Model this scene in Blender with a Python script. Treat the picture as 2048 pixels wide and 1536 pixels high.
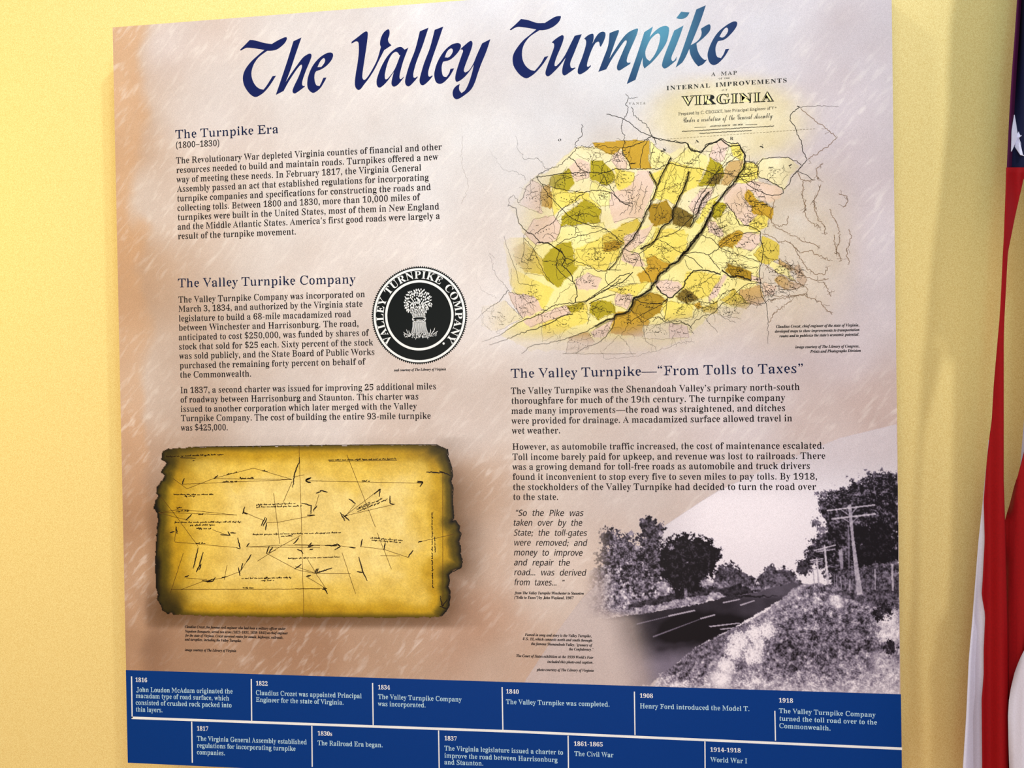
import bpy, math, random
import numpy as np
from mathutils import Matrix, Vector

# ------------------------------------------------------------------ scene, camera, light
for o in list(bpy.data.objects):
    bpy.data.objects.remove(o)
SC = bpy.context.scene
COL = SC.collection
FPX = 1550.0                      # focal length in pixels of the 2048 x 1536 frame
TOP_Z = 2.138                     # top edge of the panel above the floor
DEPTH = 0.069                     # panel thickness; its face lies in the plane y = 0, the wall in y = DEPTH


def rodrigues(a):
    a = np.array(a, float)
    t = np.linalg.norm(a)
    k = a / t
    K = np.array([[0, -k[2], k[1]], [k[2], 0, -k[0]], [-k[1], k[0], 0]])
    return np.eye(3) + math.sin(t) * K + (1 - math.cos(t)) * K @ K


CR = rodrigues((-0.0092, -0.1220, 0.0164))
CAM = np.array([0.1891, -1.1924, TOP_Z - 0.5881])


def w3(v):                        # fit axes (right, down, into the wall) -> world
    return np.array([v[0], v[2], -v[1]])


cam = bpy.data.cameras.new('camera')
cam.sensor_width = 36.0
cam.lens = FPX / 2048 * 36.0
cam.clip_start = 0.02
camo = bpy.data.objects.new('camera', cam)
COL.objects.link(camo)
cx, cy, cz = w3(CR[:, 0]), -w3(CR[:, 1]), -w3(CR[:, 2])
camo.matrix_world = Matrix(((cx[0], cy[0], cz[0], CAM[0]), (cx[1], cy[1], cz[1], CAM[1]),
                            (cx[2], cy[2], cz[2], CAM[2]), (0, 0, 0, 1)))
SC.camera = camo

SC.view_settings.view_transform = 'Standard'
SC.view_settings.look = 'None'
SC.view_settings.exposure = 0.05
SC.view_settings.gamma = 1.0
SC.view_settings.use_curve_mapping = False

world = bpy.data.worlds.new('world')
SC.world = world
world.use_nodes = True
world.node_tree.nodes['Background'].inputs[0].default_value = (1.0, 0.975, 0.97, 1)
world.node_tree.nodes['Background'].inputs[1].default_value = 0.54


def lamp(name, loc, target, size, power, color):
    l = bpy.data.lights.new(name, 'AREA')
    l.shape = 'DISK'
    l.size = size
    l.energy = power
    l.color = color
    o = bpy.data.objects.new(name, l)
    COL.objects.link(o)
    o.location = loc
    o.rotation_euler = (Vector(target) - Vector(loc)).to_track_quat('-Z', 'Y').to_euler()
    return o


lamp('ceiling_spot', (0.93, -1.53, 3.50), (-0.1, 0.0, 1.6), 0.12, 20.0, (0.96, 0.97, 1.0))
lamp('wall_top_fill', (-0.15, -0.60, 2.85), (-0.10, 0.05, 2.0), 0.12, 3.2, (0.80, 0.90, 1.0))  # unseen fill, added to whiten and brighten the wall along the top
lamp('title_glare_light', (0.36, -1.20, 2.60), (0.25, 0.0, 1.95), 0.10, 3.1, (0.26, 0.86, 1.0))  # unseen cyan light, added to put a glare on the title lettering
lamp('left_warm_fill', (-1.80, -0.8, 2.05), (-1.2, 0.05, 1.8), 0.5, 9.0, (1.0, 0.76, 0.08))  # unseen yellow fill, added to warm the left side of the wall
lamp('front_fill', (-0.20, -2.40, 1.35), (0.35, 0.0, 1.35), 0.9, 18.5, (1.0, 0.84, 0.70))  # unseen soft fill from the front, added to lift the flag's shadow zone


# ------------------------------------------------------------------ pixel -> place helpers
def ray_plane(px, py, depth=0.0):
    """points of the plane y = depth seen at photograph pixels (arrays or numbers)"""
    px = np.asarray(px, float)
    py = np.asarray(py, float)
    x = (px - 1024) / FPX
    y = (py - 768) / FPX
    d = [CR[i, 0] * x + CR[i, 1] * y + CR[i, 2] for i in range(3)]
    t = (depth - CAM[1]) / d[2]
    return np.stack([CAM[0] + t * d[0], np.zeros_like(t) + depth, CAM[2] - t * d[1]], -1)


def xz(p):
    q = ray_plane(p[0], p[1])
    return q[..., [0, 2]]


def px_scale(p):                  # metres per pixel (vertical) on the panel near pixel p
    return float(np.linalg.norm(xz((p[0], p[1] + 5)) - xz((p[0], p[1] - 5))) / 10)


def lin(c):
    c = np.asarray(c, float) / 255.0
    return np.where(c <= 0.04045, c / 12.92, ((c + 0.055) / 1.055) ** 2.4)


# ------------------------------------------------------------------ materials
def nodes_of(name):
    m = bpy.data.materials.new(name)
    m.use_nodes = True
    nt = m.node_tree
    return m, nt, nt.nodes['Principled BSDF']


def plain(name, rgb, rough=0.45, spec=0.5, grain=0.06, scale=900):
    m, nt, b = nodes_of(name)
    n = nt.nodes.new('ShaderNodeTexNoise')
    n.inputs['Scale'].default_value = scale
    n.inputs['Detail'].default_value = 2
    tc = nt.nodes.new('ShaderNodeTexCoord')
    nt.links.new(tc.outputs['Object'], n.inputs['Vector'])
    r = nt.nodes.new('ShaderNodeValToRGB')
    c = lin(rgb)
    r.color_ramp.elements[0].position = 0.3
    r.color_ramp.elements[1].position = 0.7
    r.color_ramp.elements[0].color = (*np.clip(c * (1 - grain), 0, 1), 1)
    r.color_ramp.elements[1].color = (*np.clip(c * (1 + grain), 0, 1), 1)
    nt.links.new(n.outputs['Fac'], r.inputs['Fac'])
    nt.links.new(r.outputs['Color'], b.inputs['Base Color'])
    b.inputs['Roughness'].default_value = rough
    b.inputs['Specular IOR Level'].default_value = spec
    return m


def printed(name, streaks=False, alpha=False, grain=0.15):
    """ink on the laminate: colour attribute of the print, paper grain, optional brush strokes"""
    m, nt, b = nodes_of(name)
    L = nt.links
    at = nt.nodes.new('ShaderNodeVertexColor')
    at.layer_name = 'ink'
    tc = nt.nodes.new('ShaderNodeTexCoord')
    n = nt.nodes.new('ShaderNodeTexNoise')
    n.inputs['Scale'].default_value = 1250
    n.inputs['Detail'].default_value = 1
    L.new(tc.outputs['Object'], n.inputs['Vector'])
    mr = nt.nodes.new('ShaderNodeMapRange')
    mr.inputs['From Min'].default_value = 0.25
    mr.inputs['From Max'].default_value = 0.75
    mr.inputs['To Min'].default_value = 1 - grain
    mr.inputs['To Max'].default_value = 1 + grain
    L.new(n.outputs['Fac'], mr.inputs['Value'])
    vm = nt.nodes.new('ShaderNodeVectorMath')
    vm.operation = 'SCALE'
    L.new(at.outputs['Color'], vm.inputs[0])
    L.new(mr.outputs['Result'], vm.inputs['Scale'])
    out = vm.outputs['Vector']
    if streaks:
        cmb = nt.nodes.new('ShaderNodeCombineXYZ')
        for axis, d in (('X', (0.67 * 32, 0, 0.74 * 32)), ('Y', (-0.74 * 120, 0, 0.67 * 120))):
            dt = nt.nodes.new('ShaderNodeVectorMath')
            dt.operation = 'DOT_PRODUCT'
            dt.inputs[1].default_value = d
            L.new(tc.outputs['Object'], dt.inputs[0])
            L.new(dt.outputs['Value'], cmb.inputs[axis])
        s = nt.nodes.new('ShaderNodeTexNoise')
        s.inputs['Scale'].default_value = 1.0
        s.inputs['Detail'].default_value = 4
        s.inputs['Distortion'].default_value = 0.4
        L.new(cmb.outputs['Vector'], s.inputs['Vector'])
        big = nt.nodes.new('ShaderNodeTexNoise')
        big.inputs['Scale'].default_value = 7
        big.inputs['Detail'].default_value = 3
        L.new(tc.outputs['Object'], big.inputs['Vector'])
        m1 = nt.nodes.new('ShaderNodeMapRange')
        m1.inputs['From Min'].default_value = 0.52
        m1.inputs['From Max'].default_value = 0.80
        m1.inputs['To Min'].default_value = 0.0
        m1.inputs['To Max'].default_value = 0.55
        L.new(s.outputs['Fac'], m1.inputs['Value'])
        m2 = nt.nodes.new('ShaderNodeMapRange')
        m2.inputs['From Min'].default_value = 0.32
        m2.inputs['From Max'].default_value = 0.62
        L.new(big.outputs['Fac'], m2.inputs['Value'])
        mm = nt.nodes.new('ShaderNodeMath')
        mm.operation = 'MULTIPLY'
        L.new(m1.outputs['Result'], mm.inputs[0])
        L.new(m2.outputs['Result'], mm.inputs[1])
        mix = nt.nodes.new('ShaderNodeMix')
        mix.data_type = 'RGBA'
        mix.inputs['B'].default_value = (*lin((246, 238, 234)), 1)
        L.new(mm.outputs['Value'], mix.inputs['Factor'])
        L.new(out, mix.inputs['A'])
        # faint darker blotches of the stone pattern
        m3 = nt.nodes.new('ShaderNodeMapRange')
        m3.inputs['From Min'].default_value = 0.25
        m3.inputs['From Max'].default_value = 0.75
        m3.inputs['To Min'].default_value = 0.90
        m3.inputs['To Max'].default_value = 1.08
        L.new(big.outputs['Fac'], m3.inputs['Value'])
        v2 = nt.nodes.new('ShaderNodeVectorMath')
        v2.operation = 'SCALE'
        L.new(mix.outputs['Result'], v2.inputs[0])
        L.new(m3.outputs['Result'], v2.inputs['Scale'])
        out = v2.outputs['Vector']
    L.new(out, b.inputs['Base Color'])
    b.inputs['Roughness'].default_value = 0.42
    b.inputs['Specular IOR Level'].default_value = 0.16
    if alpha:
        L.new(at.outputs['Alpha'], b.inputs['Alpha'])
    return m


M_BG = printed('stone_pattern_print', streaks=True)
M_PRINT = printed('printed_picture', alpha=True)
M_LINE = printed('printed_line', alpha=True, grain=0.0)
M_BLACK = plain('black_ink', (18, 13, 16), 0.42, 0.12)
M_NAVY = plain('navy_heading_ink', (2, 22, 62), 0.42, 0.12)
M_TITLE = plain('title_blue_ink', (0, 19, 84), 0.23, 0.32)
M_BAND = plain('timeline_blue_ink', (0, 56, 134), 0.45, 0.12)
M_WHITE = plain('white_ink', (240, 242, 244), 0.45, 0.2)
M_PALE = plain('pale_blue_ink', (186, 222, 238), 0.45, 0.2)
M_SEAL = plain('seal_black_ink', (6, 15, 17), 0.45, 0.12)
M_EDGE = plain('board_edge', (150, 120, 90), 0.6)
M_CREAM = plain('cream_ink', (250, 236, 176), 0.45, 0.4)

# ------------------------------------------------------------------ objects
BASE = np.array([0.0, DEPTH, 0.93])   # the panel's own origin: bottom middle of its back


def link_mesh(name, verts, faces, mat, parent=None, origin=(0, 0, 0), ink=None, smooth=False):
    me = bpy.data.meshes.new(name)
    v = np.asarray(verts, float) - np.asarray(origin)
    me.from_pydata(v.tolist(), [], [tuple(int(i) for i in f) for f in faces])
    if ink is not None:
        a = me.color_attributes.new('ink', 'FLOAT_COLOR', 'POINT')
        a.data.foreach_set('color', np.asarray(ink, np.float32).ravel())
    me.materials.append(mat)
    if smooth:
        me.polygons.foreach_set('use_smooth', [True] * len(me.polygons))
    me.update()
    o = bpy.data.objects.new(name, me)
    COL.objects.link(o)
    if parent is not None:
        o.parent = parent
    return o


def thing(name, label, cat, loc):
    o = bpy.data.objects.new(name, None)
    o.empty_display_size = 0.1
    COL.objects.link(o)
    o.location = loc
    o['label'] = label
    o['category'] = cat
    return o


INK_LIFT = 0.12                   # the inks lie almost flush on the board


class Sheet:
    """collects flat printed shapes (x, z on the panel) into one mesh at one height above the face"""

    def __init__(self, lift):
        self.v, self.f, self.c, self.n = [], [], [], 0
        self.lift = lift * INK_LIFT

    def add(self, pts, tris, col=None):
        pts = np.asarray(pts, float)
        self.v.append(pts)
        self.f.append(np.asarray(tris, int) + self.n)
        if col is not None:
            self.c.append(np.broadcast_to(np.asarray(col, float), (len(pts), 4)))
        self.n += len(pts)

    def build(self, name, mat, parent, label=None):
        p = np.concatenate(self.v)
        v = np.stack([p[:, 0], np.full(len(p), -self.lift), p[:, 1]], -1)
        faces = [tuple(t) for f in self.f for t in f]
        o = link_mesh(name, v, faces, mat, parent, BASE, np.concatenate(self.c) if self.c else None)
        if label:
            o['label'] = label
        return o


def fill(polys):
    """triangulate closed outlines (holes by even-odd) -> points, triangles"""
    al = np.concatenate([np.asarray(P, float) for P in polys])
    lo, sz = al.min(0), float((al.max(0) - al.min(0)).max()) or 1.0
    polys = [(np.asarray(P, float) - lo) / sz for P in polys]
    c = bpy.data.curves.new('tmp', 'CURVE')
    c.dimensions = '2D'
    c.fill_mode = 'BOTH'
    for P in polys:
        s = c.splines.new('POLY')
        s.points.add(len(P) - 1)
        s.points.foreach_set('co', np.concatenate([P, np.zeros((len(P), 1)), np.ones((len(P), 1))], 1).ravel())
        s.use_cyclic_u = True
    o = bpy.data.objects.new('tmp', c)
    me = o.to_mesh()
    pts = np.array([v.co[:2] for v in me.vertices]).reshape(-1, 2) * sz + lo
    tr = [tuple(p.vertices) for p in me.polygons]
    o.to_mesh_clear()
    bpy.data.objects.remove(o)
    bpy.data.curves.remove(c)
    return pts, tr


def fill_px(sheet, polys, col=None, k=1000.0):
    """fill outlines given in photograph pixels on the panel face"""
    pts, tr = fill([np.asarray(xz((np.array(P)[:, 0], np.array(P)[:, 1]))) for P in polys])
    sheet.add(pts, tr, col)


def ribbon(sheet, pts, w, col=None, wob=0.0, rng=None, fade=None, step=4.0, taper=False):
    """a pen line through photograph pixels, w pixels wide, optionally wandering"""
    P = np.array(pts, float)
    seg = np.linalg.norm(np.diff(P, axis=0), axis=1)
    s = np.concatenate([[0], np.cumsum(seg)])
    n = max(2, int(s[-1] / step) + 1)
    t = np.linspace(0, s[-1], n)
    Q = np.stack([np.interp(t, s, P[:, 0]), np.interp(t, s, P[:, 1])], -1)
    if wob and n > 2:
        d = rng.normal(0, wob, (n, 2))
        d[0] = d[-1] = 0
        Q = Q + d
    T = np.gradient(Q, axis=0)
    T /= np.linalg.norm(T, axis=1)[:, None] + 1e-9
    N = np.stack([-T[:, 1], T[:, 0]], -1)
    ww = np.full(n, w / 2.0)
    if taper:
        ww = ww * (0.35 + 0.65 * np.sin(np.linspace(0.3, math.pi - 0.3, n)))
    a = Q + N * ww[:, None]
    b = Q - N * ww[:, None]
    V = np.concatenate([xz((a[:, 0], a[:, 1])), xz((b[:, 0], b[:, 1]))])
    tr = [(i, i + 1, n + i + 1, n + i) for i in range(n - 1)]
    c = None
    if col is not None:
        al = np.ones(n) * (col[3] if len(col) > 3 else 1)
        if fade is not None:
            al = al * fade(Q[:, 0], Q[:, 1])
        c = np.concatenate([np.broadcast_to(lin(col[:3]), (n, 3)), al[:, None]], 1)
        c = np.concatenate([c, c])
    if c is None:
        sheet.add(V, tr)
    else:
        sheet.v.append(V)
        sheet.f.append(np.array(tr) + sheet.n)
        sheet.c.append(c)
        sheet.n += len(V)


def catmull(spec):
    """closed outline from 'x,y' points; a trailing c keeps a sharp corner"""
    pts, cor = [], []
    for s in spec.split():
        if s == 'c':
            cor[-1] = True
            continue
        cor.append(s.endswith('c'))
        pts.append([float(q) for q in s.rstrip('c').split(',')])
    P = np.array(pts)
    n = len(P)
    out = []
    for i in range(n):
        p1, p2 = P[i], P[(i + 1) % n]
        p0, p3 = P[i - 1], P[(i + 2) % n]
        L = np.linalg.norm(p2 - p1)
        m1 = np.zeros(2) if cor[i] else (p2 - p0)
        m2 = np.zeros(2) if cor[(i + 1) % n] else (p3 - p1)
        if cor[i]:
            m1 = (p2 - p1)
        elif np.linalg.norm(m1) > 0:
            m1 = m1 / np.linalg.norm(m1) * L
        if cor[(i + 1) % n]:
            m2 = (p2 - p1)
        elif np.linalg.norm(m2) > 0:
            m2 = m2 / np.linalg.norm(m2) * L
        for t in np.linspace(0, 1, 6)[:-1]:
            out.append((2 * t**3 - 3 * t**2 + 1) * p1 + (t**3 - 2 * t**2 + t) * m1 + (-2 * t**3 + 3 * t**2) * p2 + (t**3 - t**2) * m2)
    return np.array(out)


def vnoise(X, Y, scale, seed, octaves=3):
    """smooth value noise on photograph pixels, about 0..1"""
    r = np.random.default_rng(seed)
    out = np.zeros_like(X, float)
    amp, tot = 1.0, 0.0
    for o in range(octaves):
        G = r.random((128, 128))
        x, y = X / scale + 37.3 * o, Y / scale + 11.7 * o
        i, j = np.floor(x).astype(int), np.floor(y).astype(int)
        fx, fy = x - i, y - j
        fx, fy = fx * fx * (3 - 2 * fx), fy * fy * (3 - 2 * fy)
        g = lambda a, b: G[a % 128, b % 128]
        out += amp * ((g(i, j) * (1 - fx) + g(i + 1, j) * fx) * (1 - fy) + (g(i, j + 1) * (1 - fx) + g(i + 1, j + 1) * fx) * fy)
        tot += amp
        amp *= 0.5
        scale *= 0.5
    return out / tot


def inside(X, Y, poly):
    P = np.array(poly, float)
    r = np.zeros(X.shape, bool)
    for i in range(len(P)):
        x1, y1 = P[i - 1]
        x2, y2 = P[i]
        if y1 == y2:
            continue
        c = ((y1 > Y) != (y2 > Y)) & (X < (x2 - x1) * (Y - y1) / (y2 - y1) + x1)
        r ^= c
    return r


def smooth(a, b, x):
    t = np.clip((x - a) / (b - a), 0, 1)
    return t * t * (3 - 2 * t)


def raster(name, X, Y, rgb, alpha, lift, mat, parent, cull=True):
    """a printed picture: a fine sheet of the panel face whose points carry the ink colours"""
    h, w = X.shape
    p = ray_plane(X.ravel(), Y.ravel())
    p[:, 1] = -lift * INK_LIFT
    idx = np.arange(h * w).reshape(h, w)
    q = np.stack([idx[:-1, :-1], idx[1:, :-1], idx[1:, 1:], idx[:-1, 1:]], -1).reshape(-1, 4)
    al = alpha.ravel()
    if cull:
        q = q[al[q].max(1) > 0.004]
        used = np.unique(q)
        mp = np.zeros(h * w, int)
        mp[used] = np.arange(len(used))
        q = mp[q]
    else:
        used = np.arange(h * w)
    ink = np.concatenate([lin(np.clip(rgb.reshape(-1, 3), 0, 255)), al[:, None]], 1)[used]
    return link_mesh(name, p[used], q, mat, parent, BASE, ink)

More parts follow.
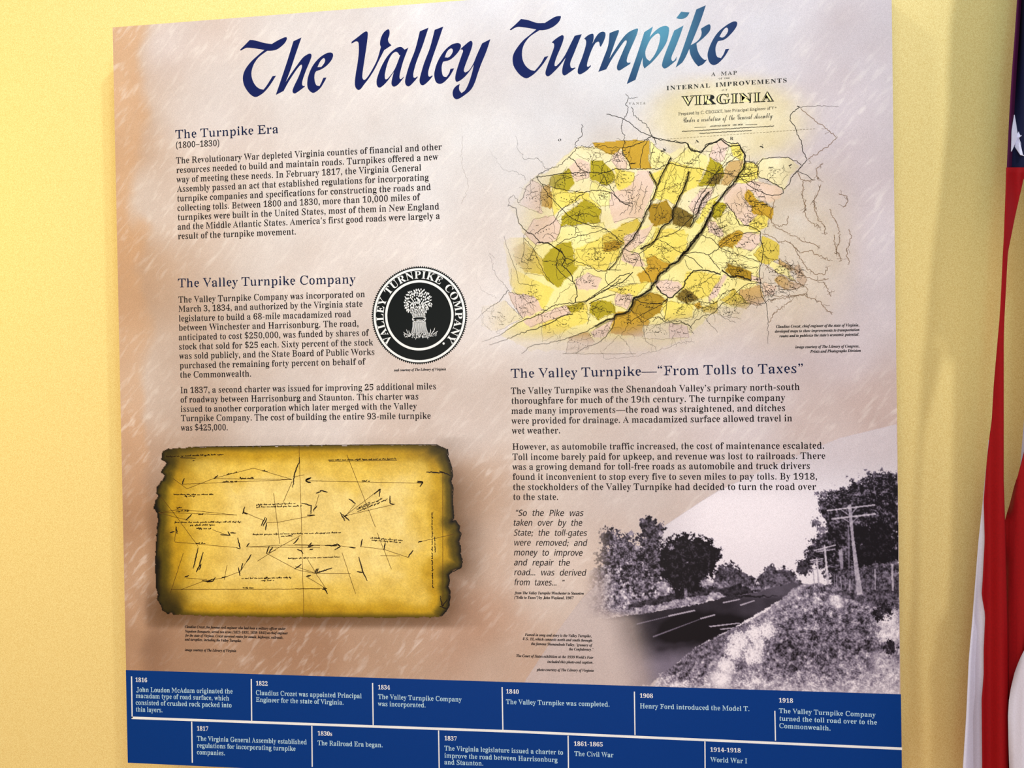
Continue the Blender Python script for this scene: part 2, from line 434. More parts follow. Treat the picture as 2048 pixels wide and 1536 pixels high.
GLYPH_DATA = r"""
BA3|/$/./$/@/F/L/R/^1H4>1Z4=3F0+3b/P3p/D4&/@4&/.1`/.1`/@2./G2;/]1x0X0;0X/z/_0+/H0T/@0T/. 0E0v1m0v1+2`
BB4&/>/./>/?/[/D/m/N/w/b/z37/t3c/b3x/=3~/=431V432I4-3%3t3G3R3R3$3F2N2}2,2?1r3.1Y3Z133i0X3^/{39/Q2Z/71i/. 101w1e1|2&20272M2=2z293G2-3c1s3s1@3w163p103M 1X/F1~/L2;/`2H0$2M0T2G1*251J1p1[101b12/]18/O
BC4@1|.~1;/+0^/B0//g/g0</P0w/H1_/P2F/g3$003U0`3z1=461~4=2U473J3z3_4&3j4=3|4=3|2T3k2T3N323*3^2Y3y2)4&1N3u1(3K0l2b0e1]0m0_1+/y1U/R26/F2_/K3,/[3Q/v3s0>4+0-3Q/O2m/.
BD4]/B/./B/?/^/C/n/L/v/]/v3^/l3q/Y3z/=3~/=431X432H4-3+3t3[3R4#3$492G4@1_470g3u0%3D/R2[/71_/. 1X/F27/S2`/z2x0`3$1`2x2_2`3D273k1Y3x1D3v183n123`12/_18/P1D/I
BE4%/</./</?/Z/B/m/L/w/_/w3[/m3p/Z3z/>3~/>433U433U2a3E2a373;2u3]2G3o1c3u1B3s143h111q1c1w1~2-252L2@2z2P2z2P0J2?0J211/1~1C1l1O111X13/^1:/Q1H/K24/L2Y/U2z/d39/z3O0=3b0d3u0d3X/.
BF3Z/=/./=/?/[/E/m/P/w/d/v3[/l3n/Y3x/<3~/<433P433P2a3?2a3)3G2q3]2V3k233s1B3t143l101r1`1x1{2.222M2<2|2N2|2N0J2=0J220}1|1B1`1T101Z100$16/Y1L/F1|/?1|/.
BG4i2,/#1B/+0b/A01/f/h0;/Q0v/J1`/Q2G/h3%013U0`3z1=461|4=2W473J3{3]4&3j4=3|4=3|2T3k2T3D3A2j3q2K3~2+4&1P3u1*3K0n2c0g1_0o0[1./r1W/H23/;2T/>2i/I2t/[2x/v2t0o2j1#2U1-2310231@4a1@4a104E1-451$4-0p4*/K3+/.
BH4x/=/./=/?/[/D/m/N/w/a/v3]/m3o/Z3y/>3~/>431m431m3~1F3w153f103A101v2w1v2r3f2a3w2:3~2:434h434h3~4J3y493o403^40/c49/O4J/D4h/?4h/.2:/.2:/?2W/C2j/M2t/`2w1W101W13/a1</N1N/D1m/?1m/.
BI2$/;/./;/?/l/N/w/`/w3c/n3r/;3~/;431o431o3~1>3r143c11/|15/Z1H/H1q/?1q/.
BJ2k0A.G/b.R/9.s/./-/+/E/./Z/9/l/H/v/o/v/~/m0-/^01/J/|.v0(.f0=.a0R.e0`.p0f/(0i350c3`0N3u/~3~/~432Z432Z3~253v2#3b1z351z0-1q/C1U.n1&.P
BK4k/>/./>/?/[/D/n/N/w/a/w3]/n3o/[3y/?3~/?431m431m3~1G3w153f113A111e2w3T2~3i2o3y2C3~2C434R434R3~3f3j2z3/2/2=4;/]4S/G4t/?4t/.29/.29/?2c/C2o/P2j/^1A1P111@14/a1=/N1O/D1m/?1m/.
BL3q/=/./=/?/[/D/m/N/w/a/v3^/m3p/Z3y/>3~/>431u431u3~1J3y163g103A13/^1B/M26/M2[/V2z/g380#3`0o3r0o3X/.
BM62/</./</?/Y/D/l/N/w/a/z3D/v3g/d3w/=3~/=4313432^0c4-435|435|3~5a3x5O3n5E3[5B0)5G/Y5X/E5|/?5|/.3R/.3R/?3x/G4./Z430&433U2@/.2./.0=3K0A/_0L/L0`/B0~/?0~/.
BN4Z3Y.~0?3#0B/`0K/M0]/C0|/?0|/./@/./@/?/e/E/v/W/{/~/{3J/R3x/@3~/@430q433M0~3M3?3H3e373v2l3~2l434L434L3~4.3y3x3p3p3^3m.~
BO4z2$.~1O/(0~/50U/K02/i/q01/[0Z/N1-/J1_/N24/[2b/q30033S0V3q1#4,1R4:2)4>2Y4:3+4,3S3r3v3U47324M2d4Z254_1_4Z1-4M0Z47013u/i3Q/K3)/52V/( 2)/:2[/H3$/q3:0Y3A1_392b2}3K2V3u2#4&1L3u1(3K0m2c0f1_0n0[1+/r1Q/H
BP3i/=/./=/?/[/D/m/N/w/a/v3]/m3o/Z3y/>3~/>432?402q4#343m3L3T3Z353`2m3T28351k2Z1P1m1H101H13/a1</N1N/D1m/?1m/. 101a1o1f201x2?2;2D2j2@3=233]1w3p1R3v173o123e
BQ4z3@-o2H-|1c.H15/-0b/C09/a/u0*/^0U/N1*/J1_/N24/[2b/q30033S0V3q1#4,1R4:2)4>2Y4:3+4,3S3r3v3U47324M2d4Z254_1_4S0m420*3W/P2k/.3..[3T.@4).74X.?4[.,3z-u 2)/:2]/H3$/q3;0Y3B1_3:2b2}3K2V3u2#4&1L3u1(3K0m2c0f1_0n0[1,/r1R/H
BR4E/=/./=/?/[/D/m/N/w/a/v3]/m3o/Z3y/>3~/>431S432Q4,353q3[3J3h2o3]2=3:1s2[1Z40/H4L/?4L/.2s/.1C1N101N13/a1</N1N/D1m/?1m/. 101e1t1k281}2J2B2P2q2G3K2,3l1Z3v183m123`
BS3L/Y.~/Y0s/m0s0&020C/a0j/F1?/=1b/B1|/R21/k270-2)0U1[0u0D1W/|1x/g2A/a2m/e38/r3Y0,3t0G4-0i4:134>1`492L4)2Y4.2a4>2t4>2t2`2c2`2V3(203a1s3t1X4$1<4)0x4#0a3q0Q3]0L3B0P3*0^2q0t2`2B1x2r1M3#163-0Y3(012t/i2Z/K29/61k/(0s/%0)/:/t/5/l.~
BT3n00/.00/?0O/C0c/M0m/a0q3x0:3q/p3Y/W35/K2_/92_/9433a433a2^3P2^3=3D2n3k2&3x2+/`24/L2H/C2i/?2i/.
BU4X1s.|0}/,0F/K0&0$/x0p/u3]/l3o/Y3y/=3~/=431k431k3~1D3w133f1/3A1/0a140,1E/b1c/K23/D2g/M31/g3G073N0t3K3]3A3n3.3x2i3~2i434F434F3~4,3w3x3l3p3Z3m1/3c003B/N2f/,
BV3s1N.|/Z3C/D3k/63w.{3~.{431M431M3~0{3w0q3n0m3a0v3@1~0d2}3?3)3`3$3n2w3w2K3~2K434%434%3~3_3r3Q3b1a.|
BW5v1$.~/N3O/=3r.z3~.z431/431/3~0k3w0a3a0i3;1Y0n2M3&263i2+3t1`3~1`433~433~3~3Z3w3O3c4F0{573]543l5,3u4d3~4d436(436(3~5r3x5e3l5Q3A4*.~3s.~2]2U18.~
BX4C/9/./9/?/d/L0./q1;1J/}3H/^3p/O3z/<3~/<431o431o3~1B3x183f1C3J2)2A2p3R2t3e2i3w2E3~2E434643463~3r3z3Y3n3B3Y292)3{/J4</?4</.1i/.1i/?26/E2B/W2>/h1L110T/m0P/[0^/F1(/?1(/.
BY3q09/.09/?0W/D0i/N0r/a0v1-/K3e/<3t.|3}.|431I431I3}0|3w0q3g0y3N1s1]2z3K2~3_2q3u2G3}2G433~433~3}3`3o3E3N2,1E2//a28/N2J/D2i/?2i/.
BZ4%/B/./B/9243u1(3r0b3k0G3^023H/l2]/Z2]/h433]433]4&0n/K1j/K2N/S2~/l3F0;3^0y3o0y3^/.
Ba2y1z/#1R//1B/Q0l/003/$/o/*/V/9/G/P/B/n/M0</n0]0K0y1A181>2*152:1$2D0i2H0G2B0<220O1b0L1Q031</j1</[1E/O1g/S1~/`26032T0w2_1Y2X2&2D2=1~2E1L2G/V2P/P2a/X2j/J2F/- 0l/P1(/W1A/n1A0~0o0l0S0O0J0(0R/]
Bb3//Y.~/W3e/S3s/63~/6430_430_271)2T1W2_1y2Y2<2K2T242g1p2s1J2w0{2r0J2d/z2L/V2./;1d/*1:/#0i/-0=/J/d.~ 11/<1O/E1c/`1m031m1O1b1v1N2112280p2.0_1m0_/t0j/J
Bc2E0q/#0K/)0+/9/j/Q/T/s/F0>/A0k/G1>/V1h/o2/042I0Y2Y1)2`1T2Z1u2J2/23251p2*1Q1g1F1H1R1>1v1?2/182B0~2I0_2=0J1s0D150J0O0^/{0{/_1F/T1j/^2//w2=/k1s/C1G/,
Bd380a/#0?/)/}/8/d/Q/Q/q/E0</A0h/F1>/R1h/f200$2I0D2Y0g2_172U1Y281V3j1N3u1*3~1*432`432`/z2f/W3&/J3&/92F/41Y/#1Y/U16/0 1$/J15/M1Q/g1Y/{1Y1m1S1|19261(290h210V1u0M1L0L060V/i0g/R
Be2M0o/#0I/)0)/8/i/Q/S/t/F0A/A0r/F1C/T1k/j210+2J0L2Y0r2_1K2U1t28221e2;0{0I0{0S050o/g1A/X1h/d2.0*2=/x1s/I1G/- 0H1:1C1:1A1w1;251/2D0v2I0]2>0M1z
Bf1P/=/./=/>/V/D/a/Q/c25/>25/>2V/c2V/c3&/k3V0)3{0O451(4=1N481k4*1|3p2&3V2#3C1j3,1J3,153>133M1?3x1;4$0x4#0n3u0i3L0i2V1E2V1E250i250k/V0s/H1A/>1A/.
Bg2h0g-V0--Z/_-i/D.#/<.=/J.Z/t.o/Q/-/F/L/J/e/X/y0:0B/i0[/M0~/D1N/I1m/V2,/k2A0,2Q0L2[1>2[1d2P2^2P2^2,2,2,2>1h2C1E2@1*240l1}0W1e0H1G0>0R0:0<0(09/v0C/f1~/V2=/K2O/;2X/$2].d2Q.820-r1U-^ 0r0P1,0V180g1?1&1?1t18241,2D0r2I0^2D0P240I1t0I1&0P0g0^0V 0v-o1T-t1w.*2&.F2#.U1t.`1b.e05.g/~.T/x.?/~./03-|0N-r
Bh3C/@/./@/>/[/H/b/S/b3h/]3t/A4#/A430i430i2+182Q1n2_2D2R2b2/2k1N2m/T2r/H31/>31/.1D/.1D/>1_/H1f/g1f1S1`1}1U2,1E2/1&2%0i1f0i/g0o/H1./>1./.
Bi1@09300$34/p3>/e3O/a3c/e3w/p4-0$48094;0L480^4-0h3w0l3c0h3O0]3>0L34 /@/./@/>/[/H/b/S/c1w/^2=/B2E/C2V0i2V0i/g0o/H1./>1./.
Bl1A/@/./@/>/[/H/b/S/c3T/^3t/B3~/B430i430i/g0o/H1./>1./.
Bm5</@/./@/>/[/H/b/S/c1x/]2</A2F/A2V0g2V0g2)162Q1h2_252X2Q2E2a2$322P3i2_4=2R4Z2/4e1N4e/g4k/H5*/>5*/.3?/.3?/>3Y/H3a/g3a1S3Z1}3P2,3?2/2~2&2e1h2e/g2l/H3*/>3*/.1A/.1A/>1[/H1c/g1c1S1]1}1R2,1A2/1#2%0g1f0g/g0m/I1+/>1+/.
Bn3C/@/./@/>/[/H/b/S/c1x/]2</A2F/A2V0i2V0i2+182R1n2_2D2R2b2/2k1N2m/T2r/H31/>31/.1D/.1D/>1_/H1f/g1f1S1`1}1U2,1E2/1&2%0i1f0i/g0o/H1./>1./.
Bo2q0~/#0S/)0./9/k/S/T/u/F0B/A0o/F1A/T1j/k200.2I0S2Y0}2_1K2Y1p2J23212J1k2X1B2^0o2X0@2J/t23/R1p/91L/) 0~/91;/@1K/U1S0$1S1^1J2/1:2D0~2K0e2D0T2/0L1^0L0%0T/U0e/@
Bp39/?-W/?-g/V-n/a-~/b2-/]2;/A2G/A2V0d2V0d2&1.2Q1a2`2(2Z2E2J2^222p1l2{1E3#0u2{0E2o/w2]/T2C/:2$/)1^/#11//0i/N0m.$0|-m1?-h1?-W 1=/J1X/R1j/j1t071u1J1l1s1[2.1A261$2+0i1f0i/t0|/T
Br2?/@/./@/>/[/H/b/S/b21/]2=/B2E/C2V0g2V0g1w0z28152M1L2Z1d2_1}2[232P2>2?2?1s2)1[1d1Z1A1|1)1z0w1l0m1V0m/S0t/G1?/>1?/.
Bs2@0l/#/x/7/k/2/b/$/R/$/R0=/d0=/q/s0+/U0D/C0a/=0w/@1-/I17/V1:/i110(0q0=/{0i/e0~/W1;/S1V/Z1~/p2C062X0b2`1O2Q1Y2T1a2`1o2`1o1X1_1X1Q1y1>251(2C0j2H0H2>0@220?1o0G1c1W1%1l0l1x0S1|031u/b1_/@1</+
Bt1_0P/$0-/*/q/8/d/R/_/v/_27/B27/B2L0,370U3o0e3o0e2V1J2V1J270e270e0%0j/b0}/V17/`1H/z1X/q1@/F0z/-
Bu3=0W/#0//+/p/?/b/b/]05/]1s/U2:/K2C/92F/92V0c2V0e/i0w/T1+/R1G/Y1_/q1]2-1W2;1K2C172F172V2e2V2g/b2l/U3./L3./;2L/51_/#1_/V14/10u/&
By2L/c-V/K-Y/8-f/+-x/&.4/3.S/@.^/R.a/o.W/w.K/|.(0*.$07.,0U.]0a/)/=2?/)2E/)2V0w2V0w2E0]2A0T23130K1g2#1g2<1`2A1E2E1E2V2L2V2L2E25290w.q0U.(03-`
B03=16/&0Y//0//F/k/l/U0C/I1$/E1l/I2W/U39/k3k0/440Y4K174R1m4K2;442Z3j2q382}2V3&1k2}1$2q0B2Z/l2;/F1l// 16/S1U/a1h0/1q0p1q2g1h3L1U3t174&0r3t0`3L0V2g0V0p0`0/0r/a
B13=/p/./p/R0[/T0g/[0m/i0o3g0@330+3$/r2{/c2~/M3=/J3R/y3c1-4N1y4N1y/~2$/^2//T2x/R2x/.
B23=/F/./F/t0O1$151p1T2S1]391Y3[1N3r1>4$1(4)0f3}0R3g0H3B0D2j/|2n/a2y/N33/H3R/L3j/Y4$/n47004F0U4O1(4R1k4K2@442_3l2i3=2`2j2C291i1V0+/y2&/|2D092Q0b2z0b2v/.
B33=0x/&0$/3/d/@/P/Q/E/e/A/y/E04/R0E/e0O/{0R0%0-07/m0Q/]0s/V1A/`1R/l1a/~1i0=1l0`1e1(1P1D1/1W031^032-0a2-1,231F2H1V2h1[351W3V1M3o1;4#0~4)0i4$0Y3u0H3M0C2v/z2z/^3*/L3</F3W/P3y/m490@4L1&4R1h4K2>462^3n2i3?2a2p2J2M2)231[1{271i2g1C2u1(2z0_2v092j/u2X/Z2@/G1a//
B43=0M/.0M/R0v/T1-/Z19/i1=0Q/70Q/70{1A4L2E4L2E0~310~310Q2E0Q2I/i2U/Z3+/R3+/. /g0~1=0~1A3g0s2s
B53=0z/&0K/*0(/3/i/@/V/Q/I/z/M03/X0A0$0M0,0&0C/c0V/Y0o/V1=/a1N/n1]0&1e0C1h0i1b1:1O1Y121l0g1r/v1f/V1r/m4L2]4L2`3+293+2+3U1}3Z0=3]02290}2C1i2:2E1{2i1M2u0i2q0@2e/z2R/_2:/I1]//
B63=1?/&0k/-0A/@/{/`/b01/Q0l/L1X/X2f/h38/|3`0<4$0^4>1*4M1X4R2C4H2j4-2u3c2q3O2c3>2J322#3.1{3V1n3y1c4&1R4+1.3z0m3W0Z2z0Q2-0v2>1T2F212=2[1}2x1P3%0p2w0.2Y/T2(/3 1A/T1X/Z1j/o1v061z0i1u1>1i1_1U1r1;1x0o1n0Q1W0W0_0h0$1#/_
B73=0C/.2A3]0E3]0*3T/y3:/u2s/L2s/O4L3&4L3&4+0}/.
B83=11/&0X/,0//9/k/M/T/h/G0,/B0N/I0w/^1;0K1m0&2+/h2H/W2h/R32/U3Q/a3n/u4-074A0a4N194R1y4J2K412f3f2o372i2n2V2Q1o2#2H1a2k1A2~0{3)0S2y/v2V/K1{/0 1E2;1j2^1u381n3^1X3{154+0x4%0f3q0Z3X0V3:0[2v0j2_ 15/N1T/S1l/f1|0%2%0H1{0g1j1#0y1R0R1,0G0m0C0L0H0(0X/g0q/T
B93=0m/&0,/2/d/O/X/t/a02/z0?0;/g0R/W0q/R1G/h1h0N1v1a1N1@14160p130;1</k1V/O2(/F2e/J37/X3`/o4$034>0Y4M1+4R1Y4L2(4;2J3x2d3L2u2m2z2$2o0r2b0C2M/w22/U1l/<1B/, 121d1Z1p1v261p3%1b3Y1K3w1/4$0q3y0^3d0Q3?0M2i0T230j1o
RA3|/?/./$/@/F/L/R/^091G1,2q1H4>1Z4=1z2t2Z1O3F/P3Z/D4&/@3W/.2//.1`/@2E/G2Q/]2(0X0;0X/z/_0+/H0T/@0:/. 0E0v1}0v1+2`
RB4&/>/./>/?/m/D0)/N0-/b0-3c0(3p/q3x/=3~/=431V432I4-2z3t373R3@3$382N2}2,1h1r3.1Y3H133T0X3K/{30/Q2Z/71i/. 0~1w1e1|2&202C2M2M2z2H3G273c1x3s1R3y0y3p 1X/F2&/L2E/`2Z0$2b0T2X1*2>1J1t1[0~1b0~/O
RC4@1|.~1;/+0:/g/w0</d0w/^1_/d2F/u3$053U0`3z1=461~4=2U473J3z3_4&3j4=3|4=3|2T3k2T3N323*3^2Y3y2)4&1N3u1(3K0^2b0O1]0]0_0|/y1O/R26/F2_/K3,/[3Q/v3s0>4+0-3Q/O2m/.
RD4]/B/./B/?/n/C0)/L0-/]0-3^0&3q/i3z/=3~/=431X432H4-3+3t3S3R3o3$4$2G4+1_3~0g3f0%3</R2[/71_/. 1X/F2</S2l/z3.0`391`3-2_2i3D273k1Y3x0|3n0}/P
RE4%/</./</?0+/L0.3[0(3p/>3~/>433U433U2a3E2a373;2u3]2K3o1c3u1%3o0z3h0~1q1c1w1~2-252L2@2z2P2z2P0J2?0J211/1~1C1l1O1R1V0~1X0|/^1&/Q1@/K24/L2^/U39/z3O0=3b0d3u0d3X/.
RF3Z/=/./=/?/m/E0*/P0.0(0Q1`0.3=0-3[0%3n/j3x/<3~/<433P433P2a3?2a3)3G2q3]2V3k233s163t0x3l0~1r1`1x1{2.222M2<2|2N2|2N0J2=0J220}1|1B1`1T0~1Z0{/Y1&/M1</F1|/?1|/.
RG4i2,/#1B/+0g/A09/f/x0;/f0v/`1`/f2G/w3%063U0`3z1=461|4=2W473J3{3]4&3j4=3|4=3|2T3k2T3D3A2t3q2+4&1P3u1#3K0_2c0Q1_0_0[1$/r1W/H23/;2V/>2s/I3(/[3*0o2}1#2b1-23102_1@461@4a10471-3{1$3w0T4*/K3+/.
RH4x/i/./=/?/l/D0*/N0.0$/z1a0.3]0(3o/l3y/>3~/j431A431m3~1$3p0{3f0~1v3)1v3,3f3&3p2:3~2e434=434h3~4;3y3~3o3y3^4-1a3y0$3|/O49/D4h/?4=/.2e/.2:/?2g/C3%/M3+/`3)1W0~1W0{/a1$/N1>/D1m/?1A/.
RI2$/g/./;/?/j/E0&/N0//`0/3c0(3r/;3~/g431D431o3~1)3r0|3c0|/Z1%/P17/H1q/?1E/.
RJ2k0A.G/b.R/9.s/./-/9/l/H/v/o/v/~/m0-/^0&/J0)/-/|.v0(.f0=.a0R.e0`.p0s/C0x1<0x3`0s3m0`3u/~3~0N4320432Z3~1~3v1m3n1f/C1U.n1&.P
RK4k/j/./>/?/l/D0+/N0/0$0Q1a0/3A0)3o/l3y/?3~/j431B431m3~1%3p0{3f1)1e2w3T2~3i2y3y2C3~2n434&434R3~3f3j2z3/2/2=2x0{3~/]4=/G4t/?4I/.2d/.29/?33/I33/P2v/q1A1P0|1@0|/a1$/N1?/D1m/?1B/.
RL3q/=/./=/?0*/N0./a0/3^0)3p/k3y/>3~/j431I431u3~1<3y1&3r0{3g1#/S1e/J2_/V2z/g380#3`0o3r0o3X/.
RM62/_/./</?/Y/D/l/N/w/a/z3D053g0+3q/=3~/f430o432^0c3E2K4L435S435|3~5Q3x553n5)3[533@56/M5H/E5|/?5P/.3}/.3R/?4,/G4=/N4A/Z4A1l463U3U2*2_0Y2@/.2./.1k0V0=3K0A/_0L/L0^/B0~/?0]/.
RN4Z3Y.~2d0A1c1a0?3#0B/`0K/M0]/C0|/?0]/./`/./@/?/e/E/v/W/{/~/{1d0<3J/f3x/@3~/]430a431>3.2?2(3M0~3M3?3H3e373v2l3~30434-434L3~4.3y3x3p3p3^3m1s3U0J3m.~
RO4z2$.~1O/(0~/50U/K07/i/l0Z/_1_/k2b033S0V3q1#4,1R4:2)4>2Y4:3+4,3S3r3q3U4<2d4I1_4=0Z3u/i3Q/K3)/52V/( 2)/:2[/H3$/q3I0Y3W1_3J2b3(3K2V3u2#4&1L3u1(3K0_2c0P1_0_0[1+/r1Q/H
RP3i/i/./=/?/l/D0*/N0./a0-3]0&3o/l3y/>3~/>432?402q4#3;3T3G353J2m3C283(1k2Z1P1m1H0~1H0{/a1$/N1>/D1m/?1A/. 0~1a1u1f2;1x2P2;2X2j2Q3=2@3]1}3p1R3v0}3o0z3e
RQ4z3@-o2H-|1P/-0b/C0>/a0$0*/m0U/_1_/k2b033S0V3q1#4,1R4:2)4>2Y4:3+4,3S3r3q3U4<2d4I1_4A0m4)0*3W/P2J/.2n.[3C.@4).74X.?4[.,3z-u 2)/:2]/H3$/q3H0Y3W1_3J2b3(3K2V3u2#4&1L3u1(3K0_2c0P1_0_0[1%/r1R/H
RR4E/i/./=/?/l/D0*/N0.0$/z1a0.3A0(3o/n3y/>3~/>431S432Q4,3,3q3J3J3T2o3K2=311s2[1Z3`/a3x/H4L/?4//.3+/.2E0>1P1N0~1N0{/a1$/N1>/D1m/?1A/. 0~1e1w1k2A1}2Z2B2c2q2U3K243l1Z3v0}3m
RS3L/Y.~/Y0s/m0s0&020C/a0c/F1?/=1b/B1|/R21/k270-220U1n0u0i1W/g2m/e38/r3Y0,3t0[4-0i4:134>1`492L4)2Y4.2a4>2t4>2t2`2c2`2E3G1x3t1<4)0x4#0a3q0Q3]0L3B0P3*0j2`1}1x251d2M162k0w3#0Y3(012t/i2Z/K29/61k/(0s/%0)/:/t/5/l.~
RT3n0Z/.00/?0_/C0{/M1$/a0~3x063q/p3Y/W35/K2_/92_/9433a433a2^3P2^3=3D2n3k1u3x1s/`1x/L29/C2i/?2=/.
RU4X1s.|0}/,0V/K060$0-0p0-3]0&3o/j3y/=3~/h431@431k3~0~3p0y3f0{0a1&0,1:/b1Z/K23/D2g/M31/g3G073N0t3K3]3A3n3.3x2i3~3,434)434F3~4,3w3x3l3p3Z3m1/3c003B/N2f/,
RV3s1N.|1-0J0K1u/_3k/L3w.{3~/J430}431M3~0h3w0S3n1:2$1~0d2}3?3)3`3$3n2w3w2K3~2h433d434%3~3_3r3Q3b2l1v1|0K1a.|
RW5v1$.~0f0P/T3r/A3z.z3~/I430_431/3~0W3w0K3n0X3;1Y0n2^3&2J3i2=3t1`3~2/433S433~3~3F3w3>3c4F0{573]543l5,3u4d3~4w435p435u3~5e3l5Q3A5%1t4F0K4*.~3s.~3S0j2]2U1Y0j18.~
RX4C/_/./9/?/d/L1R1J/{3p/e3z/<3~/h431C431o3~1$3x0w3f1,3J2)2A2p3R2t3e2i3w2E3~2l433k43463~3n3z3B3Y1}2)3[/J3r/B4</?3m/.29/.1i/?2Q/E2_/W2J/~1L110T/m0P/[0X/F1(/?0^/.
RY3q0e/.09/?0h/D1%/N1*/a1*1-/d3e/S3t.|3}/K430y431I3}0h3w0T3p0d3N1s1]2z3K2~3_2q3u2G3}2e433a433~3}3`3o1r1E1|/N2:/D2i/?2=/.
RZ4%/B/./B/90>0H2J3u1(3r0b3k0G3^023H/l2]/Z2]/h433]433]4&2b2u0W/K1j/K2S/S2~/l3F0;3^0y3o0y3^/.
Ra2y1z/#1R//1E/Q0l/003/$/o/*/O/n/T0</n0]0K0y1J181G1l152:1$2D0i2H0G2B0<220E1|0L1Q031</j1</[1E/O1g/S1~/`26032T0w2_1Y2X2&2D271~2</m22/V2P/P2a/X2Q/J2F/- 0l/P15/W1J/n1G0~0o0l0S0O0C0(0F/]
Rb3//Y.~/d0N/`3s/63~/M430G430Y271)2T1W2_1y2Y2K242_1p2i1J2l0{2d/z2L/V2./;1d/*1:/#0i/-0=/J/d.~ 11/<1O/E1c/`1z0u1u1O1i1v1T2112280c2.0X1|0U/t0j/J
Rc2E0q/#0K/)0,/Q/c/s/R0>/K0k/M1>/V1h/o2/042I0Y2Y1)2`1T2Z1u2J2/23251p2*1Q1g1F1H1R1>1v1?2/182B0~2I0_2=0J1s0>150A0O0Q/{0p/_1F/T1j/^2//w2=/k1P/C1G/,
Rd380a/#0?/)/k/Q/Y/q/P0</P1>/Y1h/l200D2Y0g2_172U1_281c3j1Z3u1*3~1F432C432U2j2X/W2f/N3&/J3&/92F/41Y/#1`/U16/0 1$/J15/M1a/g1a1|1V2.1(290h210V1u0E1L0?0n0D060P/i0b/R
Re2M0o/#0I/)0;/80</Q/c/t/R0A/M0r/T1k/j210+2J0L2Y0r2_1K2U1t28221e2;1&1p0{0@0{0H050d/g1A/X1h/d2.0*2=/x1J/I1G/- 0A1:1C1:1A1w1;251/2D0v2I0]2>0M1z
Rf1P/h/./=/>/d/D/m/Q/l25/>25/>2V/l2V/r3V0)3{0O451(4=1N481k4*1|3p2&3V2#3C1j3,1J3,153>133M1?3x1;4$0x4#0n3u0c3L0a2V1E2V1E250a250_/V0d/H1A/>0r/.
Rg2h0g-V0--Z/|-i/D.#/<.=/J.Z/t.o/Q/-/F/L/J/e/X/y/r000H0B/i0[/M0~/L1N/V2,/k2A0,2Q0r2_1d2P2T2P2^2,2,2,281h2;1E240l1}0W1e0H1G0>0R0:0<0(09/v0C/f1~/V2=/K2O/;2X/$2].d2Q.820-r1U-^ 0r0P1,0V180g1H1M1?1t1R241@2D0r2I0^2D0P240?1M0P0g0^0V 0v-o1T-t1w.*2&.F2#.U1t.`1b.e05.g/~.T/x.?/~./03-|0N-r
Rh3C/f/./@/>/k/H/i3t/Z3|/A4#/W430Q430d2+182Q1n2_2D2R2U2/2b1N2c/H2q/A31/>2h/.1i/.1D/>1n/H1o1S1i1}1^2,1E2/0t2%0_1f0`/H0n/A1./>0e/.
Ri1@09300$34/p3>/p4-0$48094;0L480^4-0a3O0]3>0L34 /f/./@/>/k/H/k2=/B2E/X2V0R2V0_110`/H1./>0e/.
Rj1L0>310*35/u3@/v4.0+490>4=0R490c4.0c3@0R35 /R-V/9-X.l-k.S.0.S.S.i.i/0.j/E.U/H.F/9-|/>-r/M-n/`-r/i.#/v.R/w2//s2</D2F/_2V0Y2V0j0e0j.t0f.?0S-u0,-^
Rk3-/e/./?/>/k/H/j3t/B3~/X430R430d0~1k2(1o261f2B1H2E1d2V2_2V2z2E2T2<232#1X1K2m/P2z/C3>/>2s/.1t/.1M/>1v/B1y/N0x0h0_0Z0`/H1./>0d/.
Rl1A/f/./@/>/k/H/k3t/]3{/B3~/X430R430_2c0`/H1./>0e/.
Rm5</d/./@/>/j/H/s1x/i2</Z2C/A2F/W2V0Q2V0c2)162Q1h2_252X2;2E2_2$322P3i2_4=2R4O2/4[1N4[/H5*/>4b/.3c/.3?/>3Z/A3i/H3i1S3c1}3W2,3?2/2~2&2[1h2]/H2k/A3*/>2c/.1e/.1A/>1]/A1j/H1k1S1f1}1Y2,1A2/1#2%0^1f0_/I0l/A1+/>0c/.
Rn3C/f/./@/>/k/H/t1x/j2</Z2C/A2F/W2V0Q2V0c2+182R1n2_2D2R2U2/2b1N2c/H2q/A31/>2h/.1i/.1D/>1n/H1o1S1i1}1^2,1E2/0t2%0_1f0`/H0n/A1./>0e/.
Ro2q0~/#0S/)0./9/k/S/T/u/L0o/T1j/k200.2I0S2Y0}2_1K2Y1p2J23212J1k2R0o2J/t23/R1p/91L/) 0~/91;/@1K/U1a0o1J2/1:2D0~2K0e2D0T2/0>0o0T/U0e/@
Rp39/k-W/?-g/h-n/n-~/o1n/h2;/A2G/V2V0O2V0a2&1.2Q1a2`2(2Z2V222h1l2q1E2q0E2h/w2U/T2$/)1^/#11//0d/N0_.N0c-u0p-m1?-h0p-W 1=/J1]/R1|072&0o1~1J1r1s1a2.1A261$2+0_1f0_/t0n/T
Rq321S-W1)-h1^-q1d-}1`/K15/.0c/$0@/)/n/O/Z/o/P09/M0e/V1e/n2.012I0U2Y1#2`1Q2V1|292U2a2a2a2V142W-r3(-h2X-W 1-/L1W/V1b/c1e1l1O291-2G0k2>0W2$0?0q0C080O/k0d/S
Rr2?/l/./@/>/l/H/h2=/B2E/W2V0Q2V0d1w1428152M1L2Z1d2_1}2[232P2%2*2?1s2)1[1d1Z1X1b1E1|172#0f1l0a1V0`/S0f/G1?/>0p/.
Rs2@0l/#/x/7/k/2/b/$/R/$/R0=/d0=/q/s0+/U0D/C0a/=0w/@1-/I17/V1:/i110(0x0=0R0V040~/Z1V/Z1~/p2C062X0b2`1O2Q1Y2T1a2`1o2`1o1X1_1X1Q1y1>251(2C0j2H0H2>0@220?1o0^1N1$171A0l1|031u/b1_/@1</+
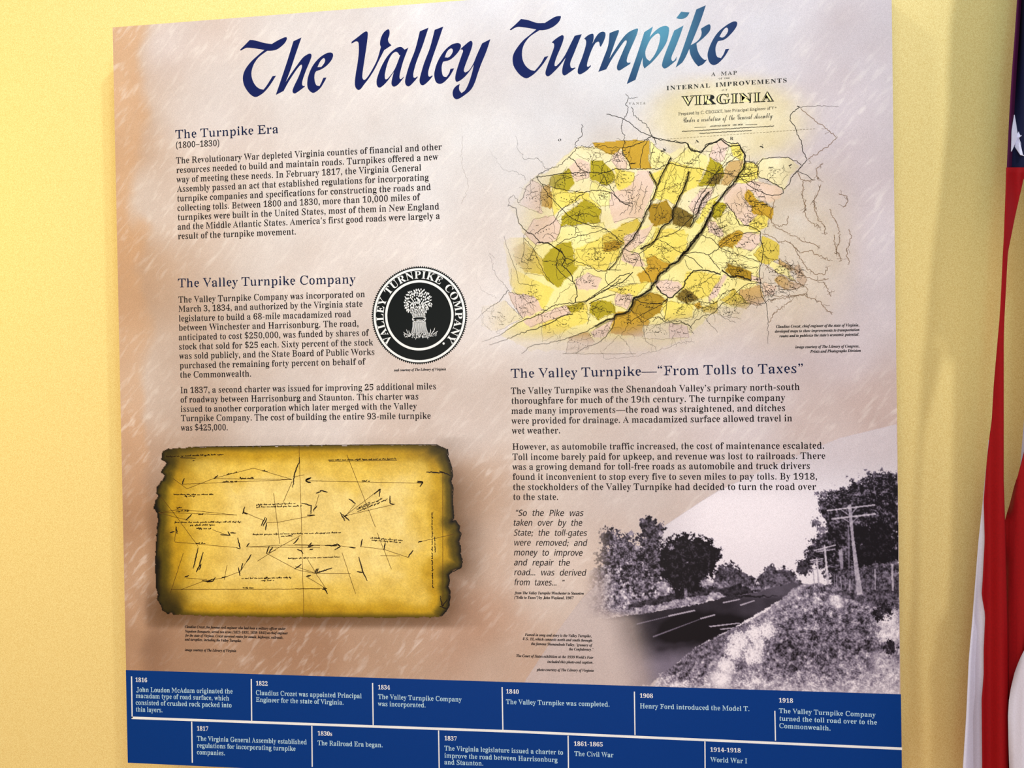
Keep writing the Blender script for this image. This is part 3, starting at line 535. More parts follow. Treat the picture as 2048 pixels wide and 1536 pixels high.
Rt1_0P/$0-/*0#/80-/R/j/v/h27/B27/u2L0,370U3o0e3o0V2V1J2V1J270]270Z0%0_/b0i/Y0}/V17/`1H/z1X/q1#/F0z/-
Ru3=0W/#0//+01/?/k/b/c2:/T2C/92F/P2V0K2V0[/i0c/]0p/T1+/R1G/Y1i/q1d2;1T2C172F1P2V2K2V2Z182Z/u2U/b2`/U3./L3./;2L/51_/#1e/V11/A1./10u/&
Rv2R0c/#/S29/G2B/+2E/R2V0Q2V0y2F0L2B0H24130N1l201c2A1E2F1P2V2F2V2Q2G2627170I0u/#
Rw3z0N/#/~0S/?2E/B2V0?2V0_2E0<2A09240|0S1V1f1E2@0}2G1C2V2A2V2d2E2B2@2=242q0b3I233B2A3*2G302V4#2V4)2G3p2<2v0P2P/#2A/#1Y1?0a/#
Rx2`/B/./:/=/P/K0]0]/U2=/X2V0W2V0~2F0W2C0P28111H1Z1|1e271^2B1C2F1Q2V2H2V2L2H13122?/C2:/.1:/.0p/>1;/A1C/L14/j0_0F05/l0)/P00/B0J/=0:/.
Ry2L/c-V/K-Y/=-f/B-x/&.4/3.S/@.^/R.a/o.W/w.K/|.(0*.$07.,0U.]0a/)/U23/K2?/)2E/P2V0O2V0w2E0E2<130K1g2#1g2<1`2A1E2E1N2V2C2V2L2E2529190A0w.q0U.(08-n03-`
Rz2E/;/./;/<0<0l1/2?042;/w20/f1u/Z1R/H1R/N2V232V1~2C0C/G1</L1Y/Z1o/t2#0?240?2,/.
R03=16/&0Y//0U/F/r/l/`0C/V1$/V2W/`39/r3k0T440Y4K174R1m4K1p442T3j2g382p2V2p1$2g0B2T/l1p/F1l// 16/S1U/a1n0/1|0p2%1k1|2g1n3L1U3t174&0r3t0X3L0J2g0E1k0J0p0X0/0r/a
R13=/p/./p/R0h/T0x/[0{1r0t3g0+3$/r2{/c2~/M3=/X3R0h4+1-4N1y4N1m2}1n/^1}/T2x/R2x/.
R23=/F/./F/t0O1$151p1e2s1i391e3[1X3r1D4$1(4)0^3}0H3g0D2j/|2n/a2y/N33/V3j/e4$0547004F1(4R1k4K1w442Q3l2[3=2U2j2C291i1V0+/y2&/|2D092Q0b2z0b2v/.
R33=0x/&0$/30*/@/P/Q/E/e/A/y/E04/R0E/e0O/{0R0%0-07/m0M/]0s/V1K/`1_/l1n/~1w0=1z0`1s1(1^1D181W031^032-0a2-1,231F2H1_2h1h351e3V1Y3o1C4#0~4)0c4$0O3u0A3M0C2v/z2z/^3*/L3</O3W/[3y03490@4L1&4R1h4K1v462O3n2Z3?2U2p2D2M2)231@1{271i2V1C2g1(2l0_2h092[/u2G/Z1z/G2$/81a//
R43=0x/.0M/R1>/Z1G/i1F0Q/b0Q/70{1G4L2<4L2;0~310~310Q2;0Q2:/i2D/Z3+/R2Z/. /g0~1F0~1H3$1D3g
R53=0z/&0(/301/@/V/Q/I/z/M03/X0A0$0M0,0&05/q0S/Y10/Y1G/a1Y/n1i0&1r0C1u0i1n1:1[1Y1;1l0g1r/v1f/V1r/m4L2]4L2`3+293+2+3U1}3Z0=3]02290}2C1i2:2E1{2Y1M2g0i2d0@2W/z2C/_1r/I1]//
R63=1?/&0k/-0a/@0&/`/j01/Z0l/W23/h38/|3`0<4$0x4>1*4M1X4R2C4H274<2[4-2k3v2q3O2c3>2J322#3.1v3y1h4&1R4+1.3z0m3W0Z2z0K2-0v2>1T2F212=2[1}2m1P2v0p2o0.2O/T2(/3 1A/T1^/Z1~062(0i2#1>1r1_1]1r1;1x0b1n0H1W0O0_0z/_
R73=0C/.2A3]0E3]0*3T/y3:/u2s/L2s/O4L3&4L3&4+0}/.
R83=11/&0X/,0//9/[/h/N0,/J0N/P0w/d1;/~1U0p1m/{2H/d2h/[32/_3Q/i3n074A0a4N194R1y4J1~412f3f2o372i2n2V2Q292:1L2#2R1A2p0{2{0S2q/v2F/K1{/0 1E2;1j2^1u381n3^1L4(154+0s4%0_3q0S3X0N3:0Q2v0_2_0t2L 15/N1X/S2&0%2-0H2*0g1v1#1Y1:0y1R0d1A0@0m0<0L0B0(0R/g0k/T
R93=0m/&0,/20</?/n/O/[/b/X/t/a02/z0?0;/g0R/W0q/R1G/h1h0N1z1a1E1N1E1@14160p130;1<0;1V/[2(/P2e/T37/a3`/{4$0J4>0Y4M1+4R1Y4L1f4;2J3x2_3L2l2m2n1I2b0C2M/w2&/U1R/<1B/, 121d1S1g1k1p1x2#1~261v3%1b3Y1K3w1/4$0k3y0V3d0I3?0C2i0J230a1o
R$3F1#.b1#/O06/U/X/f/X0D08011#0)1#1V0D1l/x2*/`2K/X2v/a3G/{3j0I4$1#4/1#4k1O4k1O4/264(2l3q2Y3?2*3N1O3V1O2)2?1i2Y1X2l1D2x1,2|0i2s0=2X/w2-/_1O/R1O.b 1#281#3U0_3O0I3D0<34072{0;2c0G2Q0]2C 1O0,1r032/0>2<0O2A0e2=0{21101O1H
R(1C0R-y0$.^/b/J/O0</I12/O2)/b2w0$3f0R4L1/4L0a3d0B2u012(0+13010@0B/N0a.a1/-y
R)1C/C-y/m.a0//N0A0@0G130A2(0/2u/l3d/B4L/{4L0L3f0l2w0~2)1)120~0<0l/J0L.^/{-y
HT3n0Z/.00/?0a/C1$/M1+/a1(3x043q/p3Y/W35/K2_/92_/9433a433a2^3P2^3=3D2r3k1p3x1m/`1s/L2i/?2=/.
Hh3C/k/./@/>/p/H/o3t/A4#/]430L430a2+182Q1n2_2D2R2[1N2]/H31/>2c/.1n/.1D/>1s/H1u1S1o1}1a2,1E2/0p2%0X1f0Y/H1./>0_/.
He2M0o/#0I/)0</Q/i/t/X0A/T1C/j210+2J0L2Y0r2_1K2U1t282-1e2;1&1k0{0:0{0B050`/g1A/X1h/d2.0*2=/x1J/I1G/- 0<1:1I1:1;251/2D0v2I0]2>
Hu3=0W/#0//+07/?/q/b/i2:/92F/V2V0F2V0U/i0]/]1+/R1G/Y1o/q1j2;172F1U2V2F2V2T182O/b2Z/U3./L3./;2L/51_/#1g/V1-/A1+/10u/&
Hr2?/l/./@/>/q/H/n2=/B2E/]2V0L2V0b1w19281=2M1L2Z1}2[2.2P1{2*291s261e2)1[1d1Z1H1|172#0`1l0Y/S0a/G1?/>0p/.
Hn3C/k/./@/>/p/H/z1x/p2</A2F/]2V0L2V0a2+182R1n2_2D2R2[1N2]/H31/>2c/.1n/.1D/>1s/H1u1S1o1}1a2,1E2/0p2%0X1f0Y/H1./>0_/.
Hp39/k-W/?-g/l-n/t-~/u1n/m2;/A2G/[2V0J2V0^2&1.2Q1a2`2(2Z2P222b1l2k1E2k0E2b/w2O/T2$/)1^/#11//0a/N0X.N0]-u1?-h0p-W 1=/J1a/R1u/j2&072-0o2)1J1x1s1e2.1A261$2+0X1f0X/t0i/T
Hi1@0$34/p3>/p4-0$480L480^4-0]3>0L34 /k/./@/>/p/H/q2=/B2E/^2V0M2V0X110Y/H1./>0_/.
Hk3-/j/./?/>/p/H/p3t/B3~/^430M430b0~1k2(1k2B1H2E1i2V2Y2V2z2E2T2<1X1K2g/P2w/C3>/>2o/.1x/.1M/>1{/B2#/N0x0h0X0Z0Y/H1./>0_/.
HE4%/</./</?00/L043[0.3p/>3~/>433U433U2a3E2a373;2u3]2M3o1c3u0|3o0t3h0y1q1c1w1~2-252L2@2z2P2z2P0J2?0J211/1~1C1R1V0y1X0v/^0~/Q24/L2`/U39/z3b0d3u0d3X/.
Ha2y1z/#1R//1G/Q0l/003/$/o/*/n/9/U/n/Z0</n0]0K0y1O181G2*1<2:1)2D0G2B0<220B1D031</j1</[1E/S1~/`26032T0w2_1Y2X1z2D211~26/m2,/V2P/P2a/X2K/J2F/- 0l/P19/W1P/n1K0~0o0l0S0O0=0(0@/]
HV3s1N.|130J/e3k/O3w.{3~/J430}431M3~0e3w0M3n142$1~0d3)3`2w3w2K3~2m433_434%3~3k3{3Q3b2l1v1v0K1a.|
Hl1A/k/./@/>/p/H/q3t/B3~/^430M430X2c0Y/H1./>0_/.
Hy2L/c-V/K-Y/B-f/H-x/0.4/3.S/R.a/o.W/w.K/u.(0*.$07.,0U.]0a/)0;0O/[23/O2?/)2E/T2V0K2V0w2E0?2<130K1g2#1g2<1E2E1S2V2>2V2L2E2529130A0w.q0U.(03-n03-`
HC4@1|.~1;/+0?/g/}0</j0w/d1_/j2F/{3$0:3U0d3z1=461~4=2U473J3z3_4&3j4=3|4=3|2T3k2T313^2Y3y2)4&1K3u0x3K0W2b0I1]0V0_0v/y1L/R26/F2_/K3,/[3Q/v3s0>4+0-3Q/O2m/.
Hm5</j/./@/>/o/H/y1x/o2</A2F/]2V0K2V0`2)162Q1h2_252X252E2^2$322P3i2_4=2R4U1N4U/H5*/>4]/.3i/.3?/>3o/H3o1S3i1}3Z2,3?2/2~2&2U1h2V/H3*/>2^/.1j/.1A/>1p/H1l1}1]2,1A2/1#2%0W1f0X/I1+/>0^/.
HF3Z/=/./=/?/p/E0//P0Q1`0+3n/<3~/<433P433P2a3?2a3)3G2Z3k233s143t0r3l0y1r1`1x1{2.222M2<2|2N2|2N0J2=0J220}1|1B1`1T0y1Z0u/Y0}/M1|/?1|/.
Ho2q0~/#0S/)0./9/k/S/^/u/R0o/^1j/k200.2I0S2Y0}2_1K2Y1p2J23212I1B2I0@23/R1p/91L/) 0~/91;/@1^0$1g0o1^1^1:2D0~2K0e2D0A1^080o0A0%0e/@
Hs2@0l/#/x/7/k/2/b/$/R/$/R0=/d0=/q/s0A/C0a/=1-/I1:/i0|0=0V0V0:0~/a1V/Z1~/p2C062X0b2`1O2Q1a2`1o2`1o1X1_1X1>251(2C0j2H0H2>0=1~0B1c121%1;0l1s031u/b1_/@1</+
Ht1_0P/$0-/*0*/803/R/p/v/m27/B27/u2L0,370U3o0e3o0Q2V1J2V1J270W270X/b0}/V17/`1H/z1X/q0z/F0z/-
Hx2`/G/./@/=0c0]/Y2=/]2V0R2V0~2F0S2C0J28111H1e271^2B1C2F1V2V2C2V2F2H1-122;/C25/.1@/.0p/>1?/A1I/L1:/j0_0F0)/P00/B0J/=05/.
IA3k.D/..D/?.b/G.|/_2d492w492g/~2n/[3(/G3J/?3J/.1,/.1,/?1J/F1[/U1e/k1i0a050a/O/g/J/V/T/G/v/?/v/. 0K0}1k0}1r2i
IB3u.g/..g/=/./B/D/W0K3I0I3h0A3q/x3z/x4/2W4)383r3Y3S3e3&3V2N3,2)2A1k2s1R36113@0a3;0=3-/w2n/Y2G/B1l/3 1u1{2>282T2]2[322T3V2?3l1x3s1d3n1X3]1/1t 0{/D1M/M1q/h2,06240j2*1:1h1T1*1^0U/Z0_/J
IC4#1D.~0j/(0</8/t/R/X/v/H0F/B0z/S2%0&3%0o3k1T402?4;3^4(3l4-3v4;4-4;3k2T3W2V3Q343?3]2}3v2U3~2(3u1X3W123&0m2?0V1N0N0c0U0/0l/d13/J1`/B28/L2g/i360=3I0/2p/P21/.
ID4P.g/..g/=/./B/D/W0L3W0A3q/x3z/x4/1x4/2z3~3b3Z4/2z4<2&471L4%0t3f0D3@/v2a/L1u/50p/. 0~/C1N/H1u/Y2;/u2p0g301p342J3.3*2u3S2S3m2%3u1b3m1S3P0T/`0^/I
IE4$.g/..g/=/./B/D/W0K3I0J3g0A3q/x3z/x4/3w4/3^2e3J2e3C3>3.3^2d3o1m3r1`3i1/1v1|1|2E282a2c2q2c2A0]220]2.1;1{1O1b1Z1)1^0T/Z0^/J1&/E1{/O2`/t3:0]3K0]3#/.
IF3a.g/..g/=/./B/D/W0K3I0I3h0A3q/x3z/x4/3q4/3V2d3C2d3<3>3&3]2]3n2%3s1e3m1W3R1/1s1l1w202)2H2?2Y2a2k2a2;0[2-0[2$1C1b1W1)1]0V/^0a/F1+/=1+/.
IG4`1W.~0]///x/U/P06/C1)/T2/0+3+0N3O0x3m1c402R4;3i4(4$4;454;3s2^3a2^3X383D3_3#3v2T3~2(3t1X3V113%0k2?0T1P0L0e0T0-0l/_16/D1i/<2+/@2@/K2N/^2q1-2f1C2>1I2>1Y4G1Y4G1H4/1D4#193Q/M2W/-
II1t.g/..g/=/./B/D/W/U0)0L3Z0@3q/x3z/x4/2;4/2;3z1r3s1^3a0U/^0b/F1+/=1+/.
IL3p.g/..g/=/./B/D/W0L3W0A3q/x3z/x4/2;4/2;3z1s3t1^3_0T/X0X/O16/F1s/L2J/a2t0(390Z3O0Z3$/.
IM5^16.~0e31/m/^/y/F0A/=0A/..f/..f/=/-/B/C/W/T0)0K3Y0@3q/w3z/w4/1Z4/2&0X4A4/6%4/6%3z5^3t5H3`57334@/^4L/F4q/=4q/.2Q/.2Q/=2u/C3//V413<1I.~
IN4@2V.~0a3$/m/^/y/F0A/=0A/..f/..f/=/-/B/C/W0H3R0<3o/o3z/o4/1?4/2t0_3_3X3S3q3/3z3/4/4f4/4f3z4C3t4-3a2k.~
IP3`.g/..g/=/./B/D/W0K3I0I3h0A3q/x3z/x4/1~4/2f4(3:3o3V3N3a2{3Z2V3H263-1v2d1b2/1U1$1Q0V/^0b/F1+/=1+/. 1s1q2;2/2P2V2X312Q3U2=3l1w3s1a3l1,1j
IR3t.g/..g/=/./B/D/W0K3I0J3g0A3q/x3z/x4/2g4)3>3q3[3Q3f3#3^2V3D242w1t2>1b3%/V32/J3V/?3V/.2*/.1<1X1&1X0V/^0b/F1+/=1+/. 1q1x2:262Q2]2Y322R3V2>3m1x3t1c3o1-1q
IS370o.~/T/</F/7/7/&/$/&/H0e/[0e/b0(/v/[0:/C0f/;15/G1S/g1_051T0Z061}/{2G/u2q/y390,3W0A3r1$471J4;2X4%2i4+2w493.492i2c2T2c2R342J3L2+3q1Z3~1?3y1(3j0s3R0n360{2l2/1[2S0w2X0R2M/t2./G1W/,
IT3Y/Z/./Z/?0*/I06/V1G3r0q3l0L3X0,39/o2k/^2k/w4/3|4/3i2c3U2c3H3B3+3f2R3q1G/]1R/G1x/?1x/.
IU4J1;.~0U/+0%/C/d/k/Y0@0G3Y0<3s/q3{/q4/214/213z1k3u1V3d0f0m0]060c/u0s/^11/N1Q/J22/X2J/m2u0^3R2a3a3P3S3m3+3z3+4/4[4/4[3y493g4,3N3+0:2o/i2S/H23/21i/&
IV3U/r.~0%3R/v3g/d3t/J3z/J4/1a4/1a3x1=3q1/3`0y0O3<3G3C3c393s2u3y2u4/4K4/4K3x4$3j0,.~
IW57/~.~/~3O/v3f/e3s/L3x/L4/1O4/1O3x103h1*3U1%0u2H352F3a2>3o1u3y1u4/3u4/3u3z3U3n3O3a3E0x4x3a4o3s4P3z4P4/5s4/5s3z5L3g2T.~2?.~2G2]07.~
Ia2q/d/$/F/+///<.{/V.v/x/)0h/N1V0(240R2M0z2V1@2K1P2)1[2O2I2O1_/g1i/V1~/c2=0+2L/}1s/;1?/$0{/00p/P0w/z0C/:0(/* 01/W0P/g0m031:1D1@1s1:201%290b2(0A1U0&0t/p0$/w/b
Ib2c/|/$/P/+///:.~/M0/3c0(3t/_3x/_4/174B0U1z1$2H1T2V1r2P2/2>2>1}2C1W240i1h/|1-/E0V/- 0//=0S/K0t/p130H1E1$1L1Y1C1x1-2&0o1{0Z1c0G1;/u/O/z/A
Ic2501/$/a/,/?/A/+/d/$05/+0g/>1=/^1k0,250Y2M1-2V1M2Q1f2C1v201|1t1p1R1b1I1@1H1-1Z1*1i1723132=1&2A0`2.0?1Y0(0v/z070,/b0;/T0O/P0y/a1F041X0&11/N0a//
Id2o/f/$/H/*/1/<.~/Y.z0%/*0i/K1Q/}200M2L0y2V1O2F1m3U1l3m1G3x1G4/2x4B1a/_1i/W1z/c290-2I/}1q/;1Y/*1@/$0|/00r/Q0y/{0E/:0*/* 04/X0S/i0q071>1J1C1t1=231+2;0j2-0L1b/y0R/q/~/z/b
Ie2-0+/$/^/,/>/A/*/d.~06/&0[/G1I/}2,0d2Q1I2Q1a2E1o211t1s1i1K1I1(0n0e/~0P/}/q0:/U0N/R0t/b1=031P0&1-/N0]// 0(0g0F0q0x18181g1;2#15281$2?0j260R1w0;1I
If1;.F-W..-[-j-y-f.3-o.N-z.V.:.V.J.F.D-q.Z-r.z.G/k23/;23/A2O/q2O003>0R3s0{481N4B2(44253~2:3i213M1f3F1S3W1P3d1[4%1P4-1=4$1,3f0e2O1C2O1?230a230*/Q/V.;/9-s.q-_
Ig2J/|-W/E-].w-l.^.).U.F.Z.].j.p/O/3/4/J/+/b/:0&/h0F/B0h/717/<1V/a210E2Q0j2V1B2M1o252N252K1s2$1s1~1:1o0y1W0`0r0@0&0>/q0(/x/w10/N1R/71`.}1d.e1_.G1O..0s-e 0H0Q0Y0U0y0w101R131q1+250q2?0_2;0?1r0,1;0*0y020[ 0I-r0b-}0r.30w.F0q.Y0_.i/k/*/C.j/5.J/;.5/L-~/e-r
Ih3+1L/$1*/10z/W1Y1q1V1|1L2$1%1m0W130008/n/..v/.0.3b0&3s/_3x/_4/154B0G1?122:1S2O1x2V2B2I2O1~2J1Y1q/h1|/Y24/h2R062a0-2</P1r/0
Ii1<0F3=0.3T0.3x0F450j451&3x1&3T0j3= /`/%/;/3///W/d1y/]2,/A21/A2A0k2V0(/f03/X0G/e0c0.0p0$0;/<
Ij1,0J3=023T023x0J450n451+3x1+3T0n3= .F-V-p-f-b-w-].1-g.M-r.T.2.U.C.D.=-o.W-r.c.$.x._/h1y/a2,/E21/D2A0n2V0%/N/g.]/G.%.z-a
Ik2d1F/$1)/,0o/A0]/p0L0e040R/n/..v/.0.3b0&3s/_3x/_4/154B0>0z191e1O2+1H291/2>1/2P2_2P2_2>2<24171C1N/~1[/b1k/X1~/c250&2D/{1u/:
Il1&/V/$/1/1/&/A/%/l0+3e0#3s/c3x/c4.114B/x/e0&/W0</d0W0-0e/~01/:/s/*
Im4z3B/%2{/22p/X3O1r3L1}3B2$3$1t2_1P2<0m1a/.0m/.1]1r1X1}1O2$1+1o0]18050?/q/..{/./c1y/[2,/@21/?2A0l2V0H1;15291V2O1{2V2F2I2R2#2K1S3/2?3M2P3m2V482I4E2#4@1Z3g/i3i/^3{/^4C0/4R0$3x/<3^/+
In3+1O/$1-/10}/W1)0(1]1q1X1|1O2$1*1n0]18050?/q/..{/./c1y/[2,/@21/?2A0l2V0H1;15291V2O1{2V2F2I2R1~1s/h1v/^2-/]2P0.2`0#2*/;1k/*
Io2]04/$/e/,/B/B/+/e/#06/41%/_1l0?2C0b2Q1)2V1W2N1{29261r2=1E2.0V1_/l0}/80Y/) 0;/;0Z/L0w/y120X1H1k1?241%2@0b200E1`/z0C/t/i/}/G
Ip2k.9-W.9-j.U-q.d.)/c1x/Z2-/>21/>2B0e2V0P1m1*2E1_2V1|2P272@2E2$2F122&0;1M/R0h/*0F/$/t/4/Z.&/e-o0*-i0*-W 0:/=0[/M0z/v1I1-1P1Z1H1w152%0p1t0S1K/}/T0(/B
Iq2b/z-W/z-j07-m0E-z0v/m0F/60-/)/k/$/M/*/7/</)/Y/$0%/00i/Q1Q0&200P2L0|2V1=2P1V2?1Z2P2N2P1A.*1J-p1k-i1k-W 0:/X0X/h0v041C1F1J1w1C24112;0q2.0U1g0+0h/x/~0#/b
Ir2$.{/./c1y/[2,/@21/?2A0l2V0F171$281?2N1X2V1u2J1~2)1t1a1V1T1D1Y1.1l0r1[0S1)0305/q/.
Is1x0//$/=/5/&/&.q/*/&0A/;0=/E/f/]/F0$/<0B/F0L/c0F/|/U13/J1_/Q2#/d2>0%2O0H2U1:2G1N2S1a2S1Q1G1?1I121w0x270Z2@0K2>072,0<1b110H180%15/i0w/?0J/(
It13/L/$/*/1.z/U/[21/;21/;2I/~2o0Z3T0w3T0Z2L152L1-210R21/u/|/u/[/|/W06/e0T030e0)0,/</k/+
Iu3+/]/$/6/1/)/W/]1y/U2,/;21/:2A0g2V/{/d/~/Y0-/V0Q/i0|0E1H1?1g2M2]2M1v/h2$/Z28/g2R0/2b0$2,/;1m/*1Q/$10/20~/V1/0;0F/@0$/+
Iv2</_/$/T1`/G2(/-21/,2C052V0>2G0M170O0-0u0X1F1O1,1{1+2>1@2S1a2S1n2J1y2)1o1X1Q0|0{0:/m/$
Iw3k/_/#/T1_/G2&/-21/,2C052V0E2)0P0X1`2V1q2V2+0+2O0V2{1P2Z2/2f2L2r2T382T3E2J3P2(3?1G2i0Q1R/$1?/#1-1-/s/$
Ix2N/-.~.h/.._/;._/[.s/q/&/t/T/f/`/j030U/m2./d25/?26/?2F0J2V0_2J0r1T1M2@1f2Q262T2K2?2K1|2:1h2.1e1Y1s1H1m0x111</e1N/Y1b/e1{0%2-/w1U/91>/*1#/$0g/+0T/=0:01/t/V/R/0
Iy29.k-V.F-b.;-p.;.4.P.H.`.K/B.3/T.;/{.k0&/(/i0q/F2-/$24/$2F0)2V072H0i/z190u1G1M1B1[1&1w1$2=1;2S1^2S1k2J1v2)1l1U1P0m0R/)/y.>/B-i
Iz2#0o.T0=.`/?/3.q.y.e/(0t1i/_1f/P1[/B1@/11@/N2M1o2M/e/x09/T0b.o0p.i0~.q0q/90z/Q19/Z1S/Q1]/61W.{1I.h12.Y
SU5o2]/)2A/-2,/:1z/O1v/m2%0B3O2^3X3$3T3:363S2`3S1|371=2a0]1n0R1F0`1$0{0s1>1#1^1C212?263&2<3-2F3&2W2Y2T1p2F1L201-1n0q1L0b1(0]0e0a0O0n0B1(0>1C0N1|0z2]1Z362B3]3$3k3T3d3z3O47304?2c402$2d/l2X/K2]/?2i/;3A/T3|0G5i3P6q3Z4b/q4T/J4]/A4o/G6j1*7/1-5E/T4r/54L/)3~/73s/H3s/t3;/;2{/-
SG432*/(1L/-0~/=0e/W0]/x0a040o0G1@0V1c0L1o031d/w17/c18/L1F/C1q/;29/C2Y/_3A0h2a0X210b1g0~101$0R1?031n0/2/052P0D2q0_331L3^1o3d1z3`1@360q2[0^1y0c1[0s1E11161]121P1i1_2F2)2z2^3F3=3b3s3k4I3]4V3K4[354M2c4#2,3A1T2i17231&2D0o2c0i360r4M1W4T1T4A153{0+3U/R2w/3 23183)1Z3j21492e4G344?3O4,3Y3a3L363(2h2O2E1q
SA4Z/b.z/@/#/&/2.r/I.m/g.q0%/$0;/:0I/T0N/x0D0)0+/|/q/B/T/A/@/T/2/d/00K/G1C021*0X0}1$1&1@161V1M1f1k1k231d2R1O4C385,3g5Y3v5f3o4V1Z3_/V4*/i5I0}5h105w1-4J/g4#/N3T/A3O/52@/(2N/K1|/`1S/|0Y/601/$ 3#0C5+3O4+2c2c1=2x0m 1T0G2A1;2)1G1k1=1V1%1N0c 2U/_2`0B2P1)1d0320/p
SC4@2I/*1]/81,/a0y/|0u0?1$0v0R1*071H0.1v062D0M2l0r351F3R1|3e2w3i3%3a2|3Y2F3S1[330~2Z0^1|0Y1a0e1;1-1*1[1p2?2W3,353s3[4U3i5*3[563L5:375+2g4]263z1a3-19250|1v0E1m/v1s/U2+/B2J/;2~/D3Q/]3r/~3~0G3{0[3d0r3A0r300j2q0N2a/r2Y/l2M/s2G0,2J0E2e0m361(3l1&4%0v420b470H4(/v3]/N3(/4 2A142~1J3_1r472F4]2y4j3G4f3U4Z3Y463J3]2v2|2/
SS3i0a/)0.///d/?/L/X/D/x/I06/W0J/n0W0,0]0O0R0]080R/z/z/i/z/Q0?/?0V/<0|/E1F/a1i032-0u1W1#121<0u1^0m2*0t2P1.2u1P3:1}3T2V3e353j3a3e3`3W2x3R2W3I1{3&1T2P1F1s1K1U1Y1?1q11251+2K1^3(2Z3g3A4K3f5$3g5D3H5H325B2m4o2(3u1D3?1+3%0S2a0&28/]1g/@17// 3E1A4#1h4R2<4r2m4}3:4w3P4e3W4H3J4)3$3d2?
SM51/W/)/:/./$/;.s/P.o/i.x02/60K/U0T/u0K0#02/v/v/A/b/;/Q/D/B/[/:/t/A05/W2$282z3A3U3k3c3h3g3`3a3@2M0O2A/|301F3z2R4b3@5@3k5Q3a3t/d3p/J3u/C4?/U6$1$6<106L1-4O/G4)/13c/)3M/.3</;30/O3-/k380J4k33412K3(0p25/;1s/+1c//1U/>1K/p1]0[201d2s2z1a1G0E/L/~/2
SR5X1%/)0N//0)/?/l/X/e/x/j06/y0J030W0L0]0o0R0z0F0z0*0h/r0B/l0:/]0?/Q0a/>17/@1P/L1~/z3K2F4-3(4o3R3X3V2Q3A1T2u122Z0k2/0_1a0l1A12151a1F2/1p2L2H2[3(2m3*2u2T2q2-2b1e2K1G2.111f0~1?0y0x0}0_1/0N1D0H1`0N1}0y2`1l3:2A3O353d4-3k533_5q3e5u3_5S3R5s3F6/336=2x6B2_692;5x1v5I1Z4e1E4x1.4~0j4c/T4i/J6?0v6e106t1-6X0t4w/84M/*3{/93m/J3l/w4D0{4E1@4(1B4$1K4*1T4T1R4q1]521x5H2@5P2h5H31503G4n344?2M3S0a2r/i2N/N1T/-
SP4:0w/)0I//0%/>/k/W/c/v/h04/v0H000U0I0Y0k0O0w040h/w0=/h0=/R0Z/>0q/;1?/D1e/a2-052P0|1i0e1c0m1p0y2Y1533243p2x4X3I443T2}3S2?3D1c3+132b0o290d1o0r1P151E1a1Q201s2P2D2p352x3,2v2B2h1y2Q1Y251A1n121H1-1$120f1>0T1S0O1m0S2-0w2d1^3:2v3d3c3k4=3e4o3T5[3`5^3Z5)3H5M3%5Z2U5T275C1v4^1E3Y1+3A0Q2}0#2U/Z2)/?1Q// 3b1?4<1[4c234n2Q4p3-4h3<4O3$472[
SH5I0C/%/m/+/H/;/1/T/)/t/.02/<0G/Q0T/k0X020M0<0A0</~02/t/_/c/^/M/z/;0Z/A0{/X1X0^0r0?0e0F0k0O1f0x2b2?2/1{1V1r1C2&1E2B1l2u1X2t1&2P0H1q091z1?2z1o3/243%2A2h20273Y3?3s3J3~3D3c2~332#2z193N1I4G2`5=3N5c3b6)3i6R3[6b3;6T2p6-2E5G1v4N1N3q013a/Y3e/L3p/H4T/Z5:0-6?1%6U106e1-4v/S4N/=3`/-3C/33./C2|/]2}0?3@112r1$2I031o/U1//2 4_1k5*2$5g2V6.3,6/3P6$3U5g3K5H3/
Sa3)1L/)1./50|/V0S/50&/*/g/./Q/:/C/N/B0&/a0[071,0s1E151I1U1A1e1+1r1F2c1I1l/S1r/L2W/z2e/m2%/: 05/:0L/A1%/v1V0y1O1/1?161$1*0b0f0./m0%/I
Sb2c2L0$2$/f1N/_0m/70//)/b/7/S/]/^0(0$0g/[0E/P0S/|0{1W3G2S3P09/T0=/D0J/?0j/I1</i1/0B1:0q1U1<1t1L221A2;0}2.0F1_/o2#/w2B02 1N/t1o0D1w0a1s0q1g0w1V0n1E0=
Sc1~03/)/o/./V/</G/R/B/q/R0I/|0x0W1=121I1`1>1m101q0z1h0a1M0T1;0[150n1;1#1L1/1A141+1(0P0;03/N08/B0E/>0_/D1M/z1Z/m0t/:
Sd3]0+/*/k/./S/;/C/O/>/l/O0E/z0u0X1<171I1Z1B1m1-3)3H3}3P1j/L1s/C22/P2a/z2o/m25/;1`/*17/61,/D1(/Y0X/6 0=/;0Z/I1#/m1V0d1]0}1W121J171/1+09/}0)/N0./@
Se2409/)/p///S/>/@/V/9/q/J0F/v0u0R1<101I1Z1<1g1.1g0c1X0O1$0.05/t0)/L0./A0>/=0z/L1_/z1k/m1H/O0Z/- 0<0*0h081/0W1<0z191/10140t1&0W0]
Sf3,1Q/m1%/@0[/,0//(.~-+.*,}/N/G/F/[/Q/r/k/{0D0t/l0E/a0S0@1/1~3=2F3V2j3_343T3A353;2q3)2O2A1d180|0;/=0j/I1B/z 18181y1d2L272h2e2q342k3D2_3H2I3;2+2p
Sg3(2Z/m2(/H1L/-0u.40B-P/k-)/7,w.^-*.O-:.J-P.`.(/E.W0T/)0d/D0C/1/~/*/c/./M/;/?/O/>0)/^0]051,0p1F121I1R1B1a1-1o1E2h1L1]/J2M/z 0//:0Q/H0u/o1:0G1P1$1L121@161)1(0d0`0*/d/{/F0#/= /2-//H-8/a-R0I.k/k.S/?.5/#-n.v-K.{-6
Sh3C2x/m2-/01k/*1W/.1>/K1:/c1A0&221/1v1-140Q07///</)090u/g0E/Y0S0N1O1W3G2N3P0y0X1^16261I2Y1:2c1(2c0W1z/J1~/C2j/z
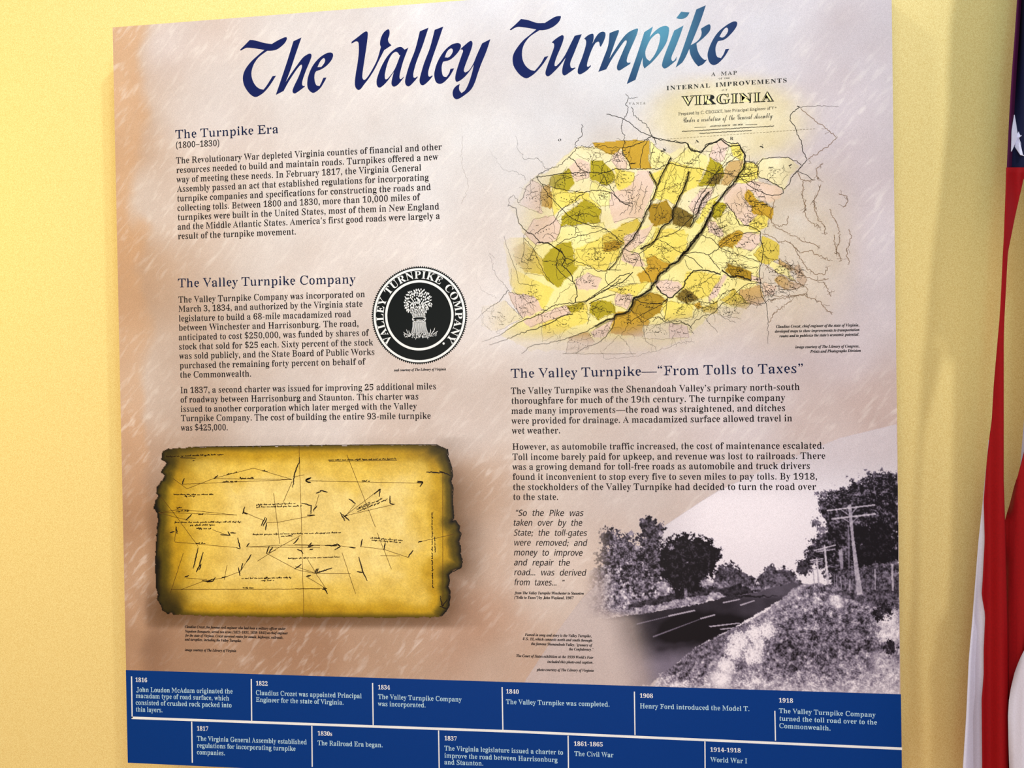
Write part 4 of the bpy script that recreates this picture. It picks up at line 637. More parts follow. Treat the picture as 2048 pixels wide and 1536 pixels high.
Si1b121n0t1v0m2#0n2?1*2S1;2V1R2N1]291Y2*1B1q 1</m0U/50)/)/_/5/Q/W/^/~0(0i/`0E/R0S0?1C1C1I0=/I0A/C0Z/O1//z
Sj1b181n0z1v0s2#0t2?112S1A2V1X2N1c291`2*1H1q 12/m0a/J0+///9-u.L-2-e,w-E-&-:-F-?-`-P-|.2.X/4/00*0c/f0E/X0S0E1C1M1I0=/L1$/z -c-1-~-:.=-U.~.k.4.>-c-o-S-F-W-6
Sk33/;/)0<0z/f0E/X0S0V1]1W3G2M3P03// 1T/)17/41+/O10/h1L0=1I0D1#0F1%0W1Q0b2(1@261G2Y1G2o152o0w2^0f2<0i230z291,231.1b0U2#0D2/0)2%/Z2+/U2X/z2f/m2)/9
Sl291E/m0h/:0N/-/x/-/Z/F/V/Z/]/|/~0b/`0E/Q0P0%1#0L1V1V3G2N3P0A/O0J/C0c/O19/{
Sm5,/-/)0;0n070s/b0E/T0S0N1B0h1H0}1=1)0x1$0X1d16291I2H1F2Z1/2Y0X3>163q1I491;4D1+4D0S3c/J3g/C4R/z4a/m4#/93T/*3A/.3&/K3(/~3m1/3i133O1(3-0b1x/.0m/)1q0[2(1%1~1-1C0Z07/.
Sn3J/-/)0;0n070s/b0E/T0S0N1B0h1H0}1<1)0u1$0X1e162<1I2`1:2m0k2c0K2$/J2*/C2p/z2~/m2A/91r/*1_/.1D/K1A/c1G0&281/25131v1(1N0b07/.
So2L0//)/m/./T/</E/S/?/o/O0E/y0u0U1<161I1S1E1j191w1%1|0g1p091L/g1}0&2//t1Z/S1+/I0Z/1 0>/?0a/O0_/Y0i/l1)/w1J0N1T0z1P1.1D13161.0e0Z0:/l06/C
Sp31/R0S/|0z1;3*23331$0|1K1>1s1H2*1E2B1+2E0r290B1]/F1c/@2&/P2V/z2e/m2$/71U/)1?/-0|/J0}/u1p1-1i131D0~0s0Q0H/l.x-,.$-#/|0`/_0E
Sq2~0C,s0*,w/q-(/e-;/e-l0N/7/~/)/e/-/O/;/A/P/@0%/^0X031*0n1E111I1K1A1X1+1e1C2a1I0S-Z0L-A0O-30Z-/0l-319-X1Q.>1T.d1L/72E/z2S/m1f/11f.21E-F1+--0g,x 0,/=0a/a1E0m1D1+1;1/1&0~0D03/~/J
Sr231h/m1%/40]/*0*/8/v/H/q/]/|0(0=0S0i0z090x/a0E/R0S0$0}031R0G1V0N1;1,121F1&1P0k0e/L0o/C1+/O1[/{
Ss1f1H/v0k/C0@/./V/,/B/7/2/X/;/p/E/w/_/w/o/_/g/L/Q/E/c/</y/E00/a0<000?0~/_0E/R0S0V1X0j1Z0m1R0a170}0]1*061%/x0v/f1;0(
St2I/R0S0A1G1Q3?2L3B1v2G2H2G2A211g210;/J0C/B0a/O18/z1E/m0e/;0H/./q/-/b/7/T/Z/[/y0&0i/^0E
Su3R3-/m2K/825/.1_/.1@/F1?/m0d/;0G///r/./V/F/S/X/_/~0$0e/_0E/R0S0A1C1I1I0N/f0L/K0T/I0k/U1_0Y2+1C331I2+/L24/C2N/Q2{/z
Sv2^0C/*/i/8/Z/I/U/a/a0-0.0n0+0s/c0S/X0_0$1,0M1F0_1I0q1?0x0}0s0_09/M0=/D0t/K1C/i110,110U1U191f1E2+1F261=2?0{220I1h/q2%/z2@052M0&2*/h1V/_0z/6 1S/v1s0A2$0k1|0t1r0x1]0n1L0W1E0=
Sw4j0B/*/v/0/^/B/U/a/X/v0:0n070s/i0R/[0_0R1C1X1I0K/^0I/D0Q/A0j/N11/p1z0s271C3B1I2D/h2?/R2F/D2V/?2|/I3O/i3=0,3=0U3b193r1E471F4B1=4K0{4?0H3t/r44/{4N054Z0(44/h3c/_3*/62G/*1u/21Z/H1Q/q0o/7 3`/v4#0A410k4-0t3~0x3i0n3X0W3Q0=
Sx2P/T0S0D1=0^1G0k1B0u130~0I1?101Q1C1e1I1~1A2)0{1t0k1V0o1N1%100B1$/Z1(/K12/F1L/S1x/z2+/m1M/<0|/.0a/30L/C0?/]0:/~/i/:/A/)/,/1/$/G/-/^/C/g/W/a/`/N/}/n080>0>0p080s/c0E
Sy3J2z/m2I/H1t//12-}0X-?0*,}/R,s/6,w.~-&.n-N.y-s/=.;/o.[0y/+1=/f0j/80B/)/u/6/f/Z/n0%0;0m080s/`0E/Q0S0C1:0i1H1)1=130x1&0I0M/H0V/?0k/K1_0P251B341H2*/L2n/z /R-)/k-30+-R0o.o00.R/].1/@-j/6-H/=-3
Sz2E/3,s.h-$.]-C.h-h//.6/k.c0h/50l/D0c/Z0E/G/~/@/d/D/Z/P/`/]0%/l0]/k0|070d050@0>040[080s/g0E/X0S0/1,0e1H0}1@1,1)1(0t0h0N0o0H1.0K1b1>1|1I2,1E2/1:2)1&0p/h1=/L1o/z1{/m1D/=1E.`1$.%0K-J/Z,z /--+/F-6/g-U0a.z/w.T/B...}-d.r-C.x-3
QS370{/&0//-/P/>/P/y02/e0~/]1R/b1t/q2.0/250O2+0x1c1:0B1q/w24/_2Z/V32/[3V/k3t0&420F4C0l4O1;4R2*4K2g472S3_1x3q1:3x0n3s0P3e0?3N09310C2d0e2F261d2O1P2c192n0x2r0T2g/w2C/K1g/0
QP3]/p/./p4L1:4L214B2j4&3/3T3:2s362L3(2(2k1d2F1J1p1:0R150R/. 0R1i1e1o242$2M2B2V2q2N3>283[1m3m0R3s
Qa3?0e/&08/./n/A/U/c/M08/W0i/x110S1H2)1S2#251p2M1X2Z182_0]2V0-2C/v2p0R3+1;341v3-2C2r2Z2L2c1p2c/.27/.2,/b1R/513/+ 0s/W1B/^1e/q1{062(1*0o0|0J0m060V000705/x0B/f0X/Z
Qb3d1_/&17/+0s/70C/]07/./h/./h4k0H4k0E2X0s3$17301_342@3(2p2`342$3>1.34072p/V2@/3 1U/X2$/b2C/}2U0M2[1/2P1{202N1T2^0~2U0_2<0N1m0H1-0N0M0_/}0~/b
Qd3d13/&0P/3/|/V/^06/S1-/^2$/}2`0Q3)13351Y311y3$2M2Z2I4k3*4k3*/.2T/.2L/_1y/71Y/+ 1</X1n/a22/y2D0E2J0}2D1i232:1o2U1;2_0m2T0N280<1f061,0<0M0N/}0m/b
Qe3A1L/&0w/,0L/<0)/V/j/{/X0N/S1+/X1c/h270$2]0D2y0l3/1>351j30242|2Q2c2h2B2u1u2z0~060~0?0G0U/{0z/c1O/Z22/a2i/t2i/?22/- 071R2;1R251|2%2B1e2W1=2_0s2X0U2C0A1~
Qf1b/x/./x2Z/82Z/82w/x300$4&0<4O0b4g184o2#4c1o43194=0z480h4*0]3k0X3.1Y3.1Y2Z0X2Z0X/.
Qg3d1=-A0O-G/p-X/p.40Q-z1@-s1k-z2/.32C.S2L/_1v/513/&0O/4/{/X/^09/S1-/^1{/{2]0O3(13351U311t3&2M2X2U3.3*3.3*/(2{.>2^-i2+-K 1</X1l/`21/v2D0A2J0z2D1n212=1k2U1;2^0n2T0O290<1h061-0<0L0O/|0n/a
Qh3f/h/./h4k0H4k0E2V0y3%1=301`342?3,2i2p3%2F3/1e3//.2N/.2N1a2E262*2S1X2^1$2U0`2;0N1m0H140H/.
Qi1&/y3m/f4$/f4F/y4Y084Y0K4F0K4$083m /h/./h3.0H3.0H/.
Qk3-/h/./h4k0H4k0E13213.2x3.1?1H3&/.29/.0q0}0H0X0H/.
Ql1&/h/./h4k0H4k0H/.
Qm6,/h/./h3.0=3.0E2W0^2q0w3&1:311Y35213.2V2u2n2R3,2n3H3%3i3140354f3-512p5H2G5P1e5P/.4p/.4p1c4h274O2T4%2^3S2U352?3#1u2z1A2z/.2>/.2>1c26271x2T1N2^0{2U0^2;0M1m0H150H/.
Qn3f/h/./h3.0=3.0E2W0_2q0z3&1?311a352?3-2i2p3%2G3/1e3//.2N/.2N1a2E262*2S1X2^1$2U0`2;0N1m0H150H/.
Qo3]1D/&0r/-0I/=0(/X/i/~/X0Q/S1//_2#0%2_0[3)1F351u3/2B2z2e2_2~2:331g381/3-092f/X2//4 1E/X1v/c2;0#2O0O2U1/2O1i2;291v2T1E2^0p2T0O290<1i061/0<0O0O0#0q/c
Qp3d/h-A/h3.0=3.0E2W0s3$17311_352@3)2p2a342%3>1/34082p/W2@/31_/&18/+0t/70D/]0H-A 1U/X1t/^21/k2C0%2Q0B2[1/2U1h2C282$2T1T2^1$2U0a2>0O1r0H1:0N0N0_/}0~/b
Qr25/h/./h3.0=3.0D2F0u2z183/1[352+312#2T1W2Y1<2U0~2J0h280W1{0L1]0H/.
Qs2c0i/&0&/-/Q/>/Q/u0+/a0j/W16/[1P/f1`/w1e021^0J1B0a0*19/_1Y/T1o/P2//Z2X/w2w0G3.0~351b3.2<2x2(2H1R2X0z2_0Y2[0B2S032E0/23071t0U1`1m1.270h2@0R2C072:/d1x/B1I/.
Qt1m0|/&0G/102/>/|/S/p/q/m2Z/92Z/92x/m340*4&0M4&0M3.1[3.1[2Z0M2Z0Q/|0^/h0p/]1+/X1_/`1_/2
Qu3f12/&0S//0*/G/l/p/d0P/d3.0E3.0E0T0N0$0i/c1;/X1n/b24/{2E0I2K1&2K3.3,3.3,/.2V/.2M/_25/E1u/4
Qv2v0]/./.3./n3.0l0G0~/c263.2v3.1F/.
Qw4}0>///53//t3/0c/l1c3/2I3/3G/m483/4u3/3k//3$//2%2K1&//
Qx3)/:/.0c12/@3.0)3.1,1Z2.3.2q3.1N122x/.24/.1,0e/~/.
Qy2x/g-A/5-F/5-v/^-r/z-w05.)0F.=0g/-//3./o3.0u0<1%/h273.2x3.15.V0{.(0`-`0;-H
"""
# ------------------------------------------------------------------ lettering
ALPH = ''.join(chr(i) for i in range(35, 127) if chr(i) not in '\\"\'')
ADEC = {c: i for i, c in enumerate(ALPH)}


def dec(s):
    return [(ADEC[s[i]] * len(ALPH) + ADEC[s[i + 1]] - 1000) / 1000.0 for i in range(0, len(s), 2)]


GLYPH = {}
GS = 1.48                          # stored outlines -> em
for ln in GLYPH_DATA.strip('\n').split('\n'):
    gy = GS * (0.94 if ln[1] in '0123456789' else 1.0)
    GLYPH[(ln[0], ln[1])] = (dec(ln[2:4])[0] * GS, [np.array(dec(q)).reshape(-1, 2) * (GS, gy) for q in ln[4:].split(' ') if q])


def disc(x, y, r, n=14):
    a = np.linspace(0, 2 * math.pi, n, endpoint=False)
    return np.stack([x + r * np.cos(a), y + r * np.sin(a)], -1)


def comma2(x, y, r=0.06):
    head = disc(x, y, r, 16)
    tail = np.array([[x + r, y], [x + r * .95, y - r * 1.0], [x + r * .5, y - r * 2.0], [x - r * .6, y - r * 2.8],
                     [x - r * .8, y - r * 2.5], [x + r * .1, y - r * 1.7], [x + r * .3, y - r * .9]])
    return [head, tail]


def box(x0, y0, x1, y1):
    return np.array([[x0, y0], [x1, y0], [x1, y1], [x0, y1]])


def flip(polys, cx, cy):
    return [np.array([cx, cy]) * 2 - p for p in polys]


def special(ch, slant):
    """punctuation: (advance, list of separate fill groups)"""
    if ch == ' ':
        return 0.25, []
    if ch == '.':
        return 0.25, [[disc(.125, .055, .062)]]
    if ch == ',':
        return 0.25, [[p] for p in comma2(.12, .055, .07)]
    if ch == ':':
        return 0.28, [[disc(.14, .055, .06)], [disc(.14, .40, .06)]]
    if ch == ';':
        return 0.28, [[p] for p in comma2(.13, .055, .07)] + [[disc(.14, .40, .06)]]
    if ch == '-':
        return 0.33, [[box(.04, .2, .29, .265)]]
    if ch == '–':
        return 0.5, [[box(.0, .22, .5, .265)]]
    if ch == '—':
        return 1.0, [[box(.0, .22, 1.0, .265)]]
    if ch == '’':
        return 0.25, [[p] for p in comma2(.13, .60)]
    if ch == '”':
        return 0.42, [[p] for p in comma2(.12, .60) + comma2(.29, .60)]
    if ch == '“':
        return 0.42, [[p] for p in flip(comma2(.12, .55), .12, .555) + flip(comma2(.29, .55), .29, .555)]
    if ch == '"':
        return 0.34, [[box(.06, .46, .12, .68)], [box(.2, .46, .26, .68)]]
    return None


SLANT = {'Q': 0.22, 'I': 0.2}
HEAVY = {'R': (.0, .010), 'H': (.0, .008), 'I': (.026, .010), 'Q': (.014, .004), 'X': (.034, .022), 'Y': (-.010, -.022)}


def heavier(polys, dx, dy):
    """grow outlines by dx, dy em along their outward normals"""
    area = sum(np.sum(P[:, 0] * np.roll(P[:, 1], -1) - np.roll(P[:, 0], -1) * P[:, 1]) for P in polys)
    out = []
    for P in polys:
        e1, e2 = P - np.roll(P, 1, 0), np.roll(P, -1, 0) - P
        e = e1 / (np.linalg.norm(e1, axis=1)[:, None] + 1e-9) + e2 / (np.linalg.norm(e2, axis=1)[:, None] + 1e-9)
        n = np.stack([e[:, 1], -e[:, 0]], -1) * (1 if area > 0 else -1)
        n /= np.linalg.norm(n, axis=1)[:, None] + 1e-9
        out.append(P + n * (dx, dy))
    return out


CACHE = {}


def glyph(font, ch):
    k = (font, ch)
    if k in CACHE:
        return CACHE[k]
    s = special(ch, 0)
    src = {'X': 'B', 'Y': 'R'}.get(font, font)
    if s is not None:
        adv, groups = s
    else:
        q = GLYPH.get((src, ch))
        if q is None:
            q = GLYPH.get(('B' if font in 'IBS' else 'R', ch)) or GLYPH.get(('R', ch)) or GLYPH[('B', ch)]
        adv, polys = q
        groups = [polys]
    sl = SLANT.get(font, 0)
    if font == 'I' and (font, ch) in GLYPH:
        sl = 0
    pts, tris, n = [], [], 0
    for g in groups:
        if font in HEAVY:
            g = heavier(g, *HEAVY[font])
        p, t = fill(g)
        if len(p) == 0:
            continue
        p[:, 0] += p[:, 1] * sl
        pts.append(p)
        tris += [tuple(i + n for i in f) for f in t]
        n += len(p)
    CACHE[k] = (adv, np.concatenate(pts) if pts else np.zeros((0, 2)), tris)
    return CACHE[k]


def line(sheet, font, s, p0, p1, em, space=1.0, track=0.0, col=None, shift=(0, 0)):
    """one line of lettering between two baseline pixels, em pixels tall"""
    a, b = xz(p0), xz(p1)
    u = (b - a) / np.linalg.norm(b - a)
    v = np.array([-u[1], u[0]])
    h = em * px_scale(((p0[0] + p1[0]) / 2, (p0[1] + p1[1]) / 2))
    x, items = 0.0, []
    for i, ch in enumerate(s):
        adv, pts, tris = glyph(font, ch)
        items.append((x, pts, tris))
        x += adv * (space if ch == ' ' else 1.0) + track
    last = items[-1]
    end = last[0] + (last[1][:, 0].max() if len(last[1]) else 0)
    first = items[0][1][:, 0].min() if len(items[0][1]) else 0
    kx = np.linalg.norm(b - a) / (end - first)
    for x0, pts, tris in items:
        if len(pts):
            q = a + np.outer((pts[:, 0] + x0 - first) * kx + shift[0] * h, u) + np.outer(pts[:, 1] * h + shift[1] * h, v)
            sheet.add(q, tris, col)


def block(name, font, mat, rows, parent, em, zoom=(1.0, 0, 0), lift=0.0016, space=1.0, label=None):
    sh = Sheet(lift)
    k, ox, oy = zoom
    for s, x0, y0, x1, y1 in rows:
        line(sh, font, s, (ox + x0 / k, oy + y0 / k), (ox + x1 / k, oy + y1 / k), em, space)
    return sh.build(name, mat, parent, label)

# ------------------------------------------------------------------ the room
def wall_material():
    m, nt, b = nodes_of('yellow_wall_paint')
    L = nt.links
    tc = nt.nodes.new('ShaderNodeTexCoord')
    n = nt.nodes.new('ShaderNodeTexNoise')
    n.inputs['Scale'].default_value = 850
    n.inputs['Detail'].default_value = 3
    L.new(tc.outputs['Object'], n.inputs['Vector'])
    n2 = nt.nodes.new('ShaderNodeTexNoise')
    n2.inputs['Scale'].default_value = 3.0
    n2.inputs['Detail'].default_value = 2
    L.new(tc.outputs['Object'], n2.inputs['Vector'])
    r = nt.nodes.new('ShaderNodeValToRGB')
    r.color_ramp.elements[0].position = 0.3
    r.color_ramp.elements[1].position = 0.7
    r.color_ramp.elements[0].color = (*lin((232, 202, 122)), 1)
    r.color_ramp.elements[1].color = (*lin((255, 236, 166)), 1)
    L.new(n.outputs['Fac'], r.inputs['Fac'])
    L.new(r.outputs['Color'], b.inputs['Base Color'])
    bp = nt.nodes.new('ShaderNodeBump')
    bp.inputs['Strength'].default_value = 0.15
    bp.inputs['Distance'].default_value = 0.002
    L.new(n.outputs['Fac'], bp.inputs['Height'])
    L.new(bp.outputs['Normal'], b.inputs['Normal'])
    b.inputs['Roughness'].default_value = 0.55
    b.inputs['Specular IOR Level'].default_value = 0.4
    return m


def slab(x0, y0, z0, x1, y1, z1):
    v = [(x, y, z) for x in (x0, x1) for y in (y0, y1) for z in (z0, z1)]
    f = [(0, 1, 3, 2), (4, 6, 7, 5), (0, 4, 5, 1), (2, 3, 7, 6), (0, 2, 6, 4), (1, 5, 7, 3)]
    return v, f


v, f = slab(-3.2, DEPTH, 0, 3.2, DEPTH + 0.12, 3.3)
wall = link_mesh('wall_back', v, f, wall_material())
wall['kind'] = 'structure'
v, f = slab(-3.2, -3.0, -0.1, 3.2, DEPTH + 0.12, 0)
flo = link_mesh('floor', v, f, plain('brown_floor', (165, 96, 46), 0.5))
flo['kind'] = 'structure'

# ------------------------------------------------------------------ the interpretive panel
panel = thing('museum_panel', 'large printed history panel about a valley turnpike mounted on the yellow wall', 'sign', BASE)
XL, XR = float(np.mean([xz((223, 54))[0], xz((249.9, 1100))[0], xz((254, 1524))[0]])), float(np.mean([xz((1786, 0))[0], xz((1792.5, 900))[0], xz((1803, 1390))[0]]))
ZT, ZB = TOP_Z, float(np.mean([xz((254, 1524))[1], xz((440, 1535.5))[1]]))
ZBAND = float(np.mean([xz((251.5, 1341))[1], xz((1000, 1362))[1], xz((1803, 1389))[1]]))
print('panel', XL, XR, ZT, ZB, ZBAND)
BK = DEPTH - 0.0015
e = 0.002                          # board with a slightly eased front edge
v = [(XL, BK, ZB), (XR, BK, ZB), (XR, BK, ZT), (XL, BK, ZT),
     (XL, e, ZB), (XR, e, ZB), (XR, e, ZT), (XL, e, ZT),
     (XL + e, 0, ZB + e), (XR - e, 0, ZB + e), (XR - e, 0, ZT - e), (XL + e, 0, ZT - e)]
f = [(0, 1, 2, 3)] + [(i, (i + 1) % 4, 4 + (i + 1) % 4, 4 + i) for i in range(4)] + \
    [(4 + i, 4 + (i + 1) % 4, 8 + (i + 1) % 4, 8 + i) for i in range(4)] + [(8, 9, 10, 11)]
link_mesh('backing_board', v, f, M_EDGE, panel, BASE)

# printed stone background: colours of the print at places of the picture
BGP = [(240, 100, 206, 168, 134), (262, 60, 208, 176, 150), (320, 90, 218, 200, 194), (600, 120, 222, 209, 202), (1000, 60, 222, 212, 210), (1250, 120, 226, 218, 216),
       (1500, 60, 217, 206, 208), (1750, 100, 208, 193, 195), (238, 300, 203, 165, 134), (246, 520, 200, 160, 126), (400, 220, 222, 208, 202),
       (310, 400, 215, 195, 182), (620, 510, 226, 212, 203), (900, 300, 226, 216, 210), (960, 600, 228, 216, 208), (252, 880, 196, 160, 132), (300, 800, 210, 188, 172),
       (600, 870, 222, 208, 200), (265, 1100, 164, 122, 88), (275, 1280, 164, 122, 88), (400, 1290, 188, 146, 110), (600, 1270, 178, 134, 98), (760, 1310, 196, 158, 126),
       (940, 980, 200, 164, 134), (960, 1100, 212, 182, 158), (950, 1250, 198, 154, 122), (1010, 1330, 208, 174, 148), (1110, 900, 220, 203, 190),
       (1500, 800, 220, 205, 203), (1700, 700, 212, 193, 192), (1770, 560, 208, 190, 190), (1760, 300, 210, 194, 196), (1100, 1150, 219, 197, 180), (1640, 850, 206, 182, 172),
       (1250, 960, 216, 198, 188), (1770, 800, 200, 172, 160), (930, 860, 218, 200, 188)]
gx = np.linspace(XL + .0005, XR - .0005, 230)
gz = np.linspace(ZT - .0005, ZBAND - 0.01, 200)
GX, GZ = np.meshgrid(gx, gz)
ctl = np.array([[*xz((p[0], p[1])), *p[2:]] for p in BGP])
d2 = (GX[..., None] - ctl[:, 0])**2 + (GZ[..., None] - ctl[:, 1])**2 + 0.0006
wt = d2**-1.7
RGB = (wt[..., None] * ctl[:, 2:]).sum(2) / wt.sum(2)[..., None]
NX, NY = (GX - XL) * 1280, (ZT - GZ) * 1280
lum = RGB.mean(2, keepdims=True)
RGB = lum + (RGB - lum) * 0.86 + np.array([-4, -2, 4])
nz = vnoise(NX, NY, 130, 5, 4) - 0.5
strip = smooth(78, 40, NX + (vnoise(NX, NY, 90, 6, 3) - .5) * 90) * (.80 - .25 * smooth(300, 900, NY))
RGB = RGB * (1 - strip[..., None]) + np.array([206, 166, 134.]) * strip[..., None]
RGB = RGB + nz[..., None] * np.array([16, 24, 30])
idx = np.arange(GX.size).reshape(GX.shape)
q = np.stack([idx[:-1, :-1], idx[1:, :-1], idx[1:, 1:], idx[:-1, 1:]], -1).reshape(-1, 4)
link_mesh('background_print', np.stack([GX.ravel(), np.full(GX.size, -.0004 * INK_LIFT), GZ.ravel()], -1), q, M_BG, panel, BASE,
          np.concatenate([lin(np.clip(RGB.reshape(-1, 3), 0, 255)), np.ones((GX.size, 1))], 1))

# ------------------------------------------------------------------ title lettering, traced from its outlines
Z1, Z2, Z3, Z4 = (9.309, 470, 60), (6.827, 690, 40), (8.533, 1010, 20), (6.606, 1180, 0)
TITLE = [
    (Z1, ['95,368c 180,285 275,187c 330,188 420,208 560,245 685,262c 780,205 880,155 950,133 968,155 940,225 870,300 780,362 690,385 600,388c 548,372c 430,352 330,338 270,333 220,332 165,352 108,385c']),
    (Z1, ['548,372c 430,470 300,590 200,720 155,830 148,930 175,1040 250,1160 320,1225 375,1247 430,1235 540,1160 650,1030 765,850c 700,860c 645,950 580,1050 530,1112c 450,1090 380,1030 330,940 306,830 318,730 360,620 450,500 600,388c']),
    (Z1, ['1088,210c 1238,140c 1130,450 1030,750 945,970c 1040,820 1150,665 1270,510 1370,445 1412,445 1425,485 1395,580 1320,760 1258,940 1250,1010 1268,1042 1300,1040c 1300,1055c 1150,1165 1100,1182 1072,1145 1090,1070 1180,880 1240,720 1248,660 1235,645 1200,670 1130,760 1000,960 905,1135c 760,1210c 860,920 980,560']),
    (Z1, ['1705,885c 1645,890c 1612,970 1575,1045c 1520,1030 1490,970 1478,880 1490,800 1515,765c 1600,735 1700,670 1790,570 1825,490 1820,440 1780,420 1700,435 1560,530 1440,680 1365,860 1345,1000 1365,1100 1440,1168 1500,1155 1590,1080 1660,970', '1535,692c 1580,595 1630,535 1660,525 1678,560 1660,620 1605,690c']),
    (Z2, ['88,300c 180,230 265,165 300,158 312,190 295,350 265,550 238,740 240,795 262,818 300,790 370,680 440,540 490,370c 478,330 490,250 530,170 590,127 608,150 605,210 588,265 600,310 635,345c 535,412c 470,540 400,680 330,790 265,875 195,955 150,930 135,870 145,750 170,600 188,450 188,340 178,300 150,292 115,308 92,322c']),
    (Z2, ['865,378c 815,405c 765,368 700,385 600,470 510,610 440,790 432,870 455,918 490,918 570,845 667,710c 640,820 637,880 665,910 720,885 800,790c 803,772c 760,808 744,780 760,690 800,550', '755,480c 738,475c 720,445 690,435 640,470 585,580 548,720 545,790 562,812 610,770 680,670']),
    (Z2, ['1022,155c 1140,105c 1060,350 980,560 935,720 935,780 955,790 992,768c 990,785c 940,845 875,905 840,895 820,850 830,780 880,610 960,400']),
    (Z2, ['1225,135c 1342,90c 1260,330 1180,560 1138,700 1138,760 1155,775 1195,755c 1195,770c 1140,835 1070,890 1035,880 1018,835 1030,760 1080,590 1160,380']),
    (Z2, ['1490,660c 1440,668c 1420,730 1385,780c 1345,770 1325,720 1320,650 1328,600 1340,570c 1430,545 1510,480 1570,400 1583,350 1570,325 1530,315 1450,340 1350,430 1265,570 1220,720 1225,800 1250,855 1300,872 1350,850 1420,780 1470,700', '1362,510c 1395,430 1440,390 1465,395 1472,430 1440,490 1405,515c']),
    (Z2, ['1575,400c 1640,340 1715,285 1738,302 1738,350 1710,440 1660,570 1622,690 1640,718c 1690,690 1750,600 1800,480 1872,320c 1985,262c 1930,430 1860,600 1810,740 1770,860 1720,950 1640,1020 1535,1082 1490,1065 1470,1010 1480,950 1520,900 1568,873c 1558,915 1562,960 1590,998c 1640,960 1690,860 1735,720 1760,610c 1700,700 1620,790 1530,845 1508,820 1508,760 1540,640 1590,490 1612,425 1605,405c']),
    (Z3, ['80,335c 170,255 275,153c 400,175 540,220 680,222c 770,165 860,115 940,103 955,120 920,200 840,275 740,325 650,345 588,345c 535,332c 400,308 270,290 210,290 150,315 98,348c']),
    (Z3, ['535,332c 430,420 300,530 190,670 140,770 130,860 150,960 220,1070 290,1135 360,1165 420,1145 520,1070 640,935 740,787c 675,800c 620,900 560,980 505,1040c 430,1020 350,950 305,860 290,760 300,660 340,560 430,450 588,345c']),
    (Z3, ['800,550c 870,490 970,430 1000,445 995,510 950,640 890,780 850,900 850,955 880,955c 950,880 1030,760 1100,620 1190,440c 1310,413c 1250,560 1170,760 1115,900 1120,975 1145,992 1200,980c 1200,995c 1110,1060 1025,1115 990,1105 975,1050 990,950 1035,815c 950,930 850,1040 745,1130 705,1120 690,1070 720,960 790,770 835,640 838,590 825,565 805,562c']),
    (Z3, ['1350,490c 1420,430 1495,405 1512,430 1510,500 1490,580c 1540,480 1600,400 1665,370 1705,385 1715,430 1690,520 1635,630c 1618,610 1610,560 1590,540 1540,570 1480,680 1425,830 1400,930 1410,970 1465,940c 1465,960c 1400,1030 1290,1097 1255,1090 1240,1050 1255,970 1320,800 1375,620 1385,550 1375,508 1355,495c']),
    (Z4, ['258,437c 372,397 383,412 340,530 255,775c 330,655 420,520 505,430 622,376 635,392 605,490 535,650 490,770 492,825 537,825c 530,845c 450,895 385,932 360,915 358,870 395,770 455,630 485,560 478,533 450,550 370,660 290,780 215,915c 110,950c 175,780 240,600']),
    (Z4, ['718,425c 832,352c 788,492c 850,420 930,360 1000,343 1040,365 1040,440 1010,560 930,690 830,810 720,905c 700,860 695,760c 650,900 600,1055c 485,1110c 560,900 650,640', '900,442 922,460 925,510 900,620 850,730 790,808c 745,770 730,690 750,620 800,520 860,460']),
    (Z4, ['1112,405c 1235,338c 1190,470 1120,650 1075,760 1085,805 1112,800 1145,745c 1140,795c 1070,855 990,905 955,880 955,830 990,720 1060,540']),
    (Z4, ['1140,240c 1205,155c 1315,165c 1285,215 1240,245 1180,250']),
    (Z4, ['1405,125c 1530,70c 1470,250 1400,430 1330,598c 1410,550 1460,490 1475,430 1465,380c 1530,340 1578,322 1592,350 1580,410 1510,490 1405,578c 1420,660 1455,735 1510,790 1545,788c 1490,850 1430,877c 1380,820 1330,730 1312,645c 1260,760 1220,825c 1130,895c 1210,690 1300,430']),
    (Z4, ['1840,645c 1790,650c 1765,715 1730,768c 1680,750 1660,690 1660,620 1690,545c 1780,520 1870,440 1930,360 1945,310 1930,285 1880,290 1780,350 1680,440 1600,570 1555,700 1560,780 1590,840 1640,860 1700,830 1780,745', '1710,485c 1760,400 1800,365 1822,380 1820,420 1780,480 1745,497']),
]
sh = Sheet(0.0016)
for (k, ox, oy), specs in TITLE:
    fill_px(sh, [catmull(s) / k + (ox, oy) for s in specs])
sh.build('title_lettering', M_TITLE, panel, 'blue calligraphic title lettering')

# ------------------------------------------------------------------ headings and paragraphs
ZA, ZBB, ZC = (3.593, 330, 230), (3.251, 330, 520), (3.012, 1000, 720)
block('section_heading', 'H', M_NAVY, [('The Turnpike Era', 75, 170, 815, 130)], panel, 25.5, ZA)
block('section_dates', 'R', M_BLACK, [('(1800–1830)', 80, 238, 390, 222)], panel, 18.5, ZA)
block('body_text', 'R', M_BLACK, [
    ('The Revolutionary War depleted Virginia counties of financial and other', 80, 350, 1990, 250),
    ('resources needed to build and maintain roads. Turnpikes offered a new', 82, 418, 1965, 322),
    ('way of meeting these needs. In February 1817, the Virginia General', 84, 486, 1842, 400),
    ('Assembly passed an act that established regulations for incorporating', 86, 554, 1895, 469),
    ('turnpike companies and specifications for constructing the roads and', 88, 622, 1910, 539),
    ('collecting tolls. Between 1800 and 1830, more than 10,000 miles of', 90, 690, 1835, 611),
    ('turnpikes were built in the United States, most of them in New England', 92, 757, 1970, 678),
    ('and the Middle Atlantic States. America’s first good roads were largely a', 92, 825, 1975, 746),
    ('result of the turnpike movement.', 94, 893, 940, 859)], panel, 19, ZA)
block('section_heading', 'H', M_NAVY, [('The Valley Turnpike Company', 85, 178, 1240, 152)], panel, 26, ZBB)
